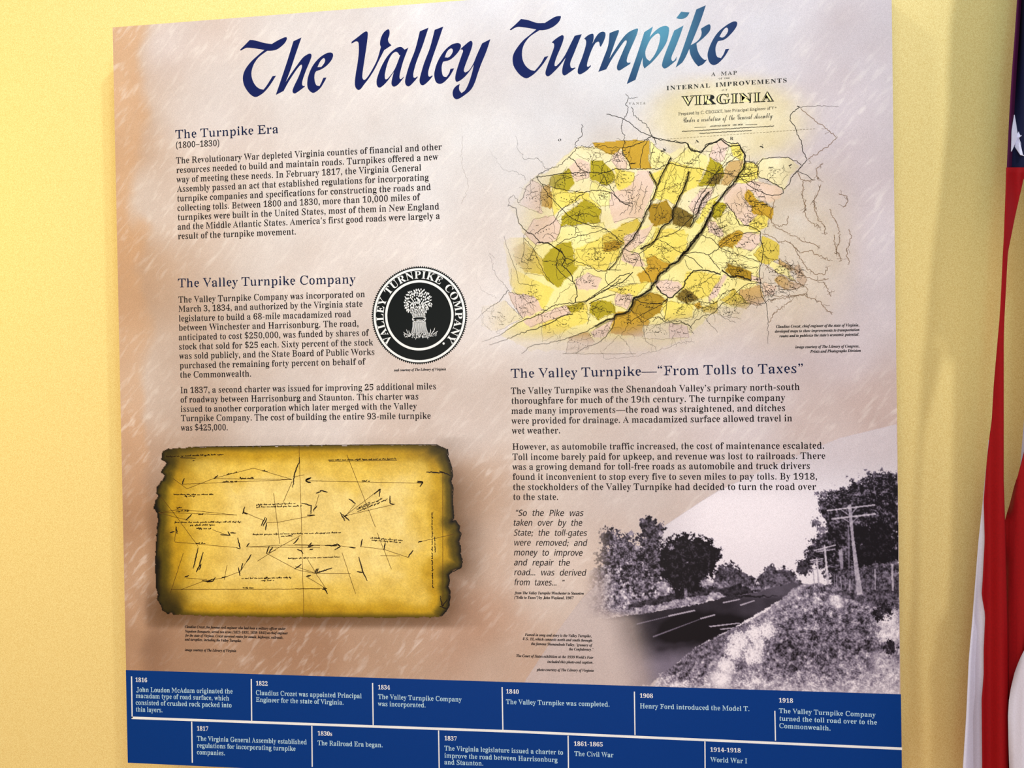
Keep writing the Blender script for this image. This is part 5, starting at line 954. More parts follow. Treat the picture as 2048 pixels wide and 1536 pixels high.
block('body_text', 'R', M_BLACK, [
    ('The Valley Turnpike Company was incorporated on', 88, 278, 1300, 241),
    ('March 3, 1834, and authorized by the Virginia state', 88, 338, 1285, 304),
    ('legislature to build a 68-mile macadamized road', 90, 400, 1210, 370),
    ('between Winchester and Harrisonburg. The road,', 90, 460, 1258, 432),
    ('anticipated to cost $250,000, was funded by shares of', 90, 522, 1328, 492),
    ('stock that sold for $25 each. Sixty percent of the stock', 92, 583, 1355, 555),
    ('was sold publicly, and the State Board of Public Works', 94, 643, 1362, 617),
    ('purchased the remaining forty percent on behalf of', 96, 705, 1305, 680),
    ('the Commonwealth.', 98, 766, 560, 758)], panel, 18.7, ZBB)
block('body_text', 'R', M_BLACK, [
    ('In 1837, a second charter was issued for improving 25 additional miles', 100, 866, 1762, 840),
    ('of roadway between Harrisonburg and Staunton. This charter was', 102, 927, 1648, 906),
    ('issued to another corporation which later merged with the Valley', 102, 988, 1638, 970),
    ('Turnpike Company. The cost of building the entire 93-mile turnpike', 104, 1048, 1728, 1032),
    ('was $425,000.', 104, 1110, 408, 1107)], panel, 18.7, ZBB)
block('section_heading', 'H', M_NAVY, [('The Valley Turnpike—“From Tolls to Taxes”', 66, 108, 1825, 77)], panel, 27.5, ZC)
block('body_text', 'R', M_BLACK, [
    ('The Valley Turnpike was the Shenandoah Valley’s primary north-south', 66, 205, 1805, 180),
    ('thoroughfare for much of the 19th century. The turnpike company', 68, 264, 1718, 246),
    ('made many improvements—the road was straightened, and ditches', 68, 325, 1718, 307),
    ('were provided for drainage. A macadamized surface allowed travel in', 70, 385, 1760, 369),
    ('wet weather.', 72, 444, 362, 442)], panel, 19.3, ZC)
block('body_text', 'R', M_BLACK, [
    ('However, as automobile traffic increased, the cost of maintenance escalated.', 74, 541, 1952, 534),
    ('Toll income barely paid for upkeep, and revenue was lost to railroads. There', 75, 602, 1960, 596),
    ('was a growing demand for toll-free roads as automobile and truck drivers', 75, 661, 1867, 656),
    ('found it inconvenient to stop every five to seven miles to pay tolls. By 1918,', 77, 722, 1910, 720),
    ('the stockholders of the Valley Turnpike had decided to turn the road over', 78, 783, 1905, 782),
    ('to the state.', 79, 843, 350, 843)], panel, 19.3, ZC)
block('quotation_text', 'Q', M_BLACK, [
    ('“So the Pike was', 130, 205, 1170, 208), ('taken over by the', 95, 355, 1150, 357), ('State; the toll-gates', 95, 508, 1225, 513),
    ('were removed; and', 105, 660, 1230, 667), ('money to improve', 98, 812, 1155, 818), ('and repair the', 100, 965, 960, 970),
    ('road... was derived', 103, 1115, 1215, 1125), ('from taxes... ”', 108, 1270, 880, 1275)], panel, 17.4, (7.678, 1015, 1005), space=2.6, label='slanted quotation lettering')
block('caption_text', 'I', M_BLACK, [
    ('from The Valley Turnpike Winchester to Staunton', 105, 1408, 1172, 1415),
    ('("Tolls to Taxes") by John Wayland, 1967', 105, 1477, 1020, 1485)], panel, 8.1, (7.678, 1015, 1005))
block('caption_text', 'I', M_BLACK, [
    ('Famed in song and story is the Valley Turnpike,', 212, 1160, 783, 1172),
    ('U.S. 11, which connects north and south through', 195, 1195, 787, 1210),
    ('the famous Shenandoah Valley, "granary of', 265, 1237, 790, 1250),
    ('the Confederacy."', 588, 1283, 798, 1287),
    ('The Court of States exhibition at the 1939 World’s Fair', 140, 1340, 798, 1355),
    ('included this photo and caption.', 405, 1390, 797, 1397),
    ('photo courtesy of The Library of Virginia', 312, 1458, 800, 1466)], panel, 7.9, (4.268, 1000, 1000))
block('caption_text', 'I', M_BLACK, [
    ('Claudius Crozet, chief engineer of the state of Virginia,', 215, 252, 1840, 220),
    ('developed maps to show improvements to transportation', 190, 345, 1842, 312),
    ('routes and to publicize the state’s economic potential.', 280, 435, 1838, 402),
    ('image courtesy of The Library of Congress,', 590, 650, 1842, 632),
    ('Prints and Photographs Division', 880, 737, 1868, 718)], panel, 8.3, (9.752, 1530, 630))
block('caption_text', 'I', M_BLACK, [
    ('Claudius Crozet, the famous civil engineer who had been a military officer under', 150, 120, 1680, 152),
    ('Napoleon Bonaparte, served two terms (1823–1831, 1838–1843) as chief engineer', 150, 188, 1715, 218),
    ('for the state of Virginia. Crozet surveyed routes for canals, highways, railroads,', 150, 250, 1645, 285),
    ('and turnpikes, including the Valley Turnpike.', 150, 310, 1015, 335),
    ('image courtesy of The Library of Virginia', 150, 470, 930, 485)], panel, 7.7, (7.585, 350, 1240))
block('caption_text', 'I', M_BLACK, [('seal courtesy of The Library of Virginia', 370, 1425, 1038, 1412)], panel, 7.7, (6.4, 730, 520))

# ------------------------------------------------------------------ timeline band along the bottom
sh = Sheet(0.0008)
sh.add([(XL, ZB), (XR, ZB), (XR, ZBAND), (XL, ZBAND)], [(0, 1, 2, 3)])
band = sh.build('timeline_band', M_BAND, panel, 'blue timeline band')
K7, K8 = (2.56, 230, 1330), (2.467, 1000, 1360)


def at(k, x, y):
    return (k[1] + x / k[0], k[2] + y / k[0])


a = at(K7, 85, 270)
rule = Sheet(0.0012)
ribbon(rule, [a, at(K7, 2048, 340.5), at(K8, 1984, 339)], 5.0)
rule.build('timeline_rule', M_WHITE, band)
for k, x0, y0, x1, y1 in [(K7, 85, 58, 88, 272), (K7, 698, 72, 700, 286), (K7, 1319, 92, 1322, 308), (K7, 1982, 113, 1986, 332), (K8, 663, 57, 666, 271), (K8, 1356, 152, 1359, 299),
                          (K7, 393, 290, 396, 500), (K7, 1008, 312, 1010, 521), (K7, 1657, 335, 1660, 538), (K8, 336, 275, 338, 450), (K8, 1011, 300, 1012, 460)]:
    rule = Sheet(0.0012)
    ribbon(rule, [at(k, x0, y0), at(k, x1, y1)], 2.3)
    rule.build('timeline_divider', M_WHITE, band)
for k, t, x0, y0, x1, y1 in [(K7, '1816', 105, 86, 165, 88), (K7, '1822', 722, 104, 782, 106), (K7, '1834', 1347, 124, 1408, 126), (K7, '1817', 420, 335, 478, 337),
                             (K7, '1830s', 1038, 360, 1112, 363), (K7, '1837', 1687, 385, 1750, 388), (K8, '1840', 30, 66, 93, 68), (K8, '1908', 690, 87, 755, 89),
                             (K8, '1918', 1376, 110, 1446, 112), (K8, '1861-1865', 365, 324, 507, 328), (K8, '1914-1918', 1037, 353, 1188, 358)]:
    block('timeline_year', 'B', M_WHITE, [(t, *at(k, x0, y0), *at(k, x1, y1))], band, 13.2, lift=0.0014)
ENT = [[(K7, 'John Loudon McAdam originated the', 110, 137, 603, 146), (K7, 'macadam type of road surface, which', 107, 168, 585, 182),
        (K7, 'consisted of crushed rock packed into', 107, 203, 597, 217), (K7, 'thin layers.', 107, 238, 243, 242)],
       [(K7, 'Claudius Crozet was appointed Principal', 722, 153, 1263, 170), (K7, 'Engineer for the state of Virginia.', 722, 188, 1170, 203)],
       [(K7, 'The Valley Turnpike Company', 1347, 173, 1775, 188), (K7, 'was incorporated.', 1347, 209, 1590, 217)],
       [(K7, 'The Virginia General Assembly established', 420, 387, 982, 406), (K7, 'regulations for incorporating turnpike', 420, 422, 925, 440), (K7, 'companies.', 420, 457, 563, 462)],
       [(K7, 'The Railroad Era began.', 1038, 410, 1370, 421)],
       [(K7, 'The Virginia legislature issued a charter to', 1687, 437, 2294, 458.8), (K7, 'improve the road between Harrisonburg', 1687, 474, 2266, 497), (K7, 'and Staunton.', 1687, 508, 1885, 515)],
       [(K8, 'The Valley Turnpike was completed.', 30, 118, 540, 131)], [(K8, 'Henry Ford introduced the Model T.', 690, 139, 1230, 153)],
       [(K8, 'The Valley Turnpike Company', 1376, 162, 1853, 183), (K8, 'turned the toll road over to the', 1378, 200, 1860, 220), (K8, 'Commonwealth.', 1378, 236, 1630, 249)],
       [(K8, 'The Civil War', 367, 374, 560, 381)], [(K8, 'World War I', 1037, 403, 1220, 411)]]
for rows in ENT:
    block('timeline_entry', 'R', M_PALE, [(t, *at(k, x0, y0), *at(k, x1, y1)) for k, t, x0, y0, x1, y1 in rows], band, 14.0, lift=0.0014)

# ------------------------------------------------------------------ round company seal
SCx, SCy = xz((838.3, 630.6))
SR = abs(xz((935.0, 626))[0] - xz((742.0, 634))[0]) / 2
SRZ = abs(xz((838, 531.5))[1] - xz((838, 729.8))[1]) / 2
SKZ = SRZ / SR


def sp(x, y):                      # seal radii -> panel
    return np.stack([SCx + SR * np.asarray(x), SCy + SR * SKZ * np.asarray(y)], -1)


def polar(r, n=160):
    a = np.linspace(0, 2 * math.pi, n, endpoint=False)
    return sp(r * np.cos(a), r * np.sin(a))


def ring(sheet, r0, r1, n=160):
    a, b = polar(r0, n), polar(r1, n)
    sheet.add(np.concatenate([a, b]), [(i, (i + 1) % n, n + (i + 1) % n, n + i) for i in range(n)])


sh = Sheet(0.0012)
n = 2 * 140
a = np.linspace(0, 2 * math.pi, n, endpoint=False)
r = np.where(np.arange(n) % 2 == 0, 1.0, 0.965)
sh.add(np.concatenate([sp(0, 0)[None], sp(r * np.cos(a), r * np.sin(a))]), [(0, 1 + i, 1 + (i + 1) % n) for i in range(n)])
seal = sh.build('company_seal', M_SEAL, panel, 'round black company seal')
sh = Sheet(0.0016)
ring(sh, 0.905, 0.95)
ring(sh, 0.662, 0.71)
sh.build('seal_ring', M_WHITE, seal)
sh = Sheet(0.0018)
txt = 'VALLEY TURNPIKE COMPANY'
EM = 0.222
adv = [glyph('B', c)[0] * (1.6 if c == ' ' else 1) + 0.03 for c in txt]
tot = sum(adv)
ang = math.radians(221)
span = math.radians(221 + 43)
cur = 0.0
for c, ad in zip(txt, adv):
    _, pts, tris = glyph('B', c)
    if len(pts):
        w = ad - 0.03
        mid = ang - span * (cur + w / 2) / tot
        lx = (pts[:, 0] - w / 2) * EM * 1.02
        ly = pts[:, 1] * EM + 0.742
        ux, uy = math.sin(mid), -math.cos(mid)
        sh.add(sp(math.cos(mid) * ly + ux * lx, math.sin(mid) * ly + uy * lx), tris)
    cur += ad
sh.add(np.concatenate([sp(0.495, -0.58)[None], sp(0.495 + .023 * np.cos(a[::14]), -0.58 + .023 * np.sin(a[::14]))]), [(0, 1 + i, 1 + (i + 1) % 20) for i in range(20)])
sh.build('seal_lettering', M_WHITE, seal, 'white lettering around the seal')


# wheat sheaf emblem
def leaf(sheet, x, y, ang, L, w):
    u = np.array([math.cos(ang), math.sin(ang)])
    n_ = np.array([-u[1], u[0]])
    prof = [(-.5, 0), (-.2, .42), (.15, .5), (.5, 0), (.15, -.5), (-.2, -.42)]
    P = np.array([[x, y] + u * L * a_ + n_ * w * b_ for a_, b_ in prof])
    sheet.add(sp(P[:, 0], P[:, 1]), [(0, 1, 2, 3, 4, 5)])


def stroke(sheet, pts, w, curve=0):
    P = np.array(pts, float)
    T = np.gradient(P, axis=0)
    T /= np.linalg.norm(T, axis=1)[:, None]
    N = np.stack([-T[:, 1], T[:, 0]], -1) * w / 2
    A, B = P + N, P - N
    n_ = len(P)
    sheet.add(np.concatenate([sp(A[:, 0], A[:, 1]), sp(B[:, 0], B[:, 1])]), [(i, i + 1, n_ + i + 1, n_ + i) for i in range(n_ - 1)])


rg = random.Random(4)


def sj(x, y):
    return ((x - 692) / 617, -(y - 708) / 633)


sh = Sheet(0.0018)
for _ in range(1200):
    x, y = rg.uniform(495, 860), rg.uniform(372, 700)
    cxx, cyy = 682, 560
    dx, dy = (x - cxx) / 178, (y - 540) / 170
    if dx * dx + dy * dy > 1 or (y > 610 and abs(x - cxx) > 175 - (y - 610) * 0.9):
        continue
    ok = all((x - p[0])**2 / 15**2 + (y - p[1])**2 / 26**2 > 1 for p in sh.__dict__.setdefault('pp', []))
    if not ok:
        continue
    sh.pp.append((x, y))
    t = (x - cxx) / 178.0
    an = math.pi / 2 - t * 1.0 * (1.0 if y < 560 else -0.35) + rg.uniform(-.25, .25)
    X_, Y_ = sj(x, y)
    leaf(sh, X_, Y_, an, rg.uniform(.045, .066), rg.uniform(.020, .032))
for i in range(13):                # stalks above the band
    t = i / 12 - .5
    stroke(sh, [sj(690 + t * 150, 735), sj(684 + t * 170, 680), sj(680 + t * 210, 625)], .010)
for i in range(15):                # stalks below the band
    t = i / 14 - .5
    stroke(sh, [sj(690 + t * 158, 790), sj(692 + t * 165, 850), sj(694 + t * 205, 938)], .0105)
el = [sj(690 + 85 * math.cos(q_), 748 + 20 * math.sin(q_)) for q_ in np.linspace(0, 2 * math.pi, 28)]
stroke(sh, el, .014)
el = [sj(690 + 85 * math.cos(q_), 752 + 46 * math.sin(q_)) for q_ in np.linspace(-.1, math.pi + .1, 20)]
stroke(sh, el, .016)
stroke(sh, [sj(628, 760), sj(680, 775), sj(745, 765)], .014)
stroke(sh, [sj(650, 785), sj(690, 790), sj(740, 778)], .014)
for _ in range(95):                # grass tuft
    t = rg.uniform(-1, 1)
    x = 705 + t * 205
    y = 962 + rg.uniform(-25, 30) * (1 - .6 * abs(t))
    an = math.pi / 2 - t * 1.0 + rg.uniform(-.7, .7)
    if rg.random() < .4:
        an = -an
    X_, Y_ = sj(x, y)
    leaf(sh, X_, Y_, an, rg.uniform(.05, .085), rg.uniform(.009, .016))
for x, y, an in [(535, 910, 1.9), (560, 925, 1.7), (505, 935, 2.4), (835, 915, 1.5), (880, 900, 1.2), (905, 930, .6), (860, 930, 1.0), (790, 990, -1.2), (650, 990, -1.9)]:
    X_, Y_ = sj(x, y)
    leaf(sh, X_, Y_, an, .10, .013)
sh.build('wheat_sheaf_emblem', M_WHITE, seal, 'white wheat sheaf emblem')

# ------------------------------------------------------------------ old map print
KA, KB, KC, KD = (3.413, 920, 120), (4.452, 1300, 120), (3.413, 920, 420), (4.452, 1300, 400)


def px(k, flat):
    v = [float(q) for q in flat.replace(',', ' ').split()]
    return np.array([(k[1] + v[i] / k[0], k[2] + v[i + 1] / k[0]) for i in range(0, len(v), 2)])


C_ = {'Y': (248, 226, 108), 'L': (250, 236, 158), 'C': (246, 232, 184), 'P': (238, 208, 186), 'O': (184, 166, 26), 'G': (206, 162, 44), 'T': (212, 174, 110), 'D': (132, 108, 36),
      'K': (178, 140, 30), 'Q': (222, 196, 80)}
PATCH = [
    (KA, 'C', '785 600 1300 548 1340 600 1440 640 1560 560 1680 640 1780 545 1900 570 1945 690 2040 760 2048 1100 2048 1365 560 1365 440 1190 340 1000 480 810 600 760'),
    (KC, 'L', '300 200 520 170 2048 40 2048 480 1960 640 1700 720 1590 830 1560 870 1340 960 780 985 700 960 480 960 280 850 430 740 340 520'),
    (KA, 'G', '905 562 1108 552 1293 548 1297 738 1165 745 1148 690 1110 640 1095 600 1060 640 930 635'), (KA, 'C', '785 600 930 600 1040 650 1020 690 880 690 790 640'),
    (KA, 'P', '1040 650 1090 615 1140 690 1135 745 1070 740 1035 690'), (KA, 'O', '895 690 975 690 1040 740 1060 830 1000 860 885 820'),
    (KA, 'Y', '1060 740 1190 770 1180 890 1090 890 1050 830'), (KA, 'P', '790 680 890 700 880 800 790 830 740 760'), (KA, 'O', '620 800 755 745 780 850 720 905 610 860'),
    (KA, 'G', '545 870 610 850 640 960 610 1015 555 1000'), (KA, 'Y', '630 870 760 910 900 900 960 1010 820 950 720 1000 640 1060 620 980'), (KA, 'L', '900 830 1030 890 1050 990 960 1000 880 930'),
    (KA, 'O', '690 1060 860 945 965 1020 955 1110 690 1135'), (KA, 'P', '1020 900 1150 870 1220 760 1290 750 1330 860 1290 960 1240 1080 1150 1075 1050 1110 1020 1010'),
    (KA, 'P', '480 810 560 860 545 990 560 1050 460 1010 400 980 440 900'), (KA, 'P', '500 1090 640 1060 690 1130 660 1230 530 1270 440 1190'),
    (KA, 'L', '690 1140 980 1110 1000 1190 780 1290 660 1240'), (KC, 'O', '520 370 655 240 760 215 780 340 820 370 740 470 660 530 600 480'),
    (KA, 'Y', '780 1290 1010 1200 1100 1260 1080 1365 1000 1400 780 1400'), (KC, 'Y', '790 270 1000 260 1050 290 1000 420 920 400 820 330'),
    (KA, 'Q', '975 1200 1100 1130 1210 1080 1240 1110 1190 1200 1120 1260 1010 1300 970 1290'), (KA, 'K', '980 1250 1060 1230 1120 1260 1060 1300 990 1310'),
    (KA, 'Y', '1290 780 1390 745 1440 690 1490 700 1560 750 1500 960 1380 960 1340 950 1300 960 1345 870'), (KA, 'Y', '1430 700 1670 745 1620 860 1510 920 1470 990 1370 930 1450 720'),
    (KA, 'L', '1340 600 1440 660 1400 740 1300 740 1300 560'), (KA, 'L', '1450 690 1560 590 1680 650 1690 740 1560 730'), (KA, 'P', '1750 560 1790 540 1840 590 1800 680 1770 700 1700 660 1720 590'),
    (KA, 'O', '1700 660 1790 720 1800 790 1740 860 1620 860 1680 760'), (KA, 'D', '1720 790 1790 760 1770 850 1680 850'), (KA, 'Y', '1850 580 1900 570 1940 640 1940 690 1860 660'),
    (KA, 'T', '1830 700 1940 680 1930 760 1830 860 1780 850 1800 760'), (KA, 'P', '1560 1000 1640 880 1740 870 1700 960 1620 1060 1590 1040'),
    (KA, 'K', '1290 990 1400 960 1450 1020 1430 1110 1330 1140 1290 1080'), (KA, 'D', '1460 990 1600 1060 1570 1150 1450 1120 1440 1060'),
    (KA, 'Y', '1690 960 1780 920 1730 1000 1640 1130 1610 1110'), (KA, 'O', '1740 960 1830 980 1760 1100 1720 1060'), (KA, 'Y', '1340 1150 1530 1160 1560 1250 1400 1320 1250 1365 1280 1280'),
    (KA, 'P', '1130 1200 1330 1120 1250 1240 1180 1300 1100 1365'), (KA, 'P', '1830 880 1950 860 2000 1000 2048 1100 1900 1080 1800 960'), (KA, 'Y', '1940 700 2040 710 2040 780 1900 800'),
    (KA, 'P', '1690 1100 1790 1130 1800 1190 1700 1180'), (KA, 'G', '1760 1240 1900 1160 1930 1180 1900 1260 1770 1280'),
    (KC, 'P', '1120 290 1220 300 1260 380 1180 390 1100 340'), (KC, 'G', '1270 330 1380 310 1440 370 1370 430 1330 490 1230 500 1210 450 1280 380'),
    (KC, 'Y', '1340 150 1560 170 1540 280 1430 370 1310 310 1270 330 1250 260'),
    (KC, 'P', '1330 480 1480 480 1530 520 1440 600 1350 550'), (KC, 'Y', '1540 430 1660 420 1780 450 1740 560 1600 620 1510 540'), (KC, 'D', '1540 530 1620 590 1560 640 1480 600'),
    (KC, 'K', '1180 620 1300 560 1420 610 1370 700 1250 770 1160 680'), (KC, 'Y', '1380 620 1600 640 1590 730 1400 760'), (KC, 'G', '1060 700 1180 690 1300 760 1240 870 1020 840'),
    (KC, 'C', '1260 790 1430 770 1430 880 1250 880'), (KC, 'P', '1430 780 1550 790 1560 870 1430 880'), (KC, 'P', '890 830 1050 740 1000 860 920 870'),
    (KC, 'O', '890 620 1040 620 1060 700 940 750 880 700'), (KC, 'Y', '560 720 860 640 880 760 640 860 560 900'), (KC, 'O', '690 660 850 630 840 680 740 700'),
    (KC, 'P', '420 760 720 650 760 700 480 800'), (KC, 'G', '740 870 870 830 920 900 850 970 710 980'), (KC, 'P', '790 470 870 430 970 470 930 540 800 540'),
    (KC, 'Y', '350 400 640 540 580 670 520 660 400 590 350 520'), (KC, 'Q', '360 260 440 220 560 330 580 450 440 430 380 350'), (KC, 'P', '330 560 500 590 570 680 430 740 370 660'), (KC, 'C', '150 660 310 620 430 740 250 830 150 800'),
    (KC, 'K', '1820 355 1900 380 1990 430 1990 490 1880 445 1850 455'), (KC, 'P', '1130 540 1180 600 1140 680 1060 650 1060 560'), (KC, 'Y', '1000 540 1290 490 1200 590 1060 560'),
    (KD, 'Q', '1000 320 1080 340 1160 400 1150 520 1060 570 1000 570 920 480 990 400'), (KD, 'P', '780 380 830 300 980 300 980 380 910 450 770 420'), (KD, 'G', '600 400 720 300 830 300 740 430'),
    (KD, 'L', '600 440 980 560 960 600 640 590 530 520'), (KD, 'Y', '890 200 970 120 1060 150 1050 240 960 280 890 260'), (KD, 'G', '860 0 1000 10 1095 70 1060 150 920 130 900 50'),
    (KB, 'G', '870 1150 920 1190 1000 1290 1100 1320 1090 1420 960 1330 880 1290 830 1220'), (KB, 'P', '740 1110 900 1080 1080 1110 1180 1150 1160 1240 1010 1270 920 1180 860 1150 830 1260 740 1300 650 1230'),
    (KB, 'C', '950 910 1010 870 1230 870 1340 950 1250 1050 1190 1150 1090 1100 1060 1060 970 1050'), (KB, 'Y', '850 920 930 910 970 990 960 1050 860 1100 740 1090'),
    (KD, 'P', '740 80 900 70 930 150 870 230 800 230'), (KD, 'P', '520 180 590 190 660 300 640 340 540 290'), (KD, 'L', '590 160 720 90 870 240 700 260 620 240'),
    (KD, 'K', '690 560 770 590 900 650 900 720 740 690 660 620'), (KD, 'P', '900 670 1010 700 990 740 900 720'), (KD, 'T', '800 800 990 760 1030 900 960 940 850 910 790 850'),
    (KD, 'Q', '620 900 740 790 800 850 900 920 850 970 620 900'), (KD, 'T', '1110 720 1150 670 1370 760 1280 800 1190 800'), (KD, 'T', '1280 590 1330 570 1395 700 1370 770 1310 720'),
    (KD, 'T', '1150 520 1230 580 1290 620 1240 640 1150 570'), (KD, 'P', '520 860 660 660 690 680 600 860 530 910'), (KD, 'Q', '470 960 600 900 600 1010 480 1010'), (KD, 'G', '390 940 440 900 470 970 440 990'),
    (KD, 'D', '230 860 320 770 430 880 380 920'), (KD, 'C', '610 930 830 970 810 1060 600 1020'), (KD, 'P', '1010 740 1120 760 1100 840 1030 860'), (KD, 'L', '1090 540 1240 620 1300 720 1150 650 1060 580')]
X, Y = np.meshgrid(np.arange(930, 1764, 2.0), np.arange(124, 736, 2.0))
wx = X + (vnoise(X, Y, 14, 3, 2) - .5) * 7
wy = Y + (vnoise(X, Y, 14, 4, 2) - .5) * 7
rgb = np.zeros(X.shape + (3,)) + np.array([240, 224, 190.])
state = np.zeros(X.shape)
# pale yellow halo of the old paper around the drawn state and behind the map title
halo = np.maximum.reduce([np.exp(-(((X - 1330) / 250)**2 + ((Y - 480) / 190)**2)**2), 0.9 * np.exp(-(((X - 1455) / 165)**2 + ((Y - 245) / 95)**2)**3),
                          0.5 * np.exp(-(((X - 1560) / 150)**2 + ((Y - 500) / 180)**2)**2)])
rgb[:] = np.array([248, 234, 200.])
rgb = rgb + (smooth(.3, 1, np.exp(-(((X - 1455) / 165)**2 + ((Y - 245) / 95)**2)**3)))[..., None] * np.array([3, 2, -8.])
for k, c, p in PATCH:
    m = inside(wx, wy, px(k, p))
    rgb[m] = C_[c]
    state[m] = 1
mott = (vnoise(X, Y, 40, 9, 4) - .5)
rgb = rgb * (1 + mott[..., None] * np.array([.10, .14, .30]))
fadeL = smooth(985, 1120, X + 0.25 * (Y - 480)) * smooth(700, 640, Y - np.clip(X - 1250, 0, 300) * -0.25) * smooth(1640, 1540, X + (Y > 560) * (Y - 560) * .35)
alpha = np.clip(halo * 0.8 * smooth(950, 1120, X), 0, .8)
alpha = np.where(state > 0, np.maximum(alpha, 0.93 * np.clip(fadeL, 0.12, 1)), alpha)
alpha *= smooth(124, 160, Y) * smooth(735, 690, Y) * smooth(930, 990, X) * smooth(1760, 1690, X)
mp_ = raster('map_print', X, Y, rgb, alpha, .0008, M_PRINT, panel)
mp_['label'] = 'old yellow and pink county map print'


def mfade(x, y):
    f = smooth(940, 1110, x + 0.2 * (y - 480)) * 0.85 + .15
    f = f * (1 - .55 * smooth(1600, 1700, x)) * (1 - .7 * smooth(610, 720, y + (x > 1300) * (x - 1300) * .08))
    return np.clip(f, 0, 1) * smooth(925, 975, x)


INK = (30, 24, 14)
rng = np.random.default_rng(11)
ml = Sheet(0.0012)
RIDGE = [(KA, '1440 665 1400 740 1370 800 1345 860 1330 910 1300 980 1270 1040 1250 1090 1220 1150 1180 1220 1130 1270'), (KC, '1130 240 1090 310 1050 370 1010 410'),
         (KA, '1290 760 1315 805 1340 850'), (KA, '1565 760 1545 830 1530 880 1500 930 1480 980 1455 1020 1450 1080 1430 1110 1390 1130 1360 1170 1340 1220 1300 1260 1230 1290'),
         (KA, '1945 690 1930 750 1900 790 1880 830 1840 870 1800 910 1770 950 1730 1000 1720 1040 1680 1110 1640 1180 1600 1220 1570 1260 1540 1310 1490 1365'),
         (KC, '1720 10 1640 160 1560 270 1520 300 1490 350 1430 380 1420 400 1360 440 1340 490 1310 510 1300 540 1250 580 1190 600 1175 650 1150 690 1120 710 1060 715'),
         (KC, '1060 715 1050 740 1010 750 970 770 920 795'), (KA, '1700 900 1650 960 1620 1040 1590 1110 1570 1140')]
RW = [2.2, 1.6, 2.0, 2.4, 2.8, 3.4, 3.2, 2.2]
for (k, p), w in zip(RIDGE, RW):
    q = px(k, p)
    ribbon(ml, q + (1.2, .8), w * 2.3, (70, 56, 20, .40), .5, rng, mfade, 5)
    ribbon(ml, q, w, INK + (.95,), .8, rng, mfade, 4)
    ribbon(ml, q - (3.6, .8), .8, INK + (.5,), 1.0, rng, mfade, 4)
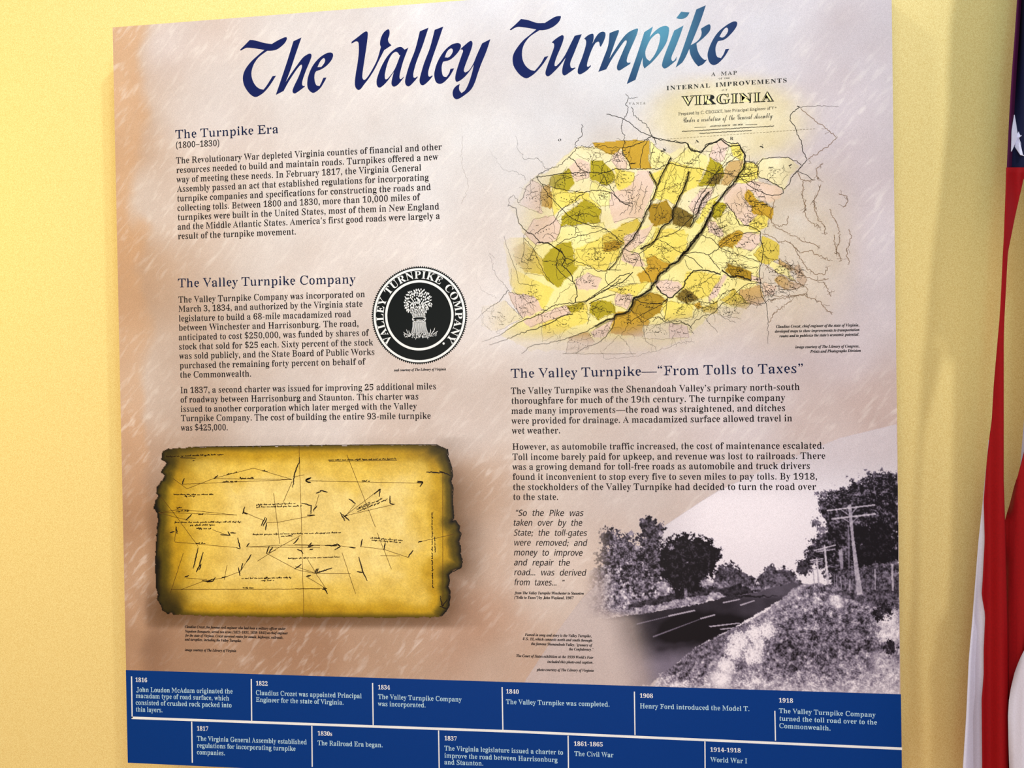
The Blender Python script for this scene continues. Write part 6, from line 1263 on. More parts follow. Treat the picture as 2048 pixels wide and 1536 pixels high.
MID = [(KC, '1340 520 1370 560 1440 605 1530 520 1540 480 1590 415 1680 410 1780 440', 2.6), (KD, '640 620 690 670 740 690 780 670 830 690 900 720', 3.0), (KC, '800 630 640 650 540 720 430 750 280 850 150 900', 1.6),
       (KC, '770 710 700 720 620 770 520 810 420 840 320 880 200 920', 2.0), (KC, '920 795 860 830 780 860 680 890 600 910 500 920 420 980', 1.8), (KC, '1055 740 1050 790 1000 860 940 910 850 940 790 980', 1.8),
       (KC, '1160 430 1090 450 1000 520 920 580 860 620 800 630', 1.6), (KC, '1180 425 1110 490 1000 540 900 600 850 630', 1.8), (KC, '1100 470 1000 545 905 598', 1.4), (KC, '1060 575 960 600 880 640', 1.6),
       (KC, '330 548 270 620 170 690 60 800', 1.4), (KA, '1550 570 1580 620 1650 630 1690 580 1780 545 1840 590 1910 580 1940 640 1945 690', 2.4),
       (KA, '330 990 380 1010 390 1060 400 1110 450 1170 500 1190 540 1240 600 1250 650 1280 700 1320', 1.8), (KC, '530 220 600 225 650 260 690 280 720 330 700 380 760 440 780 500 800 560 790 630', 1.9),
       (KA, '525 800 600 790 680 775 820 770 900 765 980 775 1060 740 1130 745 1230 745 1290 740 1350 745 1400 715 1450 705 1530 730 1640 740 1740 780 1800 770 1900 800 2048 860', 1.6),
       (KA, '1000 370 1060 380 1150 420 1230 490 1310 520 1360 545 1480 555 1550 570', 1.4), (KA, '1310 520 1240 560 1170 590 1110 600 1110 640 1150 690 1165 740', 1.6), (KA, '1290 540 1250 600 1230 690 1230 740', 1.2),
       (KA, '520 795 560 850 600 920 650 970 700 1020 760 1080 830 1110 890 1130 960 1140 1020 1170 1080 1220 1120 1250', 1.5), (KA, '560 850 640 870 740 890 840 905 900 890 960 890 1040 910 1090 960 1180 980', 1.3),
       (KA, '980 780 1000 830 1050 910 1100 970 1170 1000', 1.4), (KA, '980 790 960 830 940 880', 1.1), (KA, '850 905 780 960 700 1010 660 1070 640 1110 560 1150 510 1190', 1.3), (KA, '820 1020 800 1090 790 1190', 1.0),
       (KA, '1740 780 1700 850 1640 930 1600 1000 1590 1060', 1.6), (KA, '1740 780 1830 700 1920 640', 1.4), (KA, '2040 760 1960 790 1880 800 1800 910', 1.4), (KB, '20 690 150 715 250 735 330 740', 1.4),
       (KB, '330 740 350 790 430 820 480 800 500 750 600 735 630 695 700 740 780 740 820 800 850 850 840 900', 1.8), (KB, '840 900 920 910 960 950 970 980 950 1010 980 1050 1060 1070 1120 1110 1180 1140 1190 1190 1080 1210 930 1150 840 1080 770 1050', 1.5),
       (KB, '1330 420 1250 480 1245 540 1290 590 1310 660 1350 730 1360 820 1400 885 1360 930 1310 990 1260 1050 1240 1110 1190 1150', 1.5), (KB, '945 950 1010 880 1060 870 1130 865 1220 870 1300 900 1350 940', 1.4),
       (KB, '1310 990 1370 1010 1450 1070', 1.2), (KB, '1330 420 1400 410 1530 410 1680 412', .9), (KB, '1310 410 1330 420', 2.0),
       (KD, '980 280 985 360 1010 430 1000 520 985 580 970 650 985 740', 1.6), (KD, '985 740 990 850 1040 920 1050 1080 1050 1280', 1.2), (KD, '980 280 880 230 800 220 750 120 680 30', 1.6),
       (KD, '450 310 560 350 620 420 700 460 800 490 980 550', 1.4), (KD, '300 480 420 460 520 490 600 440 660 380 760 320 860 290 980 280', 1.4), (KD, '300 490 380 520 470 610', 1.4), (KD, '520 490 560 540 620 620', 1.4),
       (KD, '985 740 900 740 830 770 780 810 740 860 640 930 560 1010 480 1030 400 1080 350 1150 390 1190', 1.3), (KD, '130 1060 150 900 160 870', 1.2), (KD, '0 920 60 930 130 900 160 870', 1.2),
       (KC, '1190 600 1230 630 1300 640 1380 640 1410 610', 1.4), (KC, '1140 780 1230 720 1300 680 1400 640 1420 610', 1.2), (KC, '1250 770 1250 830 1270 900 1330 930 1340 960', 1.0),
       (KC, '1310 510 1290 450 1250 400 1220 300 1130 270', 1.3), (KC, '1220 300 1300 250 1340 200 1480 150 1600 30', 1.4), (KC, '1340 200 1400 220 1480 280 1530 300', 1.2), (KC, '1010 400 990 460 1000 500 1050 520', 1.2),
       (KC, '720 330 850 370 950 420 1010 410 1100 410', 1.3), (KC, '435 170 440 260 420 350 460 370 500 270 530 220', 1.0), (KC, '435 190 500 260 540 360 580 440 640 510', 1.1), (KC, '660 240 720 200 850 170 960 140 1000 130', 1.2),
       (KC, '690 260 665 320 660 400 720 460 770 490', 1.3), (KC, '300 180 340 310 380 400 400 500 520 520', .9)]
for k, p, w in MID:
    ribbon(ml, px(k, p), w, INK + (.82,), .7, rng, mfade, 4)
RIV = [(KA, '1150 260 1130 300 1150 340 1120 400 1100 440 1110 500 1130 560 1110 600', 1.2), (KA, '1130 230 1150 260 1210 260', .9), (KA, '1170 320 1190 380 1240 420 1280 450 1310 520 1340 560 1310 620 1300 680', 1.2),
       (KA, '830 440 830 500 790 570 790 620 740 660 680 720 600 750 550 770 520 800 480 830 440 900 430 940 400 980 370 930 340 930 330 1000', 1.2), (KA, '380 520 400 620 440 680 540 670 560 710 600 750', .8),
       (KA, '200 610 250 690 300 750 400 770 450 820', .8), (KA, '1090 610 1060 660 1030 690 970 720 960 770', 1.0), (KA, '740 660 780 690 820 740 870 765', 1.6), (KA, '780 600 850 590 930 600 970 585 1050 600 1110 600', 1.0),
       (KA, '930 650 900 700 960 740', .9), (KA, '640 840 700 810 760 800', 1.0), (KA, '660 1000 640 930 700 900 780 910 820 880', .8), (KA, '690 1090 780 1060 860 1050 940 1070', 1.1), (KA, '840 905 830 940 900 980 960 1020', .9),
       (KA, '1200 860 1170 930 1180 1010 1160 1060', .8), (KA, '1240 830 1210 960 1190 1050', .8), (KA, '1280 860 1250 940 1220 1040', .9), (KA, '1090 1060 1130 1030 1160 980 1150 920', .9),
       (KA, '1540 600 1470 720 1400 860 1380 930 1340 1020 1330 1100', .9), (KA, '1640 640 1540 740 1500 880', .9), (KA, '1560 760 1530 850 1480 960', .8), (KA, '1780 700 1760 790 1740 860 1660 960', .9),
       (KA, '1850 640 1800 700 1740 790', .9), (KA, '1600 800 1540 840 1480 860 1420 870 1350 900', .9), (KA, '1730 880 1640 1030 1600 1110', .9), (KA, '1460 1040 1520 1080 1570 1060', .8),
       (KC, '560 340 620 350 700 340', .9), (KC, '700 320 730 380 800 320', 1.4), (KC, '640 190 600 160 560 190', .8), (KC, '780 490 830 430 860 390 900 400', .9), (KC, '640 640 700 560 780 500', .8),
       (KC, '1060 420 1100 330 1110 260', .9), (KC, '1180 400 1220 320 1210 310', .9), (KC, '920 720 900 680 940 660', 1.2), (KC, '870 780 890 720 860 690', 1.0), (KC, '1100 860 1140 790 1160 690', .9), (KC, '1160 680 1210 720 1250 770 1300 740 1360 730', 1.0),
       (KC, '1390 760 1370 690 1410 640', .9), (KC, '720 980 740 900 760 880', .9), (KC, '980 960 1080 860 1140 910 1180 1000', .8), (KC, '960 960 990 1020 1100 1010 1200 1000 1340 960 1420 940 1480 910 1600 900', .9),
       (KC, '240 330 200 290 240 440 300 510 340 560', .8), (KC, '340 560 430 590 480 600', .8), (KC, '380 590 380 660 420 730', .8), (KC, '120 390 110 480 150 550 250 600', .6), (KC, '150 680 160 780 220 830', .6), (KC, '1360 730 1390 760 1500 770 1570 790', 1.3),
       (KD, '120 1050 180 1080 270 1080 340 1110 370 1150', 1.4), (KD, '20 1080 60 1050 120 1060', 1.3), (KD, '540 890 580 920 620 860 680 810 750 790', 1.3), (KD, '420 890 480 920 570 920', 1.3), (KD, '790 820 830 890 870 920 940 910 1000 930 1060 890 1120 880', 1.1),
       (KD, '1050 740 1120 740', .9), (KD, '1030 800 1080 860 1110 830', .9), (KD, '650 460 720 520 800 580 880 610 960 600', 1.0), (KD, '1000 480 1060 520 1150 540', 1.0), (KD, '540 190 560 250 610 330 660 320', .9),
       (KD, '280 70 300 140 380 150', .9), (KD, '310 530 330 600 370 620', .9), (KD, '500 840 470 790 420 780', .9), (KD, '430 770 500 720 560 670 640 640', 1.0), (KD, '600 1010 680 1060 760 1090', .8), (KD, '480 1040 540 1110 600 1180', .8)]
for k, p, w in RIV:
    ribbon(ml, px(k, p), w, INK + (.8,), 1.25, rng, mfade, 3)
COAST = [(KB, '1360 1080 1370 1140 1355 1200 1380 1300 1385 1336'), (KB, '1340 430 1420 500 1500 560 1600 640 1670 690 1590 760 1500 830 1410 880'), (KB, '1520 1110 1490 1200 1450 1260 1480 1330'), (KB, '1310 1000 1360 1080 1460 1070'),
         (KB, '1680 1190 1750 1210 1760 1270 1720 1310'), (KB, '1540 920 1480 980 1500 1060'), (KD, '1380 0 1380 130 1430 200 1520 240'), (KD, '1450 0 1470 80 1500 180 1560 240 1560 310'), (KD, '1600 80 1640 170 1680 250 1690 350 1660 440 1700 540'),
         (KD, '1770 260 1800 340 1750 440 1770 560'), (KD, '1110 0 1070 130 1080 210 1150 240 1220 210 1230 140'), (KD, '1090 230 1180 270 1230 300 1300 330 1380 370 1450 390 1500 420'), (KD, '1270 400 1340 520 1400 610 1470 660 1560 660 1580 600'),
         (KD, '1000 300 1080 320 1130 370 1220 370 1280 410 1340 470 1430 450 1520 500 1600 540'), (KD, '1200 540 1300 620 1400 690 1500 720 1590 700'), (KD, '1020 580 1120 640 1190 680 1290 720 1380 770 1400 800'), (KD, '1120 700 1150 770 1240 800 1300 790'),
         (KD, '1100 850 1200 860 1300 850 1400 840'), (KD, '1540 730 1580 790 1610 860'), (KD, '1640 310 1660 480'), (KD, '1070 900 1130 880 1240 870 1360 840 1500 900'), (KD, '1060 1090 1110 1000 1170 960 1260 900'), (KD, '1500 900 1560 960 1610 1010')]
for k, p in COAST:
    q = px(k, p)
    ribbon(ml, q, 1.6, (130, 92, 44, .5), 1.2, rng, None, 3)
    for _ in range(6):
        i = rng.integers(0, len(q))
        j = min(i + 1, len(q) - 1)
        t = rng.random()
        c = q[i] * (1 - t) + q[j] * t
        ribbon(ml, [c, c + rng.normal(0, 3, 2), c + rng.normal(0, 5, 2)], 1.0, (120, 88, 50, .4), .6, rng, None, 3)
# little streams, county borders, dotted names and place names strewn over the counties
core = [px(k, p) for k, c, p in PATCH[2:]]
for q in core:
    c = q.mean(0)
    for i in range(len(q)):
        if rng.random() < .55:
            ribbon(ml, [q[i - 1], q[i]], .8, (80, 60, 16, .55), .7, rng, mfade, 4)
    R = np.abs(q - c).mean()
    for _ in range(9):
        a0 = c + rng.normal(0, R * .55, 2)
        st = [a0]
        d = rng.uniform(0, 6.28)
        for _s in range(5):
            d += rng.normal(0, .7)
            st.append(st[-1] + 5.0 * np.array([math.cos(d), math.sin(d)]))
        ribbon(ml, st, .7, INK + (.6,), .7, rng, mfade, 3)
    for _n in range(rng.integers(1, 4)):
        s0 = c + rng.normal(0, R * .6, 2)
        ribbon(ml, [s0, s0 + (rng.uniform(4, 10), rng.uniform(-1, .4))], 1.2, INK + (.7,), .35, rng, mfade, 1.5)
    d = rng.uniform(-.8, .5)
    u = np.array([math.cos(d), math.sin(d)])
    m = rng.integers(4, 9)
    for j in range(m):             # a spaced-out county name, letters about a pixel tall
        s0 = c + u * (j - m / 2) * 6.0 + rng.normal(0, .4, 2)
        ribbon(ml, [s0, s0 + (1.6, 1.4)], 1.6, INK + (.8,), 0, rng, mfade, 4)
    if rng.random() < .6:
        s0 = c + rng.normal(0, R * .4, 2)
        ribbon(ml, [s0, s0 + (rng.uniform(7, 13), -.6)], 1.3, INK + (.75,), .35, rng, mfade, 1.5)
for k, p in [(KA, '20 520 10 700 60 860 10 980')]:
    ribbon(ml, px(k, p), .7, (150, 140, 130, .35), 1.2, rng, None, 4)
for t in np.linspace(0, 1, 46)[:-1]:   # dashed border under the map title
    a0, b0 = np.array(px(KB, '150 705')[0]), np.array(px(KB, '1480 612')[0])
    ribbon(ml, [a0 + (b0 - a0) * t, a0 + (b0 - a0) * (t + .015)], .9, (110, 96, 60, .7), 0, rng)
for p, w in [('395 602 498 597', 1.0), ('850 577 955 573', 1.0)]:
    ribbon(ml, px(KB, p), w, INK + (.9,), 0, rng)
for p in ['285 637 1105 588', '440 655 905 628']:
    ribbon(ml, px(KB, p), 1.5, INK + (.75,), .4, rng, None, 1.6)
ribbon(ml, px(KC, '700 982 1200 982'), .8, (110, 96, 60, .5), .2, rng)
ml.build('map_linework', M_LINE, mp_, 'black roads, rivers and ridges of the map')

cl = np.array([*lin((24, 20, 12)), 1.0])
cg = np.array([*lin((90, 80, 60)), .75])


def mline(font, s, k, x0, y0, x1, y1, em, col=cl, space=1.0, track=0.0, name='map_title_line', lift=.0016):
    mt = Sheet(lift)
    line(mt, font, s, at(k, x0, y0), at(k, x1, y1), em, space, track, col)
    return mt.build(name, M_LINE, mp_)


mline('R', 'A MAP', KB, 545, 143, 772, 130, 11, cl, 2.2, .12)
mline('B', 'OF THE', KB, 612, 173, 710, 168, 4.6, cl, 2, .1)
mline('B', 'INTERNAL IMPROVEMENTS', KB, 148, 270, 1217, 199, 12.6, cl, 2.0, .12)
mline('B', 'OF', KB, 640, 277, 690, 272, 5, cl, 1, .5)
big = mline('X', 'VIRGINIA', KB, 280, 407, 1105, 368, 28, cl, 1, .05, 'state_name')
big['label'] = 'ornate shaded state name'
mline('Y', 'VIRGINIA', KB, 284, 404, 1098, 364, 26.5, np.array([*lin((246, 230, 168)), 1.0]), 1, .05, 'state_name_inlay', .0018)
mline('R', 'Prepared by C. CROZET, late Principal Engineer of V', KB, 252, 493, 1105, 440, 8.8)
mline('R', 'a', KB, 1112, 428, 1126, 427, 5)
mline('S', 'Under a resolution of the General Assembly', KB, 295, 558, 1090, 515, 17, cl, 1.6)
mline('I', 'ADOPTED MARCH', KB, 530, 598, 715, 587, 4.4)
mline('I', '15th 1838', KB, 735, 586, 825, 581, 4.4)
for s, k, x0, y0, x1, y1, em in [('M', KB, 110, 838, 145, 800, 9), ('A', KB, 400, 742, 440, 732, 9), ('R', KB, 712, 712, 742, 712, 9), ('Y', KB, 990, 795, 1022, 770, 9), ('L', KB, 1232, 938, 1250, 965, 9), ('O', KA, 672, 556, 692, 552, 7)]:
    mline('B', s, k, x0, y0, x1, y1, em, name='map_letter')
mline('R', 'VANIA', KA, 1150, 306, 1266, 302, 7, cg, 1, .25, 'map_letter')

# ------------------------------------------------------------------ burnt-edged survey sheet print
KE, KF, KG = (4.043, 290, 870), (4.043, 590, 870), (3.2, 1180, 920)
left = px(KE, '190 108 150 122 140 135 135 200 175 225 140 280 130 300 155 330 150 360 130 370 95 430 90 470 110 490 80 540 70 590 100 630 110 690 95 760 90 900 85 990 82 1100 90 1250 100 1275 112 1290 95 1330 130 1380 140 1420 180 1445 215 1440 228 1452')
right = px(KF, '1150 80 1235 112 1238 180 1255 222 1270 290 1275 330 1260 370 1275 420 1275 550 1285 670 1265 700 1300 690 1330 740 1325 770 1345 800 1325 860 1340 920 1335 960 1355 1030 1342 1075 1270 1105 1240 1130 1250 1180 1235 1230 1255 1270 1245 1390 1225 1420 1190 1462')
outline = np.concatenate([left, px(KE, '500 1462 900 1470'), px(KF, '0 1474 600 1476 1100 1474'), right[::-1], px(KF, '700 80 300 84'), px(KE, '1200 88 700 95 400 99')])
X, Y = np.meshgrid(np.arange(284, 1004, 1.5), np.arange(866, 1262, 1.5))
wx = X + (vnoise(X, Y, 7, 21, 2) - .5) * 4
wy = Y + (vnoise(X, Y, 7, 22, 2) - .5) * 4
ins = inside(wx, wy, outline)


def seg_dist(X, Y, P):
    d = np.full(X.shape, 1e9)
    for i in range(len(P)):
        a_, b_ = P[i - 1], P[i]
        ab = b_ - a_
        t = np.clip(((X - a_[0]) * ab[0] + (Y - a_[1]) * ab[1]) / (ab @ ab + 1e-9), 0, 1)
        d = np.minimum(d, (X - a_[0] - t * ab[0])**2 + (Y - a_[1] - t * ab[1])**2)
    return np.sqrt(d)


D = seg_dist(X, Y, outline)
nl = vnoise(X, Y, 60, 23, 4)
tl = np.clip(1 - (X - 318) / 110, 0, 1)       # the left edge is burnt much darker
dn = D * (0.55 + nl * 0.9)
dl = (X - 312 - 12 * (nl - .5) * 3)
c0, c1, c2, c3, c4 = [np.array(c, float) for c in ((238, 212, 130), (226, 192, 84), (192, 152, 32), (86, 72, 10), (16, 12, 4))]


def ramp(t, stops):
    out = np.zeros(t.shape + (3,)) + stops[0][1]
    for (a_, ca), (b_, cb) in zip(stops[:-1], stops[1:]):
        m = smooth(a_, b_, t)[..., None]
        out = out * (1 - m) + cb * m
    return out


Dlr = np.minimum(seg_dist(X, Y, np.concatenate([left, left[::-1]])), seg_dist(X, Y, np.concatenate([right, right[::-1]]))) * (0.55 + nl * .9)
edge = np.minimum(np.minimum(Dlr, dn * 1.15 + 11), np.where(dl < 200, dl * 0.62 + 2, 999))
rgb = ramp(edge, [(-2, c4), (9, c3), (27, c2), (58, c1), (120, c0)])
corner = np.exp(-(((X - 345) / 60)**2 + ((Y - 905) / 34)**2)) * .55 + np.exp(-(((X - 880) / 50)**2 + ((Y - 900) / 26)**2)) * .5 + np.exp(-(((X - 340) / 34)**2 + ((Y - 1205) / 36)**2)) * .8
rgb = rgb * (1 - np.clip(corner, 0, .85))[..., None] + np.array([40, 32, 8]) * np.clip(corner, 0, .85)[..., None]
rgb = rgb * (1 + (vnoise(X, Y, 26, 25, 4) - .5)[..., None] * np.array([.16, .20, .34]) + (vnoise(X, Y, 2.2, 27, 1) - .5)[..., None] * .10)
rim = (D < 1.4) & ((X < 350) | (X > 880))
rgb[rim] = rgb[rim] * 0.35
# soft brown tone printed round the sheet
sh_d = np.where(ins, 0, D)
halo_a = 0.56 * np.exp(-(sh_d / 36.0)**1.2) * (0.35 + 0.65 * smooth(900, 1000, Y)) * (0.25 + .75 * np.maximum(smooth(860, 900, X), smooth(1150, 1230, Y)))
alpha = np.where(ins, 1.0, halo_a * smooth(1000, 950, X) * smooth(284, 300, X) * smooth(1262, 1248, Y) * smooth(866, 880, Y))
rgb = np.where(ins[..., None], rgb, np.array([112, 78, 42.]))
par = raster('survey_sheet_print', X, Y, rgb, alpha, .0009, M_PRINT, panel)
par['label'] = 'yellowed burnt-edged survey sheet print'
hw = Sheet(0.0013)
rng = np.random.default_rng(5)
BR = (30, 19, 10)
for p in ['560 350 880 268 1190 360 560 352', '300 398 1190 360', '340 435 560 350', '225 350 340 435', '1195 340 1290 322', '1190 375 1120 540', '1340 370 1440 373', '110 630 280 600 750 648 110 625', '130 500 240 640 430 900', '110 630 250 665 350 690',
          '250 740 240 860', '800 620 870 655 960 690', '985 710 1080 705 1370 650', '1040 470 1090 880', '240 865 740 910', '825 905 1130 890 1415 895', '825 905 1415 910', '910 1020 1080 910 1260 810', '980 960 1060 930', '990 960 1230 1090 1380 1120 1415 1100',
          '205 1280 310 955', '290 1250 480 1180 630 1155 770 1105 860 965', '330 1155 500 1170', '210 1248 1415 1245', '545 765 640 800', '665 1050 640 1170']:
    ribbon(hw, px(KE, p), 1.0, (96, 66, 16, .85), .15, rng)
ribbon(hw, px(KE, '1245 90 1262 600 1285 1470'), 1.1, (120, 84, 24, .7), .2, rng)
for p in ['80 370 1035 390', '420 160 650 745', '665 790 780 1085', '410 655 490 555', '410 650 690 435', '410 652 805 560', '530 902 720 925 915 990', '380 950 490 1285', '0 885 350 895 490 912', '170 1120 250 1240', '100 1000 170 1120', '0 1060 170 1120', '0 1243 255 1242', '100 1150 250 1240',
          '1195 300 1195 1390', '1000 866 1290 800', '195 480 150 620', '170 1120 450 1122', '690 975 850 978']:
    ribbon(hw, px(KF, p), 1.0, (96, 66, 16, .85), .15, rng)
for p in ['300 400 320 350', '1195 425 1210 310 1245 220 1250 180', '380 640 330 690', '940 735 975 665', '955 740 985 670', '985 710 975 770', '790 640 808 580', '790 625 830 640', '1340 640 1345 570 1265 550', '1310 648 1375 650', '1360 610 1390 570', '740 910 770 920 750 830', '820 905 845 875', '980 960 1005 895', '1000 955 1035 905',
          '1200 880 1245 830', '770 1140 755 1070', '775 1100 790 1035', '820 1030 860 965', '320 1150 355 1135', '430 910 390 1080', '470 945 430 1090', '415 1110 440 1050', '440 1090 455 1045', '1210 1085 1265 1045', '460 1175 500 1185 555 1165', '500 1190 550 1180 570 1150', '620 1155 660 1145', '250 740 260 800', '200 790 240 780', '610 805 690 810', '670 780 690 815', '690 790 735 793',
          '1230 925 1270 940 1280 960', '555 352 590 325', '1320 900 1350 870', '1330 930 1360 920', '1310 1140 1335 1138', '1300 370 1345 345', '1300 375 1335 385', '1370 1120 1395 1080']:
    ribbon(hw, px(KE, p), 2.5, BR + (.92,), .35, rng, None, 2.5, True)
for p in ['85 360 130 345', '90 375 130 385', '85 372 100 350', '990 372 1035 380 1010 420', '985 380 1035 385', '490 555 435 515', '680 500 690 435 640 480', '805 560 770 555 768 490', '365 625 405 695', '385 640 440 695', '395 660 425 650', '530 905 545 840', '915 990 955 930', '720 925 730 870', '515 985 550 1110 585 1180', '500 1105 550 1110',
          '170 1120 190 1080', '170 1118 300 1075', '230 1230 265 1285', '220 1250 260 1240', '90 1145 130 1135', '200 450 265 462', '170 470 210 455', '1060 300 1195 305', '1165 290 1265 330', '995 868 1030 858', '1175 1300 1190 1385 1230 1330', '1170 1385 1230 1405', '300 895 345 880 365 900 320 930', '440 908 490 912', '100 910 150 890', '240 893 340 895']:
    ribbon(hw, px(KF, p), 2.6, BR + (.92,), .35, rng, None, 2.5, True)


def scribble(k, x0, y0, x1, y1, h=1.75, w=1.25):
    """a line of handwriting too small to read"""
    a_, b_ = np.array(at(k, x0, y0)), np.array(at(k, x1, y1))
    L = np.linalg.norm(b_ - a_)
    u = (b_ - a_) / L
    v_ = np.array([u[1], -u[0]])
    s_, pts = 0.0, []
    while s_ < L:
        wl = rng.uniform(5, 14)
        pts = []
        t = 0
        up = True
        while t < wl and s_ + t < L:
            hh = h * (rng.uniform(.5, 1.1) + (1.0 if rng.random() < .16 else 0)) if up else -h * (rng.uniform(0, .3) + (.9 if rng.random() < .08 else 0))
            pts.append(a_ + u * (s_ + t + hh * .35) + v_ * hh)
            t += rng.uniform(.55, 1.1)
            up = not up
        if len(pts) > 2:
            ribbon(hw, pts, w, (46, 30, 8, .85), 0, rng, None, 1.0)
        s_ += wl + rng.uniform(1.2, 2.6)


for k, x0, y0, x1, y1 in [(KE, 170, 178, 640, 160), (KE, 230, 485, 565, 485), (KE, 320, 498, 415, 495), (KE, 250, 618, 355, 616), (KE, 240, 710, 780, 706), (KE, 365, 732, 570, 730), (KE, 415, 758, 540, 762), (KE, 900, 568, 1215, 556), (KE, 900, 586, 1270, 576),
                          (KE, 870, 808, 1590, 792), (KE, 1100, 822, 1195, 818), (KE, 780, 1162, 1185, 1156), (KE, 940, 1180, 1045, 1178), (KE, 1155, 1002, 1582, 988), (KF, 270, 206, 820, 196), (KF, 500, 606, 720, 510), (KF, 505, 622, 748, 522), (KF, 515, 590, 610, 545),
                          (KF, 610, 835, 875, 856), (KF, 618, 852, 855, 872), (KF, 1116, 1235, 1110, 620), (KF, 1136, 950, 1132, 820), (KE, 660, 322, 745, 305), (KE, 765, 352, 890, 352), (KE, 630, 380, 745, 378), (KE, 950, 292, 1000, 298), (KE, 410, 878, 490, 880), (KE, 430, 645, 470, 645), (KE, 790, 1238, 885, 1240), (KF, 540, 376, 605, 376),
                          (KE, 255, 592, 300, 590), (KE, 385, 212, 400, 210)]:
    scribble(k, x0, y0, x1, y1)
ribbon(hw, px(KE, '285 183 410 188'), 1.6, BR + (.9,), .2, rng)
ribbon(hw, px(KF, '275 212 825 206'), 1.0, BR + (.9,), .2, rng)
ribbon(hw, np.concatenate([px(KE, '400 97 700 93 1200 86'), px(KF, '300 82 700 78 1150 78')]), 1.5, (30, 24, 14, .9), .1, rng)
ribbon(hw, right[1:], 1.8, (16, 14, 8, .95), .5, rng, None, 3)
hw.build('survey_handwriting', M_LINE, par, 'brown ink survey lines and handwriting')

# ------------------------------------------------------------------ black-and-white road photograph print
X, Y = np.meshgrid(np.arange(1046, 1800, 1.0), np.arange(846, 1394, 1.0))
gx, gy = (X - 1180) * 3.2, (Y - 920) * 3.2
N1, N3 = vnoise(gx, gy, 60, 31, 4), vnoise(gx, gy, 30, 33, 3)
N2 = (vnoise(gx, gy, 20, 32, 3) - .5) * 1.15 + (vnoise(gx, gy, 6.5, 36, 2) - .5) * 1.1 + .5
arc = np.array([(1054, 1356), (1117, 1260), (1164, 1197), (1199, 1164), (1260, 1105), (1330, 1051), (1405, 1001), (1436, 982), (1560, 925), (1680, 876), (1795, 848), (1830, 842), (1830, 1420), (1030, 1400)], float)
inarc = inside(X, Y, arc).astype(float)
tone = np.full(X.shape, .90) + .05 * np.exp(-(((gx - 1000) / 400)**2 + ((gy - 350) / 250)**2))
cov = inarc * (0.58 + 0.40 * smooth(1240, 1420, X) * smooth(900, 1010, Y))


def soften(m, n=6):
    m = m.astype(float)
    for _ in range(n):
        m = (m + np.roll(m, 2, 0) + np.roll(m, -2, 0) + np.roll(m, 2, 1) + np.roll(m, -2, 1)) / 5
    return m


def blobs(cs, rough=.5, n=None):
    d = np.full(X.shape, 9.0)
    for cx_, cy_, r_ in cs:
        d = np.minimum(d, np.hypot(gx - cx_, gy - cy_) / r_)
    nn = (.5 * N3 + .5 * N2) if n is None else n
    rough = rough * (1.5 if n is None else 1)
    return d + (nn - .5) * rough * 2 < 1


def paint(mask, val, c=1.0):
    global tone, cov
    m = mask.astype(float) if mask.dtype == bool else mask
    tone = tone * (1 - m) + val * m
    cov = np.maximum(cov, m * c)


G = lambda s: np.array([float(q) for q in s.split()]).reshape(-1, 2)
wgx, wgy = gx + (N2 - .5) * 26, gy + (N3 - .5) * 26
ins_ = lambda s: inside(wgx, wgy, G(s))
# far fields and hills
paint(ins_('0 820 340 760 820 780 1100 800 1340 780 1340 900 860 880 340 960 0 1010'), .62 + (N2 - .5) * .3)
paint(blobs([(880, 745, 78), (960, 780, 60), (1020, 790, 50), (840, 770, 50)], .45), .30 + (N2 - .5) * .45)
paint(blobs([(1152, 715, 44), (1235, 755, 72), (1130, 775, 66), (1180, 780, 60), (1280, 760, 46)], .4), .30 + (N2 - .5) * .4)
paint(ins_('790 780 900 770 1050 820 1300 790 1345 760 1350 800 1050 850 860 880 780 860'), .42 + (N2 - .5) * .5)
paint(ins_('800 840 950 790 1040 830 1050 850 930 875 820 890'), .16 + (N2 - .5) * .2)
# hedge on the left, fading into the print's background
paint(ins_('10 700 130 660 400 640 540 820 560 900 330 950 0 1010 -80 960 -60 800'), .52 + (N2 - .5) * .75)
paint(ins_('230 930 420 880 560 850 760 800 840 830 640 890 330 945'), .20 + (N2 - .5) * .3)
paint(blobs([(130, 500, 62), (190, 560, 90), (240, 600, 110), (290, 690, 120), (120, 620, 70), (350, 780, 90)], .6), .34 + (N2 - .5) * .70)
paint(blobs([(350, 400, 36), (390, 450, 66), (440, 440, 40), (380, 530, 85), (400, 620, 100), (430, 700, 80)], .55), .24 + (N2 - .5) * .60)
paint(blobs([(600, 545, 75), (540, 600, 100), (680, 600, 110), (760, 610, 70), (800, 610, 40), (560, 690, 120), (680, 700, 110), (620, 760, 110), (740, 680, 70), (500, 740, 60)], .42), .06 + np.clip(N2 - .5, -.1, .5) * .42)
paint(inside(gx, gy, G('548 780 568 780 566 915 550 915')), .10)
paint(inside(gx, gy, G('602 820 622 820 628 905 606 908')), .42 + (N2 - .5) * .4)
paint(blobs([(470, 800, 30), (520, 560, 14), (300, 560, 16), (260, 470, 14), (740, 790, 26), (450, 470, 14)], .8, N2), .62 + (N2 - .5) * .4)
# low wall and verge left of the road
paint(ins_('-60 1000 330 940 640 880 820 850 880 868 680 925 330 985 -60 1022'), .56 + (N2 - .5) * .5)
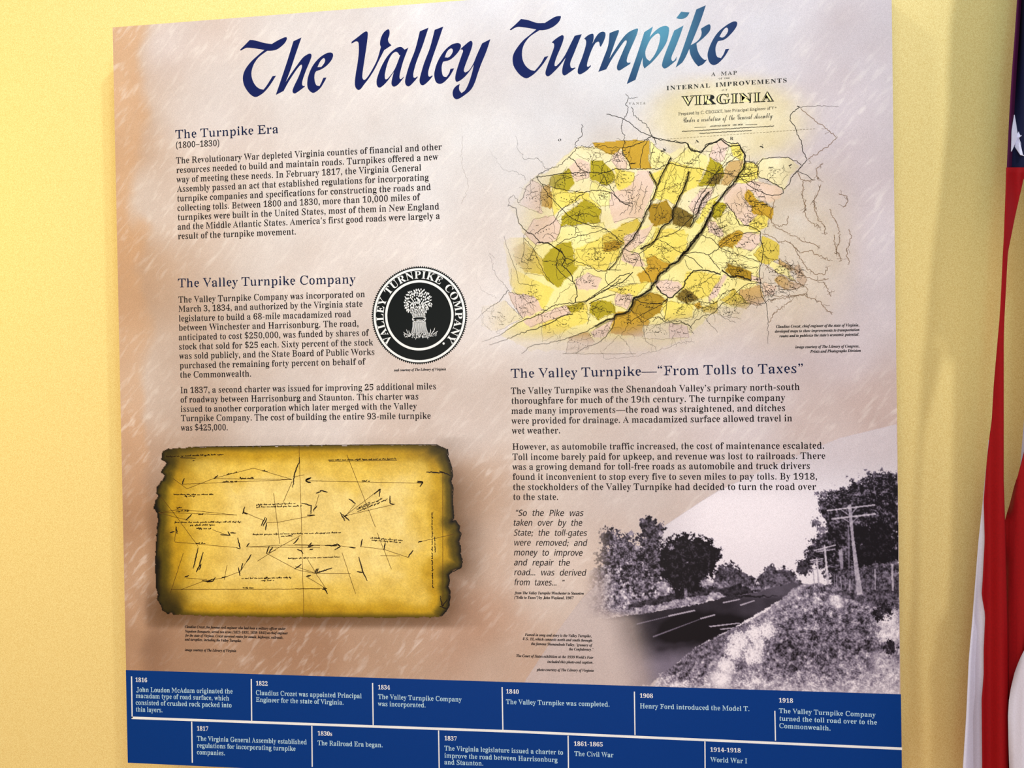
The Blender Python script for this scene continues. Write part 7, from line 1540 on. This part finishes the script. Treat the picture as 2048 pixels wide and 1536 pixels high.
# road
road = inside(gx + (N2 - .5) * 8, gy + (N2 - .5) * 8, G('-40 1030 330 985 680 925 860 880 1050 850 1300 785 1352 800 1240 880 1110 960 1010 1020 900 1085 700 1185 450 1380 380 1440 -60 1470'))
rt = .17 + .05 * smooth(900, 1000, gx) + .10 * smooth(900, 860, gy)
rt = rt + .30 * smooth(1130, 1330, gy)
paint(road.astype(float), rt + (N1 - .5) * .08)
paint(soften(inside(gx, gy + (N3 - .5) * 40, G('560 990 700 975 820 985 960 1005 1110 1030 980 1050 860 1100 720 1165 560 1180 430 1140 450 1050')), 14) * road, .04)
paint(inside(gx, gy + (N3 - .5) * 30, G('640 905 860 885 1000 868 1240 868 1100 878 900 884')) & road, .12)
paint(soften(inside(gx, gy + (N3 - .5) * 26, G('420 1200 620 1160 700 1150 560 1200 430 1225')), 5) * road, .18)
for p in ['300 1046 500 999 500 1003 300 1054', '500 994 670 958 674 966 502 1004', '400 1128 706 1016 706 1020 404 1136', '704 1012 800 986 803 994 708 1020', '848 910 958 888 962 894 850 918', '958 926 1052 896 1056 902 962 934', '760 1062 960 1040 960 1046 770 1070', '830 1080 930 1070 930 1076 836 1088', '1108 876 1122 876 1122 880 1108 880']:
    paint(inside(gx, gy, G(p)) & road, .70 if p[0] in '5789' or p.startswith('95') else .48)
# grassy bank on the right
bank = ins_('1340 790 1420 790 1990 820 2010 1504 380 1504 450 1375 700 1185 900 1085 1100 1005 1240 880')
bt = .50 + (N1 - .5) * .45 + (N2 - .5) * .62 + .18 * smooth(1250, 1480, gy) - .08 * smooth(1000, 1150, gy) * smooth(1450, 1250, gy)
paint(bank.astype(float), bt)
paint(ins_('700 1190 900 1090 1040 1060 1000 1110 880 1180 640 1330 470 1400 460 1375'), .40 + (N2 - .5) * .5)
paint(ins_('1240 885 1340 800 1400 800 1240 930 1110 1010 1020 1030'), .58 + (N2 - .5) * .45)
paint(ins_('1500 840 1980 830 1990 960 1880 960 1700 900'), .30 + (N2 - .5) * .45)
paint(blobs([(960, 1170, 62), (920, 1220, 55), (1050, 1110, 55), (1130, 1090, 50), (1040, 1250, 58), (870, 1320, 50), (840, 1400, 50), (1080, 1180, 40)], .7, N2), .95 + (N2 - .5) * .40)
paint(blobs([(1900, 1010, 70), (1950, 1110, 60), (1890, 1120, 50), (1570, 890, 32), (1590, 930, 22)], .7, N2), .88 + (N2 - .5) * .4)
paint(blobs([(1880, 1290, 70), (1950, 1400, 90), (1850, 1420, 80)], .6, N2), .72 + (N2 - .5) * .5)
paint(blobs([(1850, 985, 40), (1920, 1200, 40), (1890, 960, 46)], .6, N2), .18 + (N2 - .5) * .3)
paint(smooth(1400, 1500, gy) * (gx > 330) * .6, .80)
# wood on the right
paint(blobs([(1375, 690, 48), (1340, 700, 26)], .5), .24 + (N2 - .5) * .3)
paint(blobs([(1500, 520, 60), (1480, 600, 90), (1560, 640, 110), (1420, 640, 50), (1440, 570, 36)], .5), .24 + (N2 - .5) * .55)
wood = inside(gx + (N3 - .5) * 60 + (N2 - .5) * 50, gy + (N3 - .5) * 60 + (N2 - .5) * 50, G('1470 240 1600 180 1650 190 1660 120 1720 140 1800 85 1900 80 1990 95 1990 800 1600 740 1430 690 1400 630 1430 560 1490 500 1530 470 1500 400 1470 330'))
paint(wood.astype(float), .10 + np.clip(N2 - .45, -.06, .6) * .80)
paint(blobs([(1850, 520, 130), (1760, 600, 90), (1900, 640, 90), (1720, 470, 60)], .4) & wood, .04 + np.clip(N2 - .5, -.03, .5) * .34)
paint(blobs([(1445, 400, 22), (1480, 450, 26), (1450, 215, 12), (1500, 225, 14)], .7, N2), .45 + (N2 - .5) * .4)
paint(ins_('1560 720 1980 640 1980 840 1740 860 1540 800'), .30 + (N2 - .5) * .5)
# telegraph poles and fence posts
POLES = [('1650 290 1672 286 1690 500 1745 858 1708 866 1672 500', .66), ('1515 320 1825 282 1825 292 1515 328', .72), ('1545 372 1830 339 1831 350 1545 384', .70), ('1612 318 1660 352 1655 356 1606 322', .6), ('1700 305 1664 352 1670 356 1708 308', .6),
         ('1620 372 1668 398 1664 402 1614 376', .6), ('1716 360 1676 396 1680 400 1722 362', .6), ('1495 542 1506 542 1532 796 1516 798', .74), ('1432 576 1572 540 1573 548 1433 584', .74), ('1445 586 1570 566 1571 574 1446 592', .68),
         ('1446 628 1455 628 1470 796 1458 797', .74), ('1408 640 1492 628 1492 634 1408 646', .72), ('1412 652 1490 642 1490 648 1412 658', .68), ('1424 690 1430 690 1440 796 1432 797', .68), ('1395 702 1450 694 1450 700 1395 708', .6),
         ('1648 420 1660 420 1664 700 1652 700', .45), ('1590 575 1614 570 1622 695 1604 698', .58), ('1658 760 1668 760 1666 838 1656 838', .55), ('1820 695 1830 695 1830 832 1822 832', .62), ('1926 665 1940 665 1944 836 1932 836', .66), ('1575 740 1582 740 1584 812 1577 812', .55), ('1602 745 1609 745 1610 820 1604 820', .55), ('1630 750 1636 750 1638 828 1631 828', .5), ('1560 735 1565 735 1567 806 1561 806', .5), ('1700 770 1706 770 1704 846 1698 846', .5)]
for p, v_ in POLES:
    paint(inside(gx, gy, G(p)), v_ + (N2 - .5) * .2)
blur = lambda a_: (3 * a_ + np.roll(a_, 1, 0) + np.roll(a_, -1, 0) + np.roll(a_, 1, 1) + np.roll(a_, -1, 1)) / 7
tone = blur(np.clip(.5 + (tone - .5) * 1.14, .02, 1))
cov = blur(cov)
dark, mid, light = np.array([16, 12, 18.]), np.array([130, 121, 142.]), np.array([246, 239, 249.])
t3 = tone[..., None]
rgb = np.where(t3 < .5, dark + (mid - dark) * t3 * 2, mid + (light - mid) * (t3 - .5) * 2)
# the print fades out to the left and along the foot
fade = smooth(-60, 190, gx + np.clip(gy - 900, 0, 400) * 0.15 - np.clip(gy - 1050, 0, 300) * .5)
fade_bl = smooth(60, 420, gx - np.clip(gy - 1000, -100, 400) * .25)
low = smooth(930, 1040, gy)
fd = fade * (1 - low) + fade_bl * low
alpha = cov * fd
alpha = np.maximum(alpha, inarc * .55)
light_l = np.array([228, 216, 218.])
k_ = (1 - fd)[..., None] * inarc[..., None]
rgb = rgb * (1 - k_) + light_l * k_
ok = ray_plane(X.ravel(), Y.ravel()).reshape(X.shape + (3,))
alpha = np.where((ok[..., 0] < XR - .001) & (ok[..., 2] > ZBAND), alpha, 0)
ph = raster('road_photograph_print', X, Y, rgb, alpha, .0007, M_PRINT, panel)
ph['label'] = 'black and white roadside photograph print'

# ------------------------------------------------------------------ flag hanging beside the panel
flag = thing('flag', 'draped flag with dark blue star canton and red and white stripes at right edge', 'flag', (0.98, -0.12, 0))
FO = np.array([0.98, -0.12, 0.0])


def cloth(name, mat, rows_l, rows_r, depth, folds, n_u=26, n_v=70, label=None, thick=.0012):
    """a hanging strip of cloth between two edges given in photograph pixels (y, x), folded in depth"""
    ly, lx = np.array(rows_l, float).T[1], np.array(rows_l, float).T[0]
    ry, rx = np.array(rows_r, float).T[1], np.array(rows_r, float).T[0]
    y0, y1 = max(ly.min(), ry.min()), min(ly.max(), ry.max())
    V = []
    for i in range(n_v):
        yy = y0 + (y1 - y0) * i / (n_v - 1)
        a_, b_ = np.interp(yy, ly, lx), np.interp(yy, ry, rx)
        for j in range(n_u):
            xx = a_ + (b_ - a_) * j / (n_u - 1)
            dp = depth + sum(am * math.sin((xx - x0 + sk * (yy - 700)) / wl * 2 * math.pi) for am, wl, x0, sk in folds)
            V.append(ray_plane(xx, yy, dp))
    F = [(i * n_u + j, i * n_u + j + 1, (i + 1) * n_u + j + 1, (i + 1) * n_u + j) for i in range(n_v - 1) for j in range(n_u - 1)]
    o = link_mesh(name, V, F, mat, flag, FO, smooth=True)
    md = o.modifiers.new('thickness', 'SOLIDIFY')
    md.thickness = thick
    md.offset = 0
    if label:
        o['label'] = label
    return o


M_RED = plain('red_cloth', (140, 0, 8), .75, .2, .10, 500)
M_CLOTHW = plain('white_cloth', (212, 210, 232), .8, .2, .05, 500)
M_CANTON = plain('navy_cloth', (14, 18, 52), .8, .2, .12, 500)
M_HEM = plain('purple_red_edge', (66, 3, 52), .8, .2)
FD = [(.010, 70, 2010, .02), (.006, 31, 2000, .05)]
cl_ = [(2092, -420), (2060, -180), (2048, -60), (2044, 0), (2040, 60), (2034, 140), (2029, 220), (2025, 300), (2023, 345)]
cr_ = [(2452, -420), (2452, 345)]
canton = cloth('canton', M_CANTON, cl_, cr_, -.115, FD, 40, 60, 'dark blue canton')
cloth('hem', M_HEM, [(x - 9, y) for x, y in cl_], [(x + 2, y) for x, y in cl_], -.113, FD, 5, 60, 'purple red folded edge')
redl = [(2013, 335), (2012, 380), (2008, 480), (2006, 510), (2003, 570), (1999, 640), (1994, 700), (1988, 770), (1984, 840), (1978, 880), (1974, 920), (1971, 960), (1968, 1000), (1970, 1080), (1966, 1160), (1964, 1190), (1971, 1230), (1968, 1300), (1968, 1350), (1964, 1400), (1965, 1536), (1962, 1700)]
redr = [(2062, 335), (2047, 355), (2040, 390), (2030, 430), (2022, 470), (2015, 505), (2013, 540), (2010, 600), (2008, 640), (2007, 680), (2007, 960), (2010, 1060), (2016, 1300), (2018, 1536), (2018, 1700)]
cloth('red_stripe', M_RED, redl, redr, -.12, [(.006, 60, 1960, .0)], 18, 110)
cloth('white_stripe', M_CLOTHW, [(1977, 880), (1974, 920), (1966, 1000), (1957, 1080), (1951, 1160), (1945, 1240), (1938, 1320), (1933, 1430), (1926, 1536), (1918, 1700)],
      [(1982, 880), (1980, 960), (1980, 1700)], -.101, [(.004, 60, 1940, 0)], 10, 60)
cloth('red_stripe', M_RED, [(2052, 890), (2042, 930), (2030, 970), (2020, 1010), (2008, 1046), (2010, 1200), (2014, 1700)], [(2452, 890), (2452, 1700)], -.115, [(.011, 80, 2000, .03), (.004, 30, 2000, .06)], 40, 80)
cloth('white_stripe', M_CLOTHW, [(2060, 1282), (2050, 1298), (2040, 1318), (2030, 1344), (2022, 1376), (2018, 1400), (2016, 1430), (2017, 1480), (2019, 1536), (2022, 1700)], [(2452, 1282), (2452, 1700)], -.14, [(.010, 90, 2016, .03)], 36, 40)
cloth('white_stripe', M_CLOTHW, [(2060, 335), (2058, 420), (2056, 600), (2052, 800), (2046, 870), (2041, 930), (2040, 990), (2046, 992)], [(2452, 335), (2452, 992)], -.107, [(.008, 80, 2020, .02)], 36, 50)
# star on the canton, partly folded out of sight at the cloth's edge
pts2 = [(2028, 230), (2033, 258), (2062, 258), (2038, 276), (2052, 314), (2040, 310), (2028, 292), (2022, 303), (2023, 262)]


def canton_depth(x_, y_):
    return -.115 + sum(am * math.sin((x_ - x0 + sk * (y_ - 700)) / wl * 2 * math.pi) for am, wl, x0, sk in FD)


vf = [ray_plane(x_, y_, canton_depth(x_, y_) - .0022) for x_, y_ in pts2] + [ray_plane(2036, 274, canton_depth(2036, 274) - .0022)]
so = link_mesh('star', vf, [(9, i, (i + 1) % 9) for i in range(9)], M_CLOTHW, canton, FO)
md = so.modifiers.new('thickness', 'SOLIDIFY')
md.thickness = .0008
so['label'] = 'white star'


def lathe(name, prof, mat, n=28):
    V, F = [], []
    for r_, z_ in prof:
        for i in range(n):
            V.append((FO[0] + r_ * math.cos(2 * math.pi * i / n), FO[1] - .0 + r_ * math.sin(2 * math.pi * i / n), z_))
    for k in range(len(prof) - 1):
        for i in range(n):
            F.append((k * n + i, k * n + (i + 1) % n, (k + 1) * n + (i + 1) % n, (k + 1) * n + i))
    F.append(tuple(range(n))[::-1])
    F.append(tuple((len(prof) - 1) * n + i for i in range(n)))
    return link_mesh(name, V, F, mat, flag, FO, smooth=True)


M_POLE = plain('oak_pole', (128, 84, 44), .4, .5)
M_BRASS = plain('brass', (190, 150, 70), .3, .6)
lathe('pole', [(.013, .02), (.013, 2.56)], M_POLE)
lathe('pole_base', [(.16, 0), (.16, .012), (.14, .03), (.05, .05), (.03, .12), (.018, .125)], M_BRASS)
lathe('finial', [(.013, 2.56), (.024, 2.575), (.03, 2.60), (.018, 2.64), (.002, 2.69)], M_BRASS)
